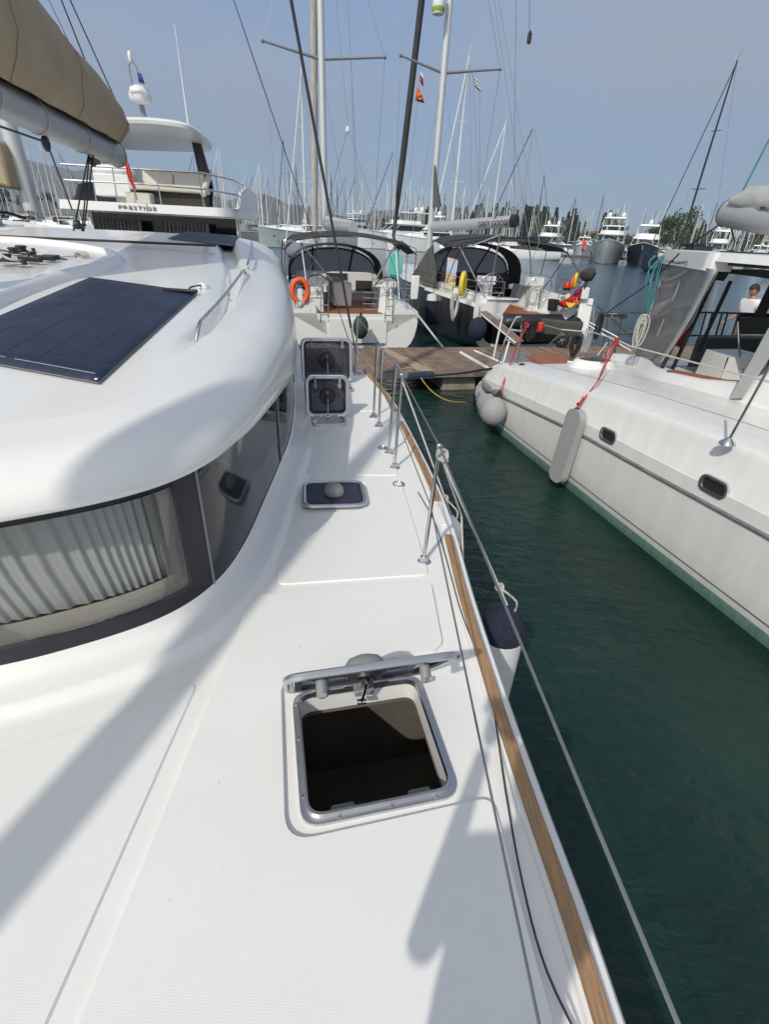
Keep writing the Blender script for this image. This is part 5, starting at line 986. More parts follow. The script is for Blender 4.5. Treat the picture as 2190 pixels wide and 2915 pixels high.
# stern beam between the hulls, second hull (far side)
b = MB(); b.box(q(1.2, 4.3, .95), (4.6, .5, .5), math.atan2(QM.y, QM.x)); b.build('aft_beam', WH2, ct, bevel=.05)
b = MB(); r2 = []
for zf, dm in ((lambda s: -.3, 1.9), (lambda s: .4, 2.05), (lambda s: she(s) - .1, 2.1), (lambda s: she(s), 2.0), (lambda s: she(s) + .05, 1.2), (lambda s: she(s) + .05, .2), (lambda s: -.3, .1)): r2.append([q(s, 6.0 - pl(s) + dm - 2.0 + 0.2, zf(s)) for s in SS])
b.grid(r2); b.flat([r_[0] for r_ in r2]); b.build('hull', WH2, ct, smooth=40)
b = MB(); b.box(q(6.5, 4.2, 1.15), (4.0, 8.0, .6), math.atan2(QM.y, QM.x)); b.build('bridgedeck', WH2, ct, smooth=0)
b = MB(); b.prism(rpoly([tuple(q(s, m_)[:2]) for s, m_ in ((5.4, 2.5), (9.4, 2.7), (9.9, 4.3), (9.4, 5.9), (5.4, 6.1))], .4), 1.5, 2.62, inset=.25); b.build('saloon', WH2, ct, smooth=40)
# hardtop
hz0, hz1 = 2.80, 2.98
def hplan(s, m_): return tuple(q(s, m_)[:2])
hp0 = Vp(1886, 735, q(0, 2.35), QB); hs, _ = sm(hp0); print('hardtop s', hs, hp0)
hs = hs + .05
poly = rpoly([hplan(1.72, 2.5), hplan(3.7, 1.50), hplan(8.5, 1.42), hplan(8.5, 6.2), hplan(1.72, 6.0)], [.3, .3, .1, .1, .35])
b = MB(); b.prism(poly, 3.14, 3.24, inset=.04); b.build('hardtop', WH2, ct, bevel=.03)
b = MB(); b.prism(rpoly([hplan(1.70, 2.46), hplan(3.62, 1.49), hplan(3.75, 1.50), hplan(3.8, 1.8), hplan(1.75, 2.8)], .04), 3.025, 3.235, inset=.01); b.build('hardtop_corner', WH2, ct, bevel=.02)
b = MB(); b.prism(rpoly([hplan(1.9, 2.7), hplan(3.9, 1.65), hplan(8.4, 1.6), hplan(8.4, 5.9), hplan(1.9, 5.9)], .2), 3.10, 3.138); b.build('headlining', DGF, ct, smooth=0)
b = MB(); b.tube(cat([q(1.72, 2.46, 3.13), q(1.66, 2.44, 3.10), q(1.95, 2.27, 3.08), q(2.8, 1.83, 3.08), q(3.0, 1.80, 3.10)], 5), .022, 8); b.build('grab_rail', STEEL, ct)
b = MB(); b.box(q(2.6, 3.4, 3.245), (.9, .5, .03), math.atan2(QM.y, QM.x)); b.build('hardtop_hatch', DGL, ct, bevel=.01)
# curtain
CD = (q(3.6, 1.56) - q(1.75, 2.52)).normalized()
def cp(x, y, off_=0): return Vp(x, y, q(3.6, 1.56 - off_), CD if not off_ else QB)
cl = [(1893, 745), (1880, 800), (1862, 850), (1848, 900), (1832, 960), (1815, 1012)]; crr = [(2046, 768), (2012, 830), (1975, 900), (1935, 965), (1895, 1025), (1864, 1066)]
L_ = resamp(cat([cp(*p) for p in cl], 4), 24); R_ = resamp(cat([cp(*p) for p in crr], 4), 24); rows = []
for i in range(24): rows.append([L_[i].lerp(R_[i], j / 14) + QM * (.02 * math.sin(i * .8 + j * .5) + .03 * math.sin(j * .45 + i * .22)) for j in range(15)])
b = MB(); b.grid(rows); cu_ = b.build('side_curtain', VINYL, ct, smooth=70, solid=.004)
b = MB(); b.grid([[L_[i].lerp(R_[i], f) - QM * .02 for i in range(24)] for f in (.91, .955, 1.0)]); b.build('curtain_border', GYF, cu_, smooth=70, solid=.012)
b = MB(); b.tube([L_[i].lerp(R_[i], .02) for i in range(24)], .012, 6); b.tube([L_[i].lerp(R_[i], .5) - QM * .02 for i in range(3, 16)], .010, 6); b.build('curtain_batten', GYF, cu_)
b = MB(); b.slab([cp(2080, 1136, .15), cp(2116, 1132, .15), cp(2200, 1002, .15), cp(2260, 900, .15), cp(2230, 880, .15), cp(2190, 938, .15), cp(2140, 1030, .15)], .03); b.build('folded_curtain', GYF, ct, smooth=0)
for k, (a_, c_) in enumerate((((2022, 770), (1880, 1060)), ((2050, 760), (1905, 1075)), ((2082, 800), (1990, 1000)))): tubes(ct, 'curtain_pole', BLK, [[Vp(*a_, q(0, 1.75 + .5 * k), QB), Vp(*c_, q(0, 1.75 + .5 * k), QB)]], .03)
b = MB(); b.slab([Vp(2050, 765, q(0, 1.95), QB), Vp(2250, 770, q(0, 1.95), QB), Vp(2250, 805, q(0, 1.95), QB), Vp(2170, 790, q(0, 1.95), QB), Vp(2075, 778, q(0, 1.95), QB), Vp(2060, 800, q(0, 1.95), QB), Vp(2025, 795, q(0, 1.95), QB)], .03); b.build('rolled_curtain', DGF, ct, smooth=0)
b = MB(); b.tube([Dp(1957, 915, 9.6), Dp(1938, 985, 9.6)], .085, 12); b.build('fire_extinguisher', RED, ct); 
b = MB(); b.slab([Vp(2240, 720, q(0, 2.4), QB), Vp(2150, 900, q(0, 2.4), QB), Vp(2175, 900, q(0, 2.4), QB), Vp(2275, 720, q(0, 2.4), QB)], .05); b.build('hardtop_post', BLK, ct, smooth=0)
# far side rail seen through the cockpit
yb = 10.2
hx = [(1700, 888), (1860, 890), (1960, 889), (2040, 890), (2120, 892), (2250, 897)]
tubes(ct, 'pushpit', mat('dull_steel', (.13, .14, .15), .4, .6), [[Dp(x, y, yb) for x, y in hx], [Dp(x, y + (66 if x > 1900 else 62), yb) for x, y in hx]] + [[Dp(x, 890, yb), Dp(x - 28, 890 + h, yb)] for x, h in ((1735, 150), (1775, 130), (1965, 100), (2012, 100), (2030, 100), (2058, 95), (2074, 95), (2105, 95))] + [[Dp(1700, 870, yb), Dp(1795, 955, yb)], [Dp(1725, 895, yb), Dp(1700, 888, yb)]], .018)
b = MB(); b.box(Dp(1745, 899, yb), (.35, .05, .09)); b.box(Dp(1765, 899, yb - .03), (.3, .05, .09)); b.build('barbecue_bracket', STEEL, ct, bevel=.01)
tubes(ct, 'davit', mat('davit_tube', (.42, .42, .41), .5, .5), [[Dp(1675, 925, 10.3), Dp(1800, 1000, 9.8)], [Dp(1680, 918, 10.3), Dp(1760, 960, 10.0)]] + [[Dp(1672 + 6 * k, 935, 10.2), Dp(1655 + 5 * k, 1003, 10.1)] for k in range(4)] + [cat([Dp(1672, 868, 10.6), Dp(1690, 875, 10.6), Dp(1690, 918, 10.6)], 4), [Dp(1730, 975, 10), Dp(1702, 1012, 9.9)], [Dp(1755, 975, 10), Dp(1735, 1012, 9.8)]], .013)
# pushpit hoop near the stern corner (steel A frames)
tubes(ct, 'stern_rail', STEEL, [cat([Dp(1422, 1032, 9.4), Dp(1440, 965, 9.4), Dp(1468, 908, 9.5), Dp(1475, 903, 9.5), Dp(1485, 907, 9.5), Dp(1484, 960, 9.5), Dp(1473, 1033, 9.4)], 5), [Dp(1455, 938, 9.45), Dp(1484, 942, 9.45)], [Dp(1440, 965, 9.4), Dp(1480, 985, 9.45)]], .016)
tubes(ct, 'gangway_tube', mat('white_tube', (.7, .7, .7), .4), [[Dp(1405, 1020, 10.6), Dp(1431, 902, 10.6)], [Dp(1434, 1030, 9.8), Dp(1453, 962, 9.9)]], .02)
tubes(ct, 'stanchion', STEEL, [[Dp(1697, 1108, 7.75), Dp(1746, 962, 7.9)], [Dp(1670, 1025, 9.2), Dp(1688, 945, 9.2)]], .014)
b = MB(); bs_ = Z(2072, 1262, 1.655); tp_ = bs_ + Vector((.02, 0, .8)); b.tube([bs_, Vp(2195, 1040, bs_, QB)], .0135, 10); b.lathe(bs_, [(.075, -.01), (.07, .01), (.03, .045), (.018, .06)], 18); b.build('stanchion', STEEL, ct)
lr = [Dp(1600, 938, 9.4), Dp(1688, 946, 9.2), Dp(1746, 963, 7.9), Dp(1795, 985, 7.6), Dp(2250, 1102, 5.2)]
b = MB(); b.tube(lr, .011, 7); b.build('lifeline', RW, ct)
b = MB(); b.tube([Dp(1600, 945, 9.3), Dp(1560, 985, 9.3)], .006, 5); b.tube([Dp(1550, 925, 9.4), Dp(1605, 940, 9.4)], .010, 6); b.build('lifeline_end', WIRE, ct)
# boom with sail cover
bp = q(0, 4.0); e1 = Vp(2088, 608, bp, QB); e2 = Vp(2300, 640, bp, QB); rbm = (Vp(2080, 640, bp, QB) - Vp(2080, 575, bp, QB)).length / 2
b = MB(); dr = (e2 - e1); b.tube([e1 - dr * .10, e1, e2, e2 + dr * 2.4], [rbm * .95, rbm, rbm, rbm], 16, flat=1.15); bo = b.build('boom', BOOM, ct)
b = MB(); b.tube([e1 - dr * .13, e1 - dr * .09], [rbm * .9, rbm * 1.04], 16, flat=1.15); b.build('boom_end', RUB, bo)
rows = []
for k in range(22):
    c = e1.lerp(e2 + dr * 2.4, .01 + .98 * k / 21); h = .20 + .055 * k + .06 * math.sin(k * 1.3); rows.append([c + QM * (w_ * (1 + .15 * math.sin(k * 2 + j))) + Vector((0, 0, z_ * h + rbm * .5 + .03 * math.sin(k * 2.4 + j * 1.9))) for j, (w_, z_) in enumerate(((-.15, .0), (-.21, .25), (-.21, .6), (-.12, .95), (.0, 1.05), (.12, .95), (.20, .5), (.15, .0)))])
b = MB(); b.grid(rows); b.flat(rows[0]); b.build('sail_cover', GYF, ct, smooth=70)
nn = QM * -1
text('NETT', .07, 'lettering', BLK, bo, frame3(Vp(2176, 588 + 20, bp, QB) - QM * (rbm + .01), QB, (0, 0, 1)) if False else frame3(Vp(2178, 592, q(0, 4.0 - rbm), QB), QB, (0, 0, 1)), .003)
tubes(ct, 'topping_lift', RT, [[Vp(2110, 555, bp, QB), Vp(2190, 400, bp, QB), Vp(2230, 320, bp, QB)]], .014)
tubes(ct, 'mainsheet', RB, [[Vp(2080, 600, bp, QB), Vp(2070, 625, bp, QB), Vp(1935, 720, bp, QB)], cat([Vp(2105, 600, bp, QB), Vp(2102, 620, bp, QB), Vp(2092, 632, bp, QB), Vp(2088, 645, bp, QB), Vp(2100, 645, bp, QB), Vp(2107, 628, bp, QB), Vp(2100, 608, bp, QB)], 5), cat([Vp(2078, 605, bp, QB), Vp(2082, 640, bp, QB), Vp(2086, 660, bp, QB), Vp(2094, 690, bp, QB)], 5)], .013)
b = MB(); b.ball(Vp(2072, 622, bp, QB), .035, 10, (1, 1, 1.5)); b.ball(Vp(2102, 612, bp, QB), .04, 10, (1, 1, 1.5)); b.build('sheet_block', ALU, ct)
b = MB(); mb_ = q(6.3, 4.3, 3.0); b.tube([mb_, mb_ + Vector((0, 0, 15))], .13, 14); b.build('mast', ALUw, ct)
# ropes hung on the neighbour
tq = []
for k in range(6): tq.append(cat([Dp(1893 - 3 * k, 728 + 2 * k, 8.9), Dp(1880 - 7 * k + 5 * math.sin(k * 3), 770, 8.9), Dp(1868 - 5 * k + 6 * math.sin(k * 2), 815, 8.8), Dp(1858 - 3 * k + 6 * math.cos(k * 3), 850, 8.8), Dp(1850 - 1.5 * k, 880 + 2 * k, 8.8), Dp(1843, 900, 8.8)], 5))
b = MB(); [b.tube(t, .007, 6) for t in tq]; b.tube(cat([Dp(1868, 728, 8.9), Dp(1850, 745, 8.9), Dp(1855, 765, 8.9), Dp(1872, 745, 8.9), Dp(1892, 728, 8.9)], 4), .014, 6); tag(b.build('coiled_rope', RT, smooth=70), 'turquoise ropes hanging from the hardtop corner beside the grey curtain', 'rope')
coil(Dp(1838, 895, 8.7), RW, 'coiled_rope', 'white rope coil hanging under the turquoise ropes beside the curtain', 5, .06, .50, .012, 5, sd_=QB * .6 + QM * .8)
coil(Dp(1715, 893, 9.9), RB, 'coiled_rope', 'black rope coil on the far stern rail, right of the davit tubes', 5, .05, .45, .010, 6, sd_=QM)
coil(Dp(1645, 955, 9.5), RB, 'coiled_rope', 'thick black rope coil on the stern lifeline beside the cart wheel', 6, .085, .36, .012, 7, sd_=QM)
coil(Dp(1518, 920, 9.5), RB, 'coiled_rope', 'black rope coil next to the red fender line on the stern rail', 6, .07, .30, .011, 8, sd_=QM)
b = MB(); b.tube([Dp(1722, 895, 10.2), Dp(1852, 805, 9.2), Dp(1935, 722, 8.4)], .013, 7); tag(b.build('mooring_line', DWIRE), 'thin dark line running from the stern rail up to the boom', 'rope')
bl = Dp(1487, 1040, 9.2)
b = MB(); b.tube(cat([Dp(1165, 1074, 10.95), Dp(1300, 1064, 10.3), Dp(1380, 1052, 9.8), Dp(1440, 1046, 9.4), bl], 5), .022, 7); b.ball(bl, .05, 10, (1.3, 1, .8)); tag(b.build('mooring_line', RB), 'thick black mooring line from the pontoon edge to the neighbour catamaran stern', 'rope')
# red lines and fenders
def knot(b, c, r_, n=3):
    for k in range(n): b.tube([c + Vector((r_ * math.cos(a + k), .5 * r_ * math.sin(2 * a + k), r_ * math.sin(a) * 1.1)) for a in [2 * math.pi * j / 10 for j in range(11)]], r_ * .38, 6)
c = Vp(1405, 1170, q(0, -.30), QB); t_ = thing('fender', 'round grey cloth covered fender hanging on red rope at the catamaran stern', 'fender', c)
b = MB(); b.ball(c, .245, 28, (1, 1, 1.08)); b.build('ball', FEND, t_, smooth=80); tpk = Vp(1424, 1115, q(0, -.18), QB); rtop = Dp(1500, 925, 9.4)
b = MB(); b.tube([c + Vector((0, 0, .2)), tpk], [.06, .035], 10); b.build('neck', BLK, t_)
b = MB(); b.tube([tpk, Dp(1450, 1040, 9.25), rtop], .008, 7); b.tube([tpk + Vector((.02, 0, 0)), Dp(1456, 1035, 9.25), rtop], .007, 7); knot(b, tpk, .030); knot(b, rtop, .035); b.build('rope', RR, t_)
b = MB(); b.tube(cat([bl, Dp(1470, 1080, 9.2), Dp(1448, 1120, 9.1), Dp(1432, 1128, 9.1), Vp(1422, 1112, q(0, -.16), QB)], 6), .012, 6); b.tube(cat([bl, Dp(1485, 1075, 9.15), Dp(1462, 1125, 9.0), Dp(1440, 1133, 9.0), Vp(1422, 1114, q(0, -.16), QB)], 6), .012, 6); tag(b.build('rope', RB), 'two slack black rope loops drooping from the stern cleat to the round fender', 'rope')
b = MB(); fa = Vp(1395, 1208, q(0, -.06), QB); b.tube(cat([fa, Vp(1412, 1222, q(0, -.05), QB), Vp(1440, 1250, q(0, -.03), QB), Vp(1460, 1266, q(0, -.02), QB)], 4), .010, 6); b.ball(Vp(1410, 1218, q(0, -.06), QB), .03, 8); tag(b.build('stern_line', RB), 'short black line along the hull under the round grey fender', 'rope')
ta, tb2 = Vp(1640, 1180, q(0, -.13), QB), Vp(1592, 1358, q(0, -.20), QB)
tax = (tb2 - ta); ll = tax.length; sdv = QB.cross(tax.normalized()).cross(tax.normalized()).normalized()
T = frame3((ta + tb2) / 2, -QB, -tax.normalized()); hh = ll + .16
t_ = thing('fender', 'long flat grey cloth covered fender hanging on red rope on the catamaran side', 'fender', (ta + tb2) / 2)
b = MB(); b.prism(rrect(.335, hh, .165, n=10), -.055, .055, M=T); o = b.build('body', FEND, t_, smooth=0, bevel=.03); 
b = MB(); b.tube([ta + Vector((0, 0, .04)), ta + Vector((0, 0, .10))], [.05, .03], 8); b.build('neck', BLK, t_)
kn = ta + Vector((.0, 0, .12)); ra = Dp(1757, 970, 7.8)
b = MB(); b.tube([ta + QB * .02, kn, kn.lerp(ra, .25)], .010, 6); b.tube([kn, Vp(1700, 1090, q(0, .2), QB), ra], .008, 7); b.tube([kn + QM * .02, Vp(1708, 1080, q(0, .22), QB), ra], .007, 7); knot(b, kn + Vector((0, 0, .03)), .02); knot(b, ra, .032, 5); b.tube(cat([ra, ra - Vector((.1, 0, .15)), ra - Vector((.08, 0, .3)), ra - Vector((.16, 0, .34))], 4), .010, 6); b.tube(cat([ra, ra - Vector((.02, 0, .18)), ra - Vector((.05, 0, .32))], 4), .010, 6); b.build('rope', RR, t_)
# ================================================================ own fenders
for (px_, py_, pb, lab, r_, hgt) in ((1395, 1712, 1, 'white fender with dark cap hanging outside the teak toe rail near the open hatch', .138, .75), (1245, 1345, 2, 'white fender hanging outside the toe rail further aft', .12, .6)):
    if pb == 1: c = Vector((.755, 2.24, 1.17))
    else: c = Vector((.56, 3.55, 1.02))
    t_ = thing('fender', lab, 'fender', c, 'white fenders of the near catamaran')
    b = MB(); b.lathe(c, [(0, -hgt), (r_ * .5, -hgt + .02), (r_ * .9, -hgt + .12), (r_, -hgt + .25), (r_, .04)], 24); b.build('body', FWH, t_, smooth=70)
    b = MB(); b.lathe(c, [(r_ * 1.01, .02), (r_ * 1.0, .07), (r_ * .85, .13), (r_ * .45, .19), (.03, .22), (0, .22)], 24); b.build('cap', FNV if pb == 1 else FWH, t_, smooth=70)
    top = S1t if pb == 1 else S2t; k0 = c + Vector((0, 0, .24)); kk = k0.lerp(top, .12)
    b = MB(); b.tube([k0, kk, top + Vector((.01, 0, -.05))], .0075, 7); b.tube(cat([k0 + Vector((.05, 0, -.06)), k0 + Vector((.05, .0, .03)), kk], 4), .007, 6); knot(b, kk, .022)
    if pb == 1: knot(b, top + Vector((.02, -.02, -.045)), .028, 4); b.tube([top + Vector((.015, -.01, -.06)), Vector((.54, 2.95, 1.60)), Vector((.56, 2.75, 1.35))], .0075, 6)
    b.build('rope', RW, t_)
# ================================================================ gangway, cart
b = MB(); gA, gB, gC, gD = Z(1312, 1004, .52), Z(1352, 1000, .52), Z(1432, 1036, .52), Z(1392, 1050, .52)
t_ = thing('gangway', 'folding boarding plank with white edge tubes lying on the pontoon', 'gangway', (gA + gC) / 2)
b = MB(); b.tube([gA, gD], .045, 8); b.build('side_tube', FWH, t_); b = MB(); b.tube([gB, gC], .045, 8); b.build('side_tube', FWH, t_)
b = MB(); b.slab([gA + Vector((.03, 0, .01)), gB, gC, gD], .03); b.build('tread', PLK, t_, smooth=0)
def plank(a_, b_, w_, lab):
    dd = (b_ - a_).normalized(); sd_ = dd.cross(Vector((0, 0, 1))).normalized() * w_ / 2; t_ = thing('gangway', lab, 'gangway', a_)
    m = MB(); m.slab([a_ - sd_, a_ + sd_, b_ + sd_, b_ - sd_], .05); m.build('tread', PLK, t_, smooth=0)
    for s_ in (-1, 1): m = MB(); m.tube([a_ + sd_ * s_, b_ + sd_ * s_], .035, 8); m.build('side_tube', ALU, t_)
plank(Dp(1375, 888, 16.2), Z(1480, 975, .58), .42, 'grey boarding plank sloping from the charcoal sailboat stern down to the pontoon')
cc = Z(1590, 985, .5); cc = Vector((cc.x, cc.y, .5)); t_ = thing('hand_cart', 'dark metal hand cart with two rubber wheels parked on the pontoon', 'cart', cc)
a_ = R(-18); MC = Matrix.Translation(cc + Vector((0, .15, 0))) @ Matrix.Rotation(a_, 4, 'Z')
CART = mat('cart_metal', (.10, .10, .095), .5, .4, var=.3, vscale=6)
b = MB(); b.prism([(-.55, -.30), (.55, -.30), (.55, .30), (-.55, .30)], .33, .36, M=MC); 
for x0, y0, x1, y1 in ((-.55, -.3, .55, -.3), (.55, -.3, .55, .3), (.55, .3, -.55, .3), (-.55, .3, -.55, -.3)): b.slab([MC @ Vector((x0, y0, .34)), MC @ Vector((x1, y1, .34)), MC @ Vector((x1 * 1.1, y1 * 1.1, .68)), MC @ Vector((x0 * 1.1, y0 * 1.1, .68))], .02)
b.build('tub', CART, t_, smooth=0)
for s_ in (-1, 1):
    b = MB(); wc = MC @ Vector((.12, -.36 * s_, .21)); ax = (MC.to_3x3() @ Vector((0, 1, 0))); b.lathe(wc - ax * .045, [(.10, 0), (.19, 0), (.21, .02), (.21, .07), (.19, .09), (.10, .09)], 24, ax=ax); w_ = b.build('wheel', BLK, t_, smooth=50)
    b = MB(); b.lathe(wc - ax * .03, [(.11, 0), (.11, .06)], 16, ax=ax)
    for k in range(5): v = Vector((math.cos(k * 1.2566), 0, math.sin(k * 1.2566))); v = MC.to_3x3() @ v; b.tube([wc, wc + v * .11], .014, 5)
    b.ball(wc, .035, 8); b.build('rim', GRY, w_)
tubes(t_, 'handle', CART, [cat([MC @ Vector((-.55, -.2, .38)), MC @ Vector((-.95, -.2, .30)), MC @ Vector((-1.15, -.2, .45)), MC @ Vector((-1.15, .2, .45)), MC @ Vector((-.95, .2, .30)), MC @ Vector((-.55, .2, .38))], 5)], .016)
b = MB(); b.lathe(Dp(1540, 930, 15.2), [(.08, -.12), (.10, .1), (.09, .12), (0, .12)], 12); tag(b.build('bucket', RED), 'red bucket on the pontoon behind the cart', 'bucket')
# ================================================================ FLYBRIDGE YACHT (upper left, across the pontoon)
fy = thing('motor_yacht', 'white motor yacht with flybridge, hardtop and curtained saloon, behind the coachroof at upper left', 'motor yacht', (-6.2, 16, 0))
FA = R(9)
FU = Vector((math.cos(FA), math.sin(FA), 0)); FF = Vector((-math.sin(FA), math.cos(FA), 0)); FO = Vector((-6.3, 14.0, 0))
def y(a, b_, z): return FO + FU * a + FF * b_ + Vector((0, 0, z))
def fp(px, py, b_=0): return Vp(px, py, y(0, b_, 0), FU)
def fu(px, b_=0, py=590): return (fp(px, py, b_) - FO).dot(FU)
xl, xr = fu(165), fu(672, 0, 625); print('flybridge', xl, xr)
xm = (xl + xr) / 2; hw = (xr - xl) / 2
b = MB(); ve = [0, 1.2, 3, 5, 8, 10.5, 12.5, 13.4]; we = [hw * .98, hw, hw * 1.02, hw, hw * .95, hw * .72, hw * .3, .05]; zs_ = [1.35, 1.45, 1.7, 1.85, 2.0, 2.15, 2.3, 2.35]
rows = []
for v, w_, z in zip(ve, we, zs_): rows.append([y(xm + w_ * x, v, zz2) for x, zz2 in ((-1, z), (-1, z - .5), (-.9, .3), (-.5, -.3), (.5, -.3), (.9, .3), (1, z - .5), (1, z))])
b.grid(rows); b.flat(rows[0]); b.build('hull', WHFAR, fy, smooth=40)
b = MB(); b.grid([[y(xm + w_ * s_, v, z) for v, w_, z in zip(ve, we, zs_)] for s_ in (-1, 1)]); b.build('deck', WHFAR, fy, smooth=0)
b = MB(); b.box(y(xm, -.6, .45), (hw * 1.9, 1.3, .12), FA); b.build('swim_platform', TEAKO, fy, bevel=.02)
# saloon with dark glass and curtains
sz0, sz1 = 1.5, 3.32
b = MB()
for s_ in (-1, 1): b.grid([[y(xm + s_ * (hw - .12), v, z) for v in (1.5, 4, 7)] for z in (1.45, 1.9)]); b.grid([[y(xm + s_ * (hw - .15), v, z) for v in (1.5, 1.7)] for z in (1.9, 3.3)])
b.build('saloon_side', WHFAR, fy, smooth=0, solid=.05)
b = MB(); b.slab([y(xm - hw + .2, 1.5, 1.4), y(xm + hw - .2, 1.5, 1.4), y(xm + hw - .2, 1.5, 3.4), y(xm - hw + .2, 1.5, 3.4)], .04); b.build('saloon_door', DGL, fy, smooth=0)
b = MB(); b.grid([[y(xm + s_ * (hw - .14), v, z) for v in (1.7, 4, 7.5)] for s_, z in ((1, 1.9), (1, 3.3))]); b.build('saloon_window', DGL, fy, smooth=0)
b = MB(); b.grid([[y(xm - (hw - .14), v, z) for v in (1.7, 4, 7.5)] for z in (1.9, 3.3)]); b.build('saloon_window', DGL, fy, smooth=0)
for x0, x1 in ((fu(225), fu(362)), (fu(428), fu(570))):
    b = MB(); n = 60; b.grid([[y(x0 + (x1 - x0) * k / n, .9 + .07 * math.sin(k * 1.3), z) for k in range(n + 1)] for z in (2.2, 3.25)]); b.build('curtain', mat('grey_curtain', (.30, .29, .30), .9, var=.3, vscale=6), fy, smooth=80)
b = MB(); b.slab([y(xm - hw + .1, .4, 1.5), y(xm + hw - .1, .4, 1.5), y(xm + hw - .1, .4, 2.2), y(xm - hw + .1, .4, 2.2)], .4); b.build('cockpit_sofa', WHFAR, fy, bevel=.05)
# flybridge overhang
zA = fp(300, 574).z; zB = fp(300, 600).z; print('overhang z', zA, zB)
b = MB(); pts = rpoly([(xl, .0), (xr - .35, .0), (xr - .05, .35), (xr + .05, 1.0), (xr + .05, 6.2), (xl - .05, 6.2), (xl - .05, .6)], [.12, .2, .2, .4, .8, .8, .3]); b.prism([tuple(y(a, c, 0)[:2]) for a, c in pts], zB, zA, inset=.03); b.build('flybridge_deck', WHFAR, fy, bevel=.02)
b = MB(); b.grid([[y(xr - .02, v, zA - .02), y(xr + .03, v, zA - .05)] for v in (.3, 3, 6)]); 
b = MB(); rows = []
for v, zt in ((.35, zA), (.8, zA + .05), (1.5, zA + .42), (3, zA + .62), (6, zA + .6)): rows.append([y(xr + .02, v, zA - .02), y(xr + .02, v, zt), y(xr - .06, v, zt)])
b.grid(rows); b.build('side_bulwark', WHFAR, fy, smooth=30)
b = MB(); rows = []
for v, zt in ((1.0, zA + .02), (1.5, zA + .4), (3, zA + .6), (6, zA + .6)): rows.append([y(xl + .02, v, zA - .02), y(xl + .02, v, zt), y(xl + .1, v, zt)])
b.grid(rows); b.build('side_bulwark', BLK, fy, smooth=30)
dx = FU; lp = fp(390, 588)
text('PRESTIGE', .118, 'lettering', mat('chrome_letter', (.20, .20, .21), .4, .5), fy, frame3(y(fu(390), -.008, (zA + zB) / 2), FU, (0, 0, 1)), .008, spacing=1.25, sx=1.5)
# rails
def rail(px0, px1, py0, py1, v=.05): return [fp(px0, py0, v), fp(px1, py1, v)]
tubes(fy, 'rail', STEEL, [[fp(172, 467, .08), fp(420, 483, .08), fp(575, 492, .08), y(xr - .05, .5, fp(600, 505, .1).z), y(xr, 2.4, fp(600, 505, .1).z)], [fp(182, 512, .08), fp(420, 525, .08), fp(590, 540, .08), y(xr, .6, fp(600, 548, .1).z), y(xr, 2.4, fp(600, 548, .1).z)]], .02)
for px_ in (188, 262, 322, 446, 568): tubes(fy, 'rail_post', STEEL, [[fp(px_ * 1.0 - 3, 470 + (px_ - 172) * .062, .08), Vector((*y(fu(px_ + 12), .08, 0)[:2], zA))]], .016)
for v in (.9, 1.5, 2.1): tubes(fy, 'rail_post', STEEL, [[y(xr, v, fp(600, 505, .1).z), y(xr, v, zA)]], .014)
# seating, bar, helm
b = MB()
for x0, x1 in ((fu(362), fu(458)), (fu(460), fu(555))): b.slab([y(x0, 1.7, zA + .45), y(x1, 1.7, zA + .45), y(x1, 1.9, zA + .80), y(x0, 1.9, zA + .80)], .16)
b.build('sofa_back', CREAM, fy, bevel=.05)
b = MB(); b.box(y((fu(345) + fu(570)) / 2, 1.35, zA + .40), (fu(570) - fu(345), .8, .16), FA); b.build('sofa_seat', CREAM, fy, bevel=.04)
b = MB(); b.box(y((fu(350) + fu(570)) / 2, 1.4, zA + .16), (fu(560) - fu(350), .6, .30), FA); b.build('sofa_base', DARK, fy, smooth=0)
b = MB(); b.slab([y(fu(556), .9, zA + .3), y(fu(572), .9, zA + .3), y(fu(572), 2.4, zA + .9), y(fu(556), 2.4, zA + .9)], .14); b.build('sofa_side', CREAM, fy, bevel=.04)
b = MB(); b.box(y(fu(315), 1.6, zA + .40), (.45, .5, .8), FA); b.box(y(fu(380), .7, zA + .12), (.6, .4, .26), FA); b.build('wet_bar', CREAM, fy, bevel=.03)
b = MB(); b.ball(y(fu(285), 1.5, zA + .72), .45, 14, (1.3, .8, .35)); b.box(y(fu(285), 1.5, zA + .4), (.9, .7, .5), FA); b.build('covered_seat', FWH, fy, bevel=.04)
b = MB(); b.slab([y(fu(190), 3.0, zA + .2), y(fu(255), 3.0, zA + .2), y(fu(255), 3.2, zA + .95), y(fu(190), 3.2, zA + 1.1)], .03); b.build('windscreen', SMOKE, fy, smooth=0)
# hardtop and its posts
zt = fp(400, 390, 2.5).z
hA_ = [(fu(330, 2.5), 1.4), (fu(560, 1.5, 420), 1.2), (fu(600, 2.5, 420), 2.0), (fu(600, 2.5, 420), 5.2), (fu(560, 2.5), 5.8), (fu(300, 2.5), 5.8), (fu(260, 2.5), 5.2), (fu(262, 2.5), 2.0)]
ztf = fp(420, 428, 1.2).z; ztb = fp(450, 360, 5.5).z; print('hardtop', ztf, ztb)
b = MB(); P = rpoly(hA_, [.3, .5, .5, .5, .5, .5, .5, .3]); T_ = []
def hzz(v, a): return ztf + (v - 1.2) * .10 + .14 * (1 - ((a - (fu(430)) ) / 2.4) ** 2)
ring = [fp(*k_) for k_ in ((318, 352, .5), (425, 352, .5), (520, 364, .5), (562, 383, .9), (600, 415, 2.2), (598, 430, 3.8), (575, 433, 4.6), (450, 430, 4.8), (330, 424, 4.8), (300, 412, 4.0), (290, 375, 2.0), (300, 356, .9))]
ring = cat(ring, 5, closed=True); cc_ = sum(ring, Vector()) / len(ring); up_ = Vector((0, 0, 1))
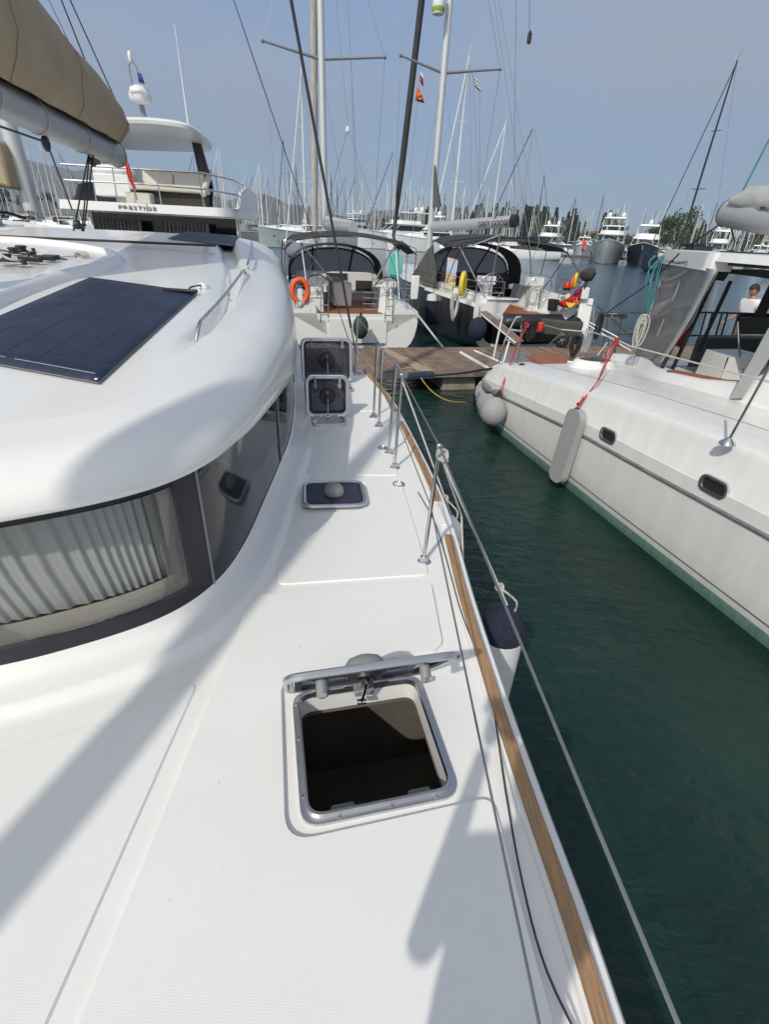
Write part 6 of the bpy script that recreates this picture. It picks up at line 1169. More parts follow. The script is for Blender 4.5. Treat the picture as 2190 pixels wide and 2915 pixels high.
top = [cc_ + (p - cc_) * .97 + up_ * .13 for p in ring]; m_ = [cc_ + (p - cc_) * 1.01 + up_ * .07 for p in ring]; bot = ring; tc2 = [cc_ + (p - cc_) * .6 + up_ * .17 for p in ring]; bc2 = [cc_ + (p - cc_) * .6 + up_ * .02 for p in ring]
b.grid([tc2, top, m_, bot, bc2], cu=True); b.flat(tc2); b.flat(bc2); b.build('hardtop', WHFAR, fy, smooth=50)
for a, b2, x, yb_, yt_ in ((0, 0, 1, 1, 1),):
    b = MB(); b.slab([fp(545, 395, 2.2), fp(565, 385, 2.2), fp(606, 530, 2.0), fp(604, 590, 2.0), fp(585, 585, 2.0)], .10); b.build('hardtop_post', BLK, fy, smooth=0)
    b = MB(); b.slab([fp(266, 440, 3.6), fp(285, 440, 3.6), fp(285, 485, 3.6), fp(266, 485, 3.6)], .1); b.build('hardtop_post', BLK, fy, smooth=0)
    b = MB(); b.slab([fp(322, 400, 3.0), fp(335, 400, 3.0), fp(331, 505, 3.0), fp(323, 505, 3.0)], .1); b.build('hardtop_post', BLK, fy, smooth=0)
# radome mast
mbp = fp(412, 340, 4.0); b = MB(); b.tube([mbp, fp(400, 290, 4.0)], .07, 8); b.tube([fp(392, 292, 4), fp(385, 285, 4), fp(365, 185, 4)], .022, 6); b.tube([fp(410, 290, 4), fp(388, 190, 4), fp(375, 172, 4), fp(366, 185, 4)], .022, 6); b.build('radar_mast', GRY, fy)
rd = fp(398, 272, 3.9); b = MB(); b.lathe(rd - Vector((0, 0, .20)), [(0, 0), (.22, .01), (.30, .08), (.30, .22), (.24, .36), (.10, .43), (0, .44)], 22); rdo = b.build('radome', FWH, fy, smooth=60)
text('GARMIN', .12, 'lettering', GRY, rdo, frame3(rd + FF * -.305 + Vector((0, 0, .02)), FU, (0, 0, 1)), .004)
b = MB(); b.lathe(fp(370, 165, 4) - Vector((0, 0, .1)), [(.03, 0), (.06, .05), (.06, .2), (.03, .25), (0, .26)], 10); b.build('anchor_light', FWH, fy)
f_ = pennant(17.5, 0, [(390, 205), (402, 210), (412, 240), (394, 232)], FB, 'small blue and white flag beside the radome of the flybridge yacht'); 
b = MB(); b.tube([fp(536, 358, 4.2), fp(496, 68, 4.2)], [.028, .010], 6); b.build('whip_antenna', FWH, fy)
b = MB(); b.slab([fp(353, 447, -.2), fp(362, 455, -.2), fp(375, 495, -.2), fp(371, 500, -.25), fp(387, 535, -.2), fp(380, 540, -.2), fp(362, 500, -.25)], .03); en_ = tag(b.build('ensign', mat('ensign_red', (.6, .05, .04), .8), smooth=0), 'narrow red flag hanging at the stern of the flybridge yacht', 'flag')
b = MB(); b.tube([fp(352, 425, -.2), fp(390, 570, -.2)], .018, 6); b.build('flag_staff', GRY, fy)
# ---- boat at the extreme left: mast and tan sail cover behind the boom
lt = thing('sailboat', 'moored sailboat at the far left edge with grey mast and tan sail cover', 'sailboat', (-14.5, 15.5, 0))
b = MB(); b.tube([Dp(92, 600, 15.5), Dp(-8, 250, 15.5), Dp(-90, -60, 15.5)], .20, 12); b.build('mast', ALUw, lt)
b = MB(); b.slab([Dp(-60, 392, 15.2), Dp(8, 400, 15.2), Dp(30, 470, 15.2), Dp(52, 542, 15.2), Dp(20, 535, 15.2), Dp(-70, 520, 15.2)], .5); b.build('sail_cover', TAN, lt, bevel=.1)
b = MB(); b.grid([[Dp(x, yy2 + k * 4, 14.5 + k * .6) for x, yy2 in ((-120, 600), (-40, 596), (20, 602), (75, 618))] for k in range(3)]); b.build('canopy', mat('green_canvas', (.02, .045, .05), .9, var=.2), lt, smooth=60)
b = MB(); rows = hull_loft(b, lambda a, v, z: Vector((-16 + a, 13 + v, z)), [(0, 1.7, 1.3, 1.4, 0), (4, 2, 1.4, 1.6, -.4), (8, 1.6, 1.5, 1.2, -.4), (12, .05, 1.8, .05, .1)], .55); b.flat(rows[0]); b.build('hull', WHFAR, lt, smooth=50)

# ================================================================ FAR BOATS
def motoryacht(L_, B_, H_, hullm, style, label, name='motor_yacht'):
    o = thing(name, label, 'motor yacht', (0, 0, 0)); W = WHFAR; s = L_ / 2
    def sec(v, w_, zs, zk, fl): return [(-w_, v, zs), (-w_ * fl, v, zs * .45), (-w_ * fl * .85, v, .05), (-.02, v, zk), (w_ * fl * .85, v, .05), (w_ * fl, v, zs * .45), (w_, v, zs)]
    hb_ = B_ / 2; st = [(0, hb_ * .97, H_ * .78, -.2, .96), (L_ * .25, hb_, H_ * .8, -.4, .96), (L_ * .5, hb_ * .99, H_ * .88, -.5, .93), (L_ * .7, hb_ * .86, H_ * .96, -.5, .80), (L_ * .85, hb_ * .60, H_ * 1.05, -.4, .60), (L_ * .95, hb_ * .30, H_ * 1.12, -.2, .40), (L_, .04, H_ * 1.18, .2, .3)]
    rows = [sec(*q_) for q_ in st]; b = MB(); b.grid(rows); b.flat(rows[0]); b.build('hull', hullm, o, smooth=40)
    b = MB(); b.grid([[(-w_ * .98, v, zs - .03) for v, w_, zs, *_ in st], [(0, v, zs + .05) for v, w_, zs, *_ in st], [(w_ * .98, v, zs - .03) for v, w_, zs, *_ in st]]); b.build('deck', W, o, smooth=50)
    b = MB()
    for s_ in (-1, 1): b.tube([(s_ * w_ * .95, v, zs + .55) for v, w_, zs, *_ in st[2:]], .03, 5)
    for v, w_, zs, *_ in st[3:]:
        for s_ in (-1, 1): b.tube([(s_ * w_ * .95, v, zs), (s_ * w_ * .95, v, zs + .55)], .02, 5)
    b.build('bow_rail', STEEL, o)
    def tier(v0, v1, w_, z0, z1, rake, nm, glassband=True, m_=W):
        b = MB(); P0_ = rpoly([(-w_, v0), (w_, v0), (w_, v1 - w_ * .5), (w_ * .55, v1), (-w_ * .55, v1), (-w_, v1 - w_ * .5)], .2, 4); zt_ = z1; n = len(P0_)
        def ring(z, k): return [(x * (1 - .06 * k), v - (rake * k if v > (v0 + v1) / 2 else 0), z) for x, v in P0_]
        za, zb_ = z0 + (z1 - z0) * .38, z0 + (z1 - z0) * .88
        b.grid([ring(z0, 0), ring(za, .35)], cu=True); b.grid([ring(zb_, .9), ring(z1, 1)], cu=True); tp = ring(z1, 1); b.flat(tp); r_ = b.build(nm, m_, o, smooth=30)
        g = MB(); ga, gb = ring(za, .38), ring(zb_, .88); g.grid([[(x * .985, v, z) for x, v, z in ga], [(x * .985, v, z) for x, v, z in gb]], cu=True); g.build(nm + '_window', DGL, r_, smooth=30)
        m2 = MB()
        for k in range(0, n, 3):
            if ga[k][1] > v0 + .3: m2.tube([ga[k], gb[k]], .045, 4)
        m2.build(nm + '_mullion', W, r_)
    z1 = H_ * .85
    tier(L_ * .18, L_ * (.72 if style != 'sport' else .66), hb_ * .82, z1, z1 + (1.9 if style != 'sport' else 1.25), L_ * (.05 if style == 'trawler' else .14), 'saloon')
    zt_ = z1 + (1.9 if style != 'sport' else 1.25)
    if style == 'sport':
        b = MB(); b.ball((0, L_ * .52, z1 + .2), 1, 16, (hb_ * .8, L_ * .28, .9)); b.build('foredeck_coach', W, o, smooth=80)
    if style in ('fly', 'trawler', 'big'):
        b = MB(); b.prism(rpoly([(-hb_ * .88, L_ * .05), (hb_ * .88, L_ * .05), (hb_ * .85, L_ * .55), (hb_ * .5, L_ * .62), (-hb_ * .5, L_ * .62), (-hb_ * .85, L_ * .55)], .3), zt_, zt_ + .14); b.prism(rpoly([(-hb_ * .8, L_ * .3), (hb_ * .8, L_ * .3), (hb_ * .72, L_ * .52), (hb_ * .4, L_ * .58), (-hb_ * .4, L_ * .58), (-hb_ * .72, L_ * .52)], .3), zt_ + .14, zt_ + .75, inset=.12); b.build('flybridge', W, o, smooth=30)
        if style == 'big': tier(L_ * .2, L_ * .5, hb_ * .7, zt_ + .14, zt_ + 1.7, L_ * .05, 'upper_saloon'); zt_ += 1.55
        hz = zt_ + (2.15 if style != 'big' else 1.4)
        b = MB(); b.prism(rpoly([(-hb_ * .7, L_ * .14), (hb_ * .7, L_ * .14), (hb_ * .66, L_ * .46), (-hb_ * .66, L_ * .46)], .4), hz, hz + .13, inset=.05)
        b.build('hardtop', W, o, smooth=30); b = MB()
        for s_ in (-1, 1):
            for v in (.18, .42): b.tube([(s_ * hb_ * .72, L_ * v, zt_ + .1), (s_ * hb_ * .64, L_ * v, hz + .02)], .06, 5)
        b.build('hardtop_post', W, o)
        b = MB()
        for s_ in ((-1, 1) if style != 'trawler' else (0,)): b.lathe((s_ * hb_ * .42, L_ * .28, hz + .35), [(.12, -.25), (.30, 0), (.42, .15), (.42, .45), (.28, .75), (0, .85)], 14)
        b.build('radome', FWH, o, smooth=70)
        b = MB(); b.box((0, L_ * .28, hz + .28), (hb_ * 1.1, .3, .14)); b.tube([(0, L_ * .28, hz), (0, L_ * .28, hz + 2.0)], .05, 5); b.tube([(hb_ * .6, L_ * .2, hz), (hb_ * .6, L_ * .16, hz + 3.6)], [.03, .012], 4); b.tube([(-hb_ * .6, L_ * .2, hz), (-hb_ * .6, L_ * .16, hz + 3.2)], [.03, .012], 4); b.build('radar_mast', W, o)
    else:
        b = MB(); b.tube([(-hb_ * .7, L_ * .16, zt_ - .2), (-hb_ * .6, L_ * .2, zt_ + .7), (hb_ * .6, L_ * .2, zt_ + .7), (hb_ * .7, L_ * .16, zt_ - .2)], .10, 6); b.lathe((0, L_ * .2, zt_ + .8), [(.3, 0), (.32, .15), (.2, .3), (0, .32)], 12); b.build('radar_arch', W, o)
    b = MB()
    for s_ in (-1, 1): b.lathe((s_ * hb_ * .70, L_ * .84, H_ * .62), [(.16, 0), (.16, .05), (0, .06)], 10, ax=(s_ * .85, .5, 0))
    b.build('porthole', BLK, o); b = MB(); b.slab([(-.16, L_ * .985, H_ * 1.02), (.16, L_ * .985, H_ * 1.02), (.02, L_ * 1.0, H_ * .78), (-.02, L_ * 1.0, H_ * .78)], .16); b.build('anchor', GRY, o)
    b = MB()
    for s_ in (-1, 1): b.tube([(s_ * (w_ + .02), v, zs - .06) for v, w_, zs, *_ in st], .06, 5)
    b.build('sheer_stripe', W, o)
    return o
def put(o, px, py, face, z=0):                        # waterline pixel of the nearest end; face = heading of the bow (deg, 0 = away, 180 = towards us)
    p = Z(px, py, z); o.location = (p.x, p.y, 0); o.rotation_euler = (0, 0, R(face)); return o
def bowto(o, px, py, L_, yaw=180, s=1.0):
    L_ = L_ * s; o.scale = (s, s, s)
    return _bowto(o, px, py, L_, yaw)
def _bowto(o, px, py, L_, yaw):                    # bow at the pixel, hull running away from us
    p = Z(px, py, 0); a = R(yaw); d = Vector((-math.sin(a), math.cos(a), 0)); p = p - d * L_; o.location = (p.x, p.y, 0); o.rotation_euler = (0, 0, a); return o
bowto(motoryacht(24, 6.4, 3.6, SILV, 'big', 'large silver green motor yacht, bow on, with two white satellite domes'), 1718, 752, 24, 158, .9)
bowto(motoryacht(19, 6.2, 3.4, NAVY, 'trawler', 'navy hulled trawler yacht with white wheelhouse and single dome, bow on'), 1817, 757, 19, 155, .88)
bowto(motoryacht(20, 5.6, 3.1, SILV, 'fly', 'pale green hulled flybridge motor yacht across the water, left of the red flag'), 1530, 738, 20, 156, .82)
bowto(motoryacht(16, 4.6, 2.6, WHFAR, 'fly', 'white motor yacht with flybridge right of the navy trawler, behind the hardtop'), 2020, 757, 16, 148)
bowto(motoryacht(15, 4.6, 2.4, WHFAR, 'sport', 'white sport cruiser with slanting windscreen at the far right behind the sail cover'), 2150, 767, 15, 148)
bowto(motoryacht(18, 5.0, 2.8, GHUL, 'sport', 'grey hulled motor yacht with white cabin, seen over the coachroof edge'), 728, 702, 18, 118)
bowto(motoryacht(17, 4.8, 2.7, WHFAR, 'sport', 'low white sport yacht left of the white sailboat mast'), 700, 684, 17, 110)
bowto(motoryacht(22, 5.6, 3.2, WHFAR, 'fly', 'white flybridge motor yacht between the two sailboat masts'), 1000, 705, 22, 120)
bowto(motoryacht(16, 4.8, 2.7, WHFAR, 'sport', 'white motor boat with sloping bow behind the white sailboat boom'), 1100, 712, 16, 112)
bowto(motoryacht(22, 6, 3.2, WHFAR, 'big', 'tall white motor yacht with radar tower far behind the white sailboat'), 935, 684, 22, 150)
bowto(motoryacht(17, 4.6, 2.6, WHFAR, 'trawler', 'white motor cruiser with cream canopy behind the charcoal sailboat hood'), 1195, 716, 17, 160)
bowto(motoryacht(14, 4.2, 2.4, WHFAR, 'sport', 'small white motor boat between the pale green yacht and the silver yacht'), 1655, 735, 14, 162)
# far sailboats, each its own thing
def farboat(hullm, mastm, H_, spr, lab, cover):
    o = thing('sailboat', lab, 'sailboat', (0, 0, 0)); L_ = 12.5; b = MB()
    rows = hull_loft(b, lambda a, v, z: Vector((a, v, z)), [(0, 1.6, 1.15, 1.3, 0), (3.5, 1.9, 1.2, 1.5, -.3), (7, 1.7, 1.3, 1.3, -.4), (10, .95, 1.4, .6, -.3), (12.5, .04, 1.6, .04, .2)], .55); b.flat(rows[0]); b.grid([[(-w_, v, z) for v, w_, z in ((0, 1.6, 1.14), (3.5, 1.9, 1.19), (7, 1.7, 1.29), (10, .95, 1.39), (12.5, .04, 1.58))], [(w_, v, z) for v, w_, z in ((0, 1.6, 1.14), (3.5, 1.9, 1.19), (7, 1.7, 1.29), (10, .95, 1.39), (12.5, .04, 1.58))]]); b.build('hull', hullm, o, smooth=50)
    b = MB(); b.prism(rpoly([(-1.1, 3.4), (1.1, 3.4), (.9, 8), (.3, 9.4), (-.3, 9.4), (-.9, 8)], .3, 3), 1.2, 1.75, inset=.18); b.box((0, 3.2, 2.3), (2.2, 1.6, .9)); b.build('coachroof', WHFAR if cover != 'dark' else DGF, o, smooth=30)
    b = MB(); b.tube([(0, 6.9, 1.3), (0, 6.9, H_ * .6), (0, 6.8, H_)], [.12, .11, .07], 7); b.tube([(0, 6.8, H_), (0, 6.6, H_ + .9)], .02, 4); b.build('mast', mastm, o)
    for z in spr: b = MB(); b.tube([(-.95 * (1.25 - z / H_), 6.7, z + .05), (0, 6.9, z), (.95 * (1.25 - z / H_), 6.7, z + .05)], .035, 4); b.build('spreader', mastm, o)
    b = MB(); b.tube([(0, 6.7, 2.75), (0, 2.3, 2.85)], .17, 7); b.build('boom', {'dark': FNV, 'grey': GYF, 'tan': TAN}[cover], o)
    b = MB()
    b.tube([(0, 12.3, 1.7), (0, 6.9, H_ * .97)], .055, 4); b.build('furled_genoa', {'dark': FNV, 'grey': FWH, 'tan': TAN}[cover], o)
    b = MB(); b.tube([(0, .2, 1.3), (0, 6.8, H_)], .014, 3); b.tube([(1.7, 6.6, 1.4), (.8, 6.7, H_ * .5), (0, 6.8, H_ * .95)], .014, 3); b.tube([(-1.7, 6.6, 1.4), (-.8, 6.7, H_ * .5), (0, 6.8, H_ * .95)], .014, 3); b.build('stay', WIRE, o)
    b = MB(); b.tube([(-1.2, .4, 1.2), (-1.1, .6, 2.6), (1.1, .6, 2.6), (1.2, .4, 1.2)], .04, 4); b.build('stern_arch', STEEL, o)
    return o
WM = mat('white_mast', (.66, .66, .66), .4); BM = mat('black_mast', (.03, .03, .035), .4); SM = mat('silver_mast', (.36, .37, .39), .4, .3)
protos = [farboat(WHFAR, WM, 17.5, (7.5, 12.5), 'sailboat with pale mast in the crowded rows of the far marina', 'grey'), farboat(WHFAR, SM, 16, (6.5, 11), 'sailboat with dull silver mast and navy sail cover in the far marina', 'dark'), farboat(FNV, BM, 18.5, (8, 13), 'dark hulled sailboat with black mast in the far marina', 'dark'), farboat(WHFAR, WM, 15, (8,), 'sailboat with short pale mast and tan sail cover in the far marina', 'tan')]
for o, g in zip(protos, ('pale masted sailboats of the far marina', 'silver masted sailboats of the far marina', 'black masted sailboats of the far marina', 'short masted sailboats of the far marina')): o['group'] = g
HH = [17.5, 16, 18.5, 15]; used = [False] * 4
def place(k, p, rz, s=1.0, lab=None):
    if not used[k]: used[k] = True; o = protos[k]
    else: o = dup(protos[k])
    o.location = p; o.rotation_euler = (0, 0, rz); o.scale = (s, s, s)
    if lab:
        o['label'] = lab
        if 'group' in o.keys(): del o['group']
    return o
plain = [o['label'] for o in protos]
def bytop(px, py, k, Hm, lab, rz=None):               # mast top pixel -> where the boat must stand
    d = ray(px, py); t = (Hm - EYE) / d.z; p = C0 + d * t; s = Hm / HH[k]; rz = R(random.choice((95, 100, 110, -80))) if rz is None else rz
    o = Vector((-math.sin(rz), math.cos(rz), 0)) * 6.8 * s; c = dup(protos[k]); c.location = (p.x - o.x, p.y - o.y, 0); c.rotation_euler = (0, 0, rz); c.scale = (s, s, s); c['label'] = lab
    if 'group' in c.keys(): del c['group']
    return c
bytop(857, 193, 0, 19, 'sailboat with tall white mast just left of the white sailboat mast', R(165))
bytop(806, 392, 1, 17, 'sailboat with slim mast left of the tall white mast', R(170))
bytop(1336, 159, 0, 21, 'sailboat with very tall white mast and dark furled headsail right of the grey boom', R(150))
bytop(1442, 344, 0, 19, 'sailboat with thick white mast directly above the grey boom end')
bytop(1521, 354, 1, 19, 'sailboat with tall silver mast just right of the grey boom end')
bytop(1551, 499, 2, 18, 'sailboat with short black mast right of the tall silver mast')
bytop(1641, 561, 2, 17, 'black masted sailboat left of the silver green motor yacht')
bytop(2101, 171, 2, 23, 'sailboat with very tall black mast above the neighbour catamaran hardtop', R(120))
bytop(1120, 428, 1, 17, 'sailboat with plain mast between the two near sailboats')
bytop(1124, 505, 0, 17, 'sailboat with pale mast close left of the charcoal furled headsail')
bytop(618, 425, 0, 17, 'sailboat with pale mast just right of the flybridge hardtop'); bytop(547, 440, 1, 17, 'sailboat with silver mast seen under the flybridge hardtop')
for k, (x, yv) in enumerate(((78, 425), (103, 455), (110, 405), (136, 458), (165, 430), (145, 500))): bytop(x, yv, (0, 3, 0, 0, 1, 3)[k], 15, ['leftmost far sailboat with bright white mast near the tan sail cover', 'second far white mast from the left edge', 'far sailboat with spreader mast between two shorter ones at the left', 'far sailboat mast just left of the mainsheet', 'far silver mast behind the dark preventer line', 'short far mast low beside the mainsheet'][k])
rnd = random.Random(11); cnt = 0
def rand_boat(px, dist, k, Hm):
    global cnt
    d = ray(px, 657 + .05 * (px - 1095)); d = Vector((d.x, d.y, 0)).normalized(); p = d * dist; s = Hm / HH[k]; rz = R(rnd.choice((97, 100, -80, 103, 15, 195)) + rnd.uniform(-3, 3))
    place(k, (p.x, p.y, 0), rz, s); cnt += 1
for px_, n, d0, d1, h0, h1 in ((730, 36, 130, 270, 12, 17), (900, 28, 140, 280, 12, 17), (1080, 22, 150, 290, 12, 17), (1280, 42, 150, 290, 12, 17), (1480, 32, 165, 290, 12, 16), (1700, 24, 170, 290, 11, 15), (1950, 32, 170, 290, 11, 16), (2150, 20, 160, 280, 11, 15), (100, 12, 160, 280, 13, 16), (400, 6, 150, 260, 13, 16)):
    for j in range(n):
        w_ = 110 if px_ > 300 else 120
        rand_boat(px_ + rnd.uniform(-w_, w_), rnd.uniform(d0, d1), rnd.choices((0, 1, 2, 3), (5, 4, 1, 3))[0], rnd.uniform(h0, h1))
print('far sailboats', cnt)
# far floating dock in front of the yachts
b = MB()
for a_, c_ in (((1480, 724), (2260, 759)),):
    A = Z(*a_, .5); B = Z(*c_, .5); A *= 1.0; b.slab([Vector((A.x, A.y, .5)), Vector((B.x, B.y, .5)), Vector((B.x, B.y + 2.5, .5)), Vector((A.x, A.y + 2.5, .5))], .5)
tag(b.build('far_dock', mat('dock_grey', (.16, .14, .12), .9, var=.3, vscale=2)), 'low grey floating dock across the water behind the bows of the far yachts', 'dock')
b = MB(); c = Z(1651, 728, .5); 
t_ = thing('flag', 'bright red flag on a staff at the far dock left of the silver yacht', 'flag', c); b.tube([c, c + Vector((0, 0, 3.5))], .05, 5); b.build('staff', ALUw, t_); b = MB(); b.grid([[c + Vector((.1 * math.sin(j) , .2, 1.0 + .75 * j)), c + Vector((.5 + .2 * math.sin(j * 2), .2, .8 + .7 * j)), c + Vector((.8 + .2 * math.cos(j * 2), .1, .7 + .6 * j))] for j in range(4)]); b.build('cloth', mat('vivid_red', (.75, .05, .03), .7), t_, smooth=60, solid=.02)
# ================================================================ TREES
def tree(kind, seed):
    r = random.Random(seed); o = thing(kind[0], kind[1], 'tree', (0, 0, 0), kind[2]); b = MB(); H_ = 10
    if kind[0] == 'cypress_tree':
        b.tube([(0, 0, 0), (0, 0, 4), (.1, 0, 9)], [.22, .15, .04], 6); b.build('trunk', TRNK, o); b = MB()
        for k in range(760): z = 10.5 * r.random() ** .85; w_ = 1.15 * (1 - (z / 11.5)) ** .6 * (.75 + .5 * r.random()) * (1 if z > .8 else .6); a = r.uniform(0, 6.28); leaf(b, Vector((w_ * math.cos(a), w_ * math.sin(a), z + .2)), r, .44, up=1.2)
        b.build('crown', TREEL, o, smooth=0)
    elif kind[0] == 'pine_tree':
        b.tube([(0, 0, 0), (.2, 0, 4), (.1, .1, 7.5)], [.32, .24, .12], 7)
        for k in range(7): a = k * .9; z = 5 + .4 * k; b.tube([(.12, .05, z), (1.6 * math.cos(a), 1.6 * math.sin(a), z + 1.0)], [.09, .03], 5)
        b.build('trunk', TRNK, o); b = MB()
        cl_ = [(Vector((r.uniform(-2.2, 2.2), r.uniform(-2.2, 2.2), r.uniform(5.5, 9.5))), r.uniform(.7, 1.4)) for _ in range(15)]
        for c, R__ in cl_:
            for k in range(60): d = Vector((r.gauss(0, 1), r.gauss(0, 1), r.gauss(0, .6))).normalized(); leaf(b, c + d * R__ * r.uniform(.5, 1), r, .30)
        b.build('crown', TREEL, o, smooth=0)
    else:
        b.tube([(0, 0, 0), (.3, 0, 2.5), (.2, .2, 5)], [.4, .3, .12], 7)
        for k in range(8): a = k * .8; z = 1.8 + .3 * k; b.tube([(.2, .05, z), (2.6 * math.cos(a), 2.6 * math.sin(a), z + 1.4)], [.13, .04], 5)
        b.build('trunk', TRNK, o); b = MB()
        cl_ = [(Vector((r.uniform(-3.4, 3.4), r.uniform(-2.5, 2.5), r.uniform(2, 7.5) )), r.uniform(.9, 1.8)) for _ in range(24)]
        for c, R__ in cl_:
            if abs(c.x) > 2.2 and c.z > 6: c.z -= 2
            for k in range(70): d = Vector((r.gauss(0, 1), r.gauss(0, 1), r.gauss(0, .8))).normalized(); leaf(b, c + d * R__ * r.uniform(.45, 1), r, .32)
        b.build('crown', TREEB, o, smooth=0)
    return o
def leaf(b, c, r, s, up=0):
    u_ = Vector((r.gauss(0, 1), r.gauss(0, 1), r.gauss(0, 1) + up)).normalized(); v_ = u_.orthogonal().normalized(); s1 = s * r.uniform(.6, 1.3)
    b.add([c - v_ * s1 * .5, c + v_ * s1 * .5, c + u_ * s1 + v_ * s1 * .2, c + u_ * s1 * .9 - v_ * s1 * .35], [(0, 1, 2, 3)])
TK = [('cypress_tree', 'narrow dark cypress tree in the row behind the far marina', 'cypress trees behind the far marina'), ('pine_tree', 'dark round topped pine tree behind the far marina', 'pine trees behind the far marina'), ('broadleaf_tree', 'broad pale green tree behind the navy trawler yacht', 'broadleaf trees behind the moorings')]
tp = [tree(TK[0], 1), tree(TK[1], 2), tree(TK[2], 3)]; tu = [False] * 3
def plant(k, px_, dist, s, lab=None):
    d = ray(px_, 657 + .05 * (px_ - 1095)); d = Vector((d.x, d.y, 0)).normalized() * dist; o = tp[k] if not tu[k] else dup(tp[k]); tu[k] = True; o.location = (d.x, d.y, .8); o.rotation_euler = (0, 0, rnd.uniform(0, 6.28)); o.scale = (s * rnd.uniform(.85, 1.15),) * 2 + (s,)
    if lab:
        o['label'] = lab
        if 'group' in o.keys(): del o['group']
for k in range(130): x = rnd.uniform(1060, 1760); plant(0, x, rnd.uniform(320, 390), rnd.uniform(.8, 1.35) * itp(x, [1060, 1200, 1500, 1760], [.75, 1.1, 1.45, 1.15]))
for k in range(34): plant(1, rnd.uniform(1140, 1760), rnd.uniform(330, 400), rnd.uniform(.9, 1.5))
for k in range(16): plant(0, rnd.uniform(1980, 2250), rnd.uniform(330, 400), rnd.uniform(.9, 1.5))
for k in range(12): plant(1, rnd.uniform(1800, 2250), rnd.uniform(330, 400), rnd.uniform(.8, 1.2))
for k in range(14): plant(1, rnd.uniform(-40, 420), rnd.uniform(300, 360), rnd.uniform(.9, 1.4))
tp[2]['label'] = TK[2][1]
for k, (x, d, s, lab) in enumerate(((1880, 215, 1.15, None), (1925, 200, 1.55, 'largest pale green broadleaf tree right of the navy trawler yacht'), (1965, 222, 1.0, None), (1990, 230, .8, None), (1860, 240, .9, None), (2025, 250, .8, None), (1790, 250, .7, None), *[(1440 + 28 * j + (j * 37) % 19, 300 + (j * 53) % 30, .75 + .05 * ((j * 7) % 6), None) for j in range(27)], (1165, 300, 1.0, 'solitary green tree standing between the two near sailboats'))): plant(2, x, d, s, lab)
# a few low buildings behind the trees
for k in range(10):
    px_ = (1240, 1330, 1410, 1590, 1615, 1690, 1480, 2050, 1290, 2160)[k]; d = ray(px_, 657 + .05 * (px_ - 1095)); d = Vector((d.x, d.y, 0)).normalized() * rnd.uniform(410, 440); w_, h = rnd.uniform(9, 14), rnd.uniform(4.5, 8)
    t_ = thing('house', 'small pale hillside house glimpsed among the dark trees', 'house', (d.x, d.y, 2), 'pale houses among the trees'); b = MB(); b.box(d + Vector((0, 0, 2 + h / 2)), (w_, 8, h)); b.build('wall', mat('house_wall', (.55, .52, .47), .9), t_, smooth=0)
    b = MB(); c = d + Vector((0, 0, 2 + h)); b.add([c + Vector(v) for v in ((-w_ / 2 - .4, -4.4, 0), (w_ / 2 + .4, -4.4, 0), (w_ / 2 + .4, 4.4, 0), (-w_ / 2 - .4, 4.4, 0), (-w_ / 4, 0, 1.8), (w_ / 4, 0, 1.8))], [(0, 1, 5, 4), (1, 2, 5), (2, 3, 4, 5), (3, 0, 4), (3, 2, 1, 0)]); b.build('roof', mat('tile_roof', (.30, .13, .08), .9), t_, smooth=0)
    b = MB()
    for i in range(3): b.box(d + Vector(((i - 1) * w_ * .28, -4.02, 2 + h * .55)), (1.2, .1, 1.4))
    b.build('window', DARK, t_, smooth=0)
# ================================================================ PEOPLE
def skinned(name, verts, edges, radii, m_, parent, sub=2):
    me = bpy.data.meshes.new(name); me.from_pydata([tuple(v) for v in verts], edges, []); o = bpy.data.objects.new(name, me); COL.objects.link(o); me.materials.append(m_)
    md = o.modifiers.new('skin', 'SKIN'); md.use_smooth_shade = True
    if not me.skin_vertices: bpy.context.view_layer.update()
    if not me.skin_vertices:
        bpy.context.view_layer.objects.active = o
    for i, r_ in enumerate(radii): me.skin_vertices[0].data[i].radius = r_ if isinstance(r_, tuple) else (r_, r_)
    me.skin_vertices[0].data[0].use_root = True
    s = o.modifiers.new('sub', 'SUBSURF'); s.levels = sub; s.render_levels = sub
    bpy.context.view_layer.update(); dg = bpy.context.evaluated_depsgraph_get(); me2 = bpy.data.meshes.new_from_object(o.evaluated_get(dg)); bpy.data.objects.remove(o)
    me2.materials.clear(); me2.materials.append(m_); me2.shade_smooth(); o = bpy.data.objects.new(name, me2); COL.objects.link(o)
    if parent: o.parent = parent; o.matrix_parent_inverse = wm(parent).inverted()
    return o
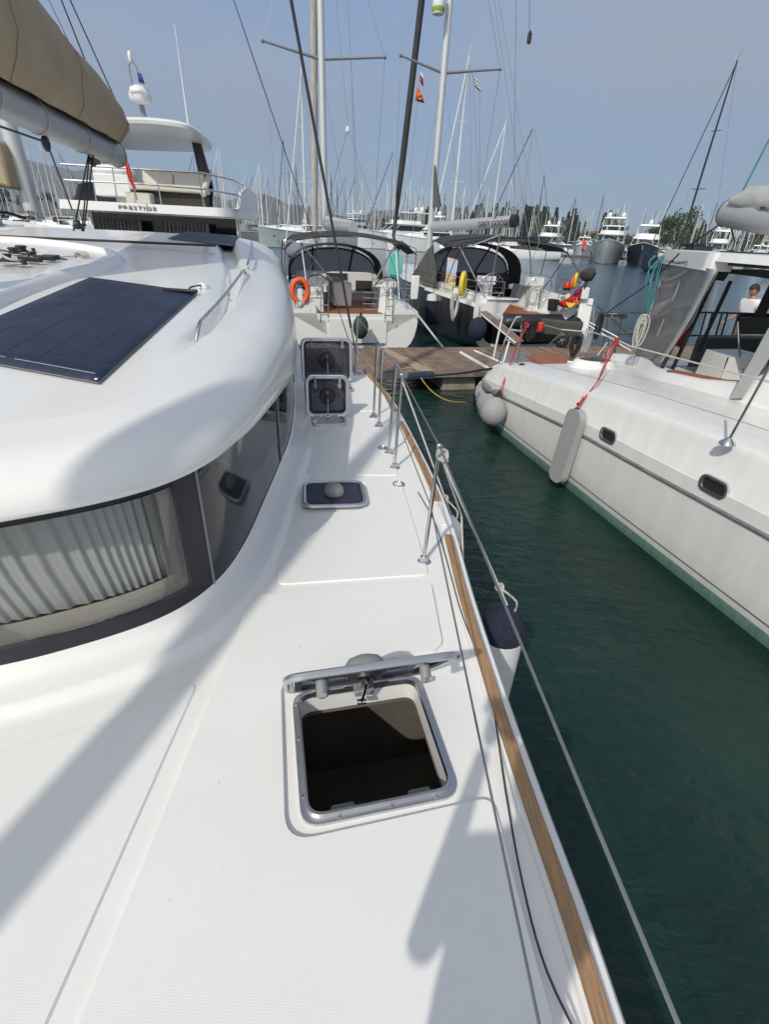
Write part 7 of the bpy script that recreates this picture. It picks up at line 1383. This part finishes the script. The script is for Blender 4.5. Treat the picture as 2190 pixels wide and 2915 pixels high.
def person(base, ang, pose, label, h=1.75, shirtm=SHIRT, shortm=SHORT, phone=False):
    t = thing('person', label, 'person', base); M_ = Matrix.Translation(base) @ Matrix.Rotation(ang, 4, 'Z') @ Matrix.Scale(h / 1.75, 4)   # faces local -Y
    P = lambda *a: M_ @ Vector(a)
    bend = pose.get('bend', 0); hp = .95
    def tor(z, y_=0): dz = z - hp; return (0, y_ - dz * math.sin(bend), hp + dz * math.cos(bend))
    def ts(x, z, y_=0): a = tor(z, y_); return (x, a[1], a[2])
    eL, hL = pose['armL']; eR, hR = pose['armR']
    V = [(0, 0, hp), tor(1.15), tor(1.36), tor(1.47), ts(.19, 1.42), eL, hL, ts(-.19, 1.42), eR, hR, (.10, 0, .88), (.11, -.02, .50), (.12, .03, .10), (.12, -.12, .03), (-.10, 0, .88), (-.11, -.02, .50), (-.12, .03, .10), (-.12, -.12, .03), tor(1.54, -.02)]
    E_ = [(0, 1), (1, 2), (2, 3), (2, 4), (4, 5), (5, 6), (2, 7), (7, 8), (8, 9), (0, 10), (10, 11), (11, 12), (12, 13), (0, 14), (14, 15), (15, 16), (16, 17), (3, 18)]
    r_ = [(.15, .11), (.145, .105), (.17, .11), .062, .068, .045, .030, .068, .045, .030, .10, .062, .042, .038, .10, .062, .042, .038, .055]
    body = skinned('body', [P(*v) for v in V], E_, [(x if isinstance(x, tuple) else (x, x)) for x in r_], SKIN, t)
    # clothing: slightly larger skins over torso, upper arms and thighs
    lerp = lambda a, b_, f: tuple(x + (y_ - x) * f for x, y_ in zip(a, b_))
    VS = [tor(.90), tor(1.15), tor(1.36), tor(1.46), ts(.17, 1.39), lerp(ts(.19, 1.42), eL, pose.get('sl', .95)), ts(-.17, 1.39), lerp(ts(-.19, 1.42), eR, pose.get('sl', .95))]
    skinned('shirt', [P(*v) for v in VS], [(0, 1), (1, 2), (2, 3), (2, 4), (4, 5), (2, 6), (6, 7)], [(.185, .145), (.185, .15), (.215, .165), (.10, .09), (.095, .095), (.072, .072), (.095, .095), (.072, .072)], shirtm, t)
    VB = [(0, 0, .98), (0, 0, .90), (.10, 0, .84), (.11, -.02, .52), (-.10, 0, .84), (-.11, -.02, .52)]
    skinned('shorts', [P(*v) for v in VB], [(0, 1), (1, 2), (2, 3), (1, 4), (4, 5)], [(.17, .13), (.17, .13), (.12, .12), (.09, .09), (.12, .12), (.09, .09)], shortm, t)
    hc = Vector(tor(1.61, -.03)); nod = pose.get('nod', 0); HM = M_ @ Matrix.Translation(hc) @ Matrix.Rotation(nod, 4, 'X')
    b = MB(); rows = []
    for i in range(15):
        a = math.pi * i / 14; z = .118 * math.cos(a); row = []
        for k in range(20):
            p = 2 * math.pi * k / 20; rr_ = math.sin(a); x = .074 * rr_ * math.cos(p); yv = .094 * rr_ * math.sin(p)
            if z < 0: x *= 1 - .32 * (-z / .118) ** 1.5; yv *= 1 - .12 * (-z / .118)
            if yv < 0 and abs(x) < .02 and -.03 < z < .02: yv -= .018 * (1 - abs(x) / .02)       # nose
            if yv < 0 and .012 < z < .035: yv += .008                                          # brow and eye sockets
            row.append(HM @ Vector((x, yv, z)))
        rows.append(row)
    b.grid(rows, cu=True)
    for s_ in (-1, 1): b.ball(HM @ Vector((s_ * .076, .008, -.005)), .022, 8, (.4, .8, 1.3))
    hd_ = b.build('head', SKIN, t, smooth=80)
    b = MB()
    for s_ in (-1, 1): b.ball(HM @ Vector((s_ * .03, -.082, .018)), .010, 8, (1.2, .6, .7))
    b.build('eye', DARK, hd_); b = MB(); b.ball(HM @ Vector((0, -.082, -.055)), .02, 8, (1.2, .4, .3)); b.build('mouth', mat('lips', (.35, .12, .1), .6), hd_)
    b = MB(); rows = []
    for i in range(9):
        a = math.pi * .62 * i / 8; row = []
        for k in range(20):
            p = 2 * math.pi * k / 20; f = 1.10 + .03 * math.sin(k * 2.3 + i); zc_ = math.cos(a); yy_ = math.sin(p) * math.sin(a)
            if yy_ < -.2: zc_ = max(zc_, .45)
            row.append(HM @ Vector((.076 * f * math.sin(a) * math.cos(p), .004 + .096 * f * yy_ * (1 if yy_ > -.2 else .93), .122 * zc_ + .004)))
        rows.append(row)
    b.grid(rows, cu=True); b.build('hair', HAIR, hd_, smooth=80)
    # hands: palm, four fingers and a thumb on each
    for hnd, elb, s_ in ((hL, eL, 1), (hR, eR, -1)):
        a_ = Vector(hnd); d = (a_ - Vector(elb)).normalized(); sd_ = d.cross(Vector((0, -1, .2))).normalized() * s_; pal = a_ + d * .05; nrm_ = sd_.cross(d)
        vs_ = [a_, pal]; ed = [(0, 1)]; rd_ = [.028, .036]
        for k in range(4):
            o_ = sd_ * (-.027 + .018 * k); L2 = (.070, .078, .073, .058)[k]; i0 = len(vs_); vs_ += [pal + o_ + d * .035, pal + o_ + d * (.035 + L2 * .5) + nrm_ * .008, pal + o_ + d * (.035 + L2 * .85) + nrm_ * .028]; ed += [(1, i0), (i0, i0 + 1), (i0 + 1, i0 + 2)]; rd_ += [.0105, .0095, .008]
        i0 = len(vs_); vs_ += [pal - sd_ * .035 * s_ * s_ - d * .005, pal - sd_ * .055 + d * .03 + nrm_ * .01]; ed += [(1, i0), (i0, i0 + 1)]; rd_ += [.012, .010]
        skinned('hand', [M_ @ v for v in vs_], ed, rd_, SKIN, t, 1)
    return t, M_
pb = Dp(2165, 985, 12.9); pbase = Vector((8.72, 13.0, .5)); f_ = Dp(2163, 812, 13.0); pbase = Vector((f_.x + .02, 13.0, .5)); hgt = max(1.5, f_.z - .5 + .06); print('person h', hgt)
person(pbase, R(-75), dict(bend=.10, nod=.45, armL=((.25, .03, 1.14), (.20, -.22, 1.02)), armR=((-.25, .03, 1.14), (-.20, -.24, 1.04)), sl=1.0), 'man with short dark hair in a white shirt looking down, standing behind the rail', h=hgt, shortm=mat('tan_shorts', (.22, .16, .11), .9))
# the photographer stands on the deck, behind the lens, arms raised to the phone
phb = Vector((-.17, -.70, DZ + .012))
t_, M_ = person(phb, R(180), dict(bend=.10, nod=.25, armL=((.22, -.10, 1.12), (.08, -.42, 1.44)), armR=((-.29, -.16, 1.14), (-.06, -.44, 1.46)), sl=.6), 'photographer standing on the catamaran foredeck holding a phone at eye level', h=1.76, shirtm=mat('blue_shirt', (.10, .14, .22), .9, var=.1, vscale=8))
b = MB(); b.box(M_ @ Vector((.02, -.52, 1.55)), (.16, .010, .08), R(180)); tag(b.build('phone', BLK, bevel=.003), 'black phone held up by the photographer on the foredeck', 'phone')
# ================================================================ AIR
b = MB(); b.box((0, 1500, 200), (8600, 6600, 406)); hz_ = b.build('haze', None, smooth=0, kind='stuff') if False else None
hm = bpy.data.materials.new('sea_haze'); hm.use_nodes = True; t = hm.node_tree; t.nodes.clear(); o_ = t.nodes.new('ShaderNodeOutputMaterial'); v_ = t.nodes.new('ShaderNodeVolumePrincipled'); v_.inputs['Color'].default_value = (.75, .86, 1, 1); v_.inputs['Density'].default_value = .00019; v_.inputs['Anisotropy'].default_value = .2; t.links.new(v_.outputs[0], o_.inputs['Volume'])
b = MB(); b.box((-900, 1900, 348), (9300, 5600, 702)); b.build('haze', hm, smooth=0, kind='stuff')
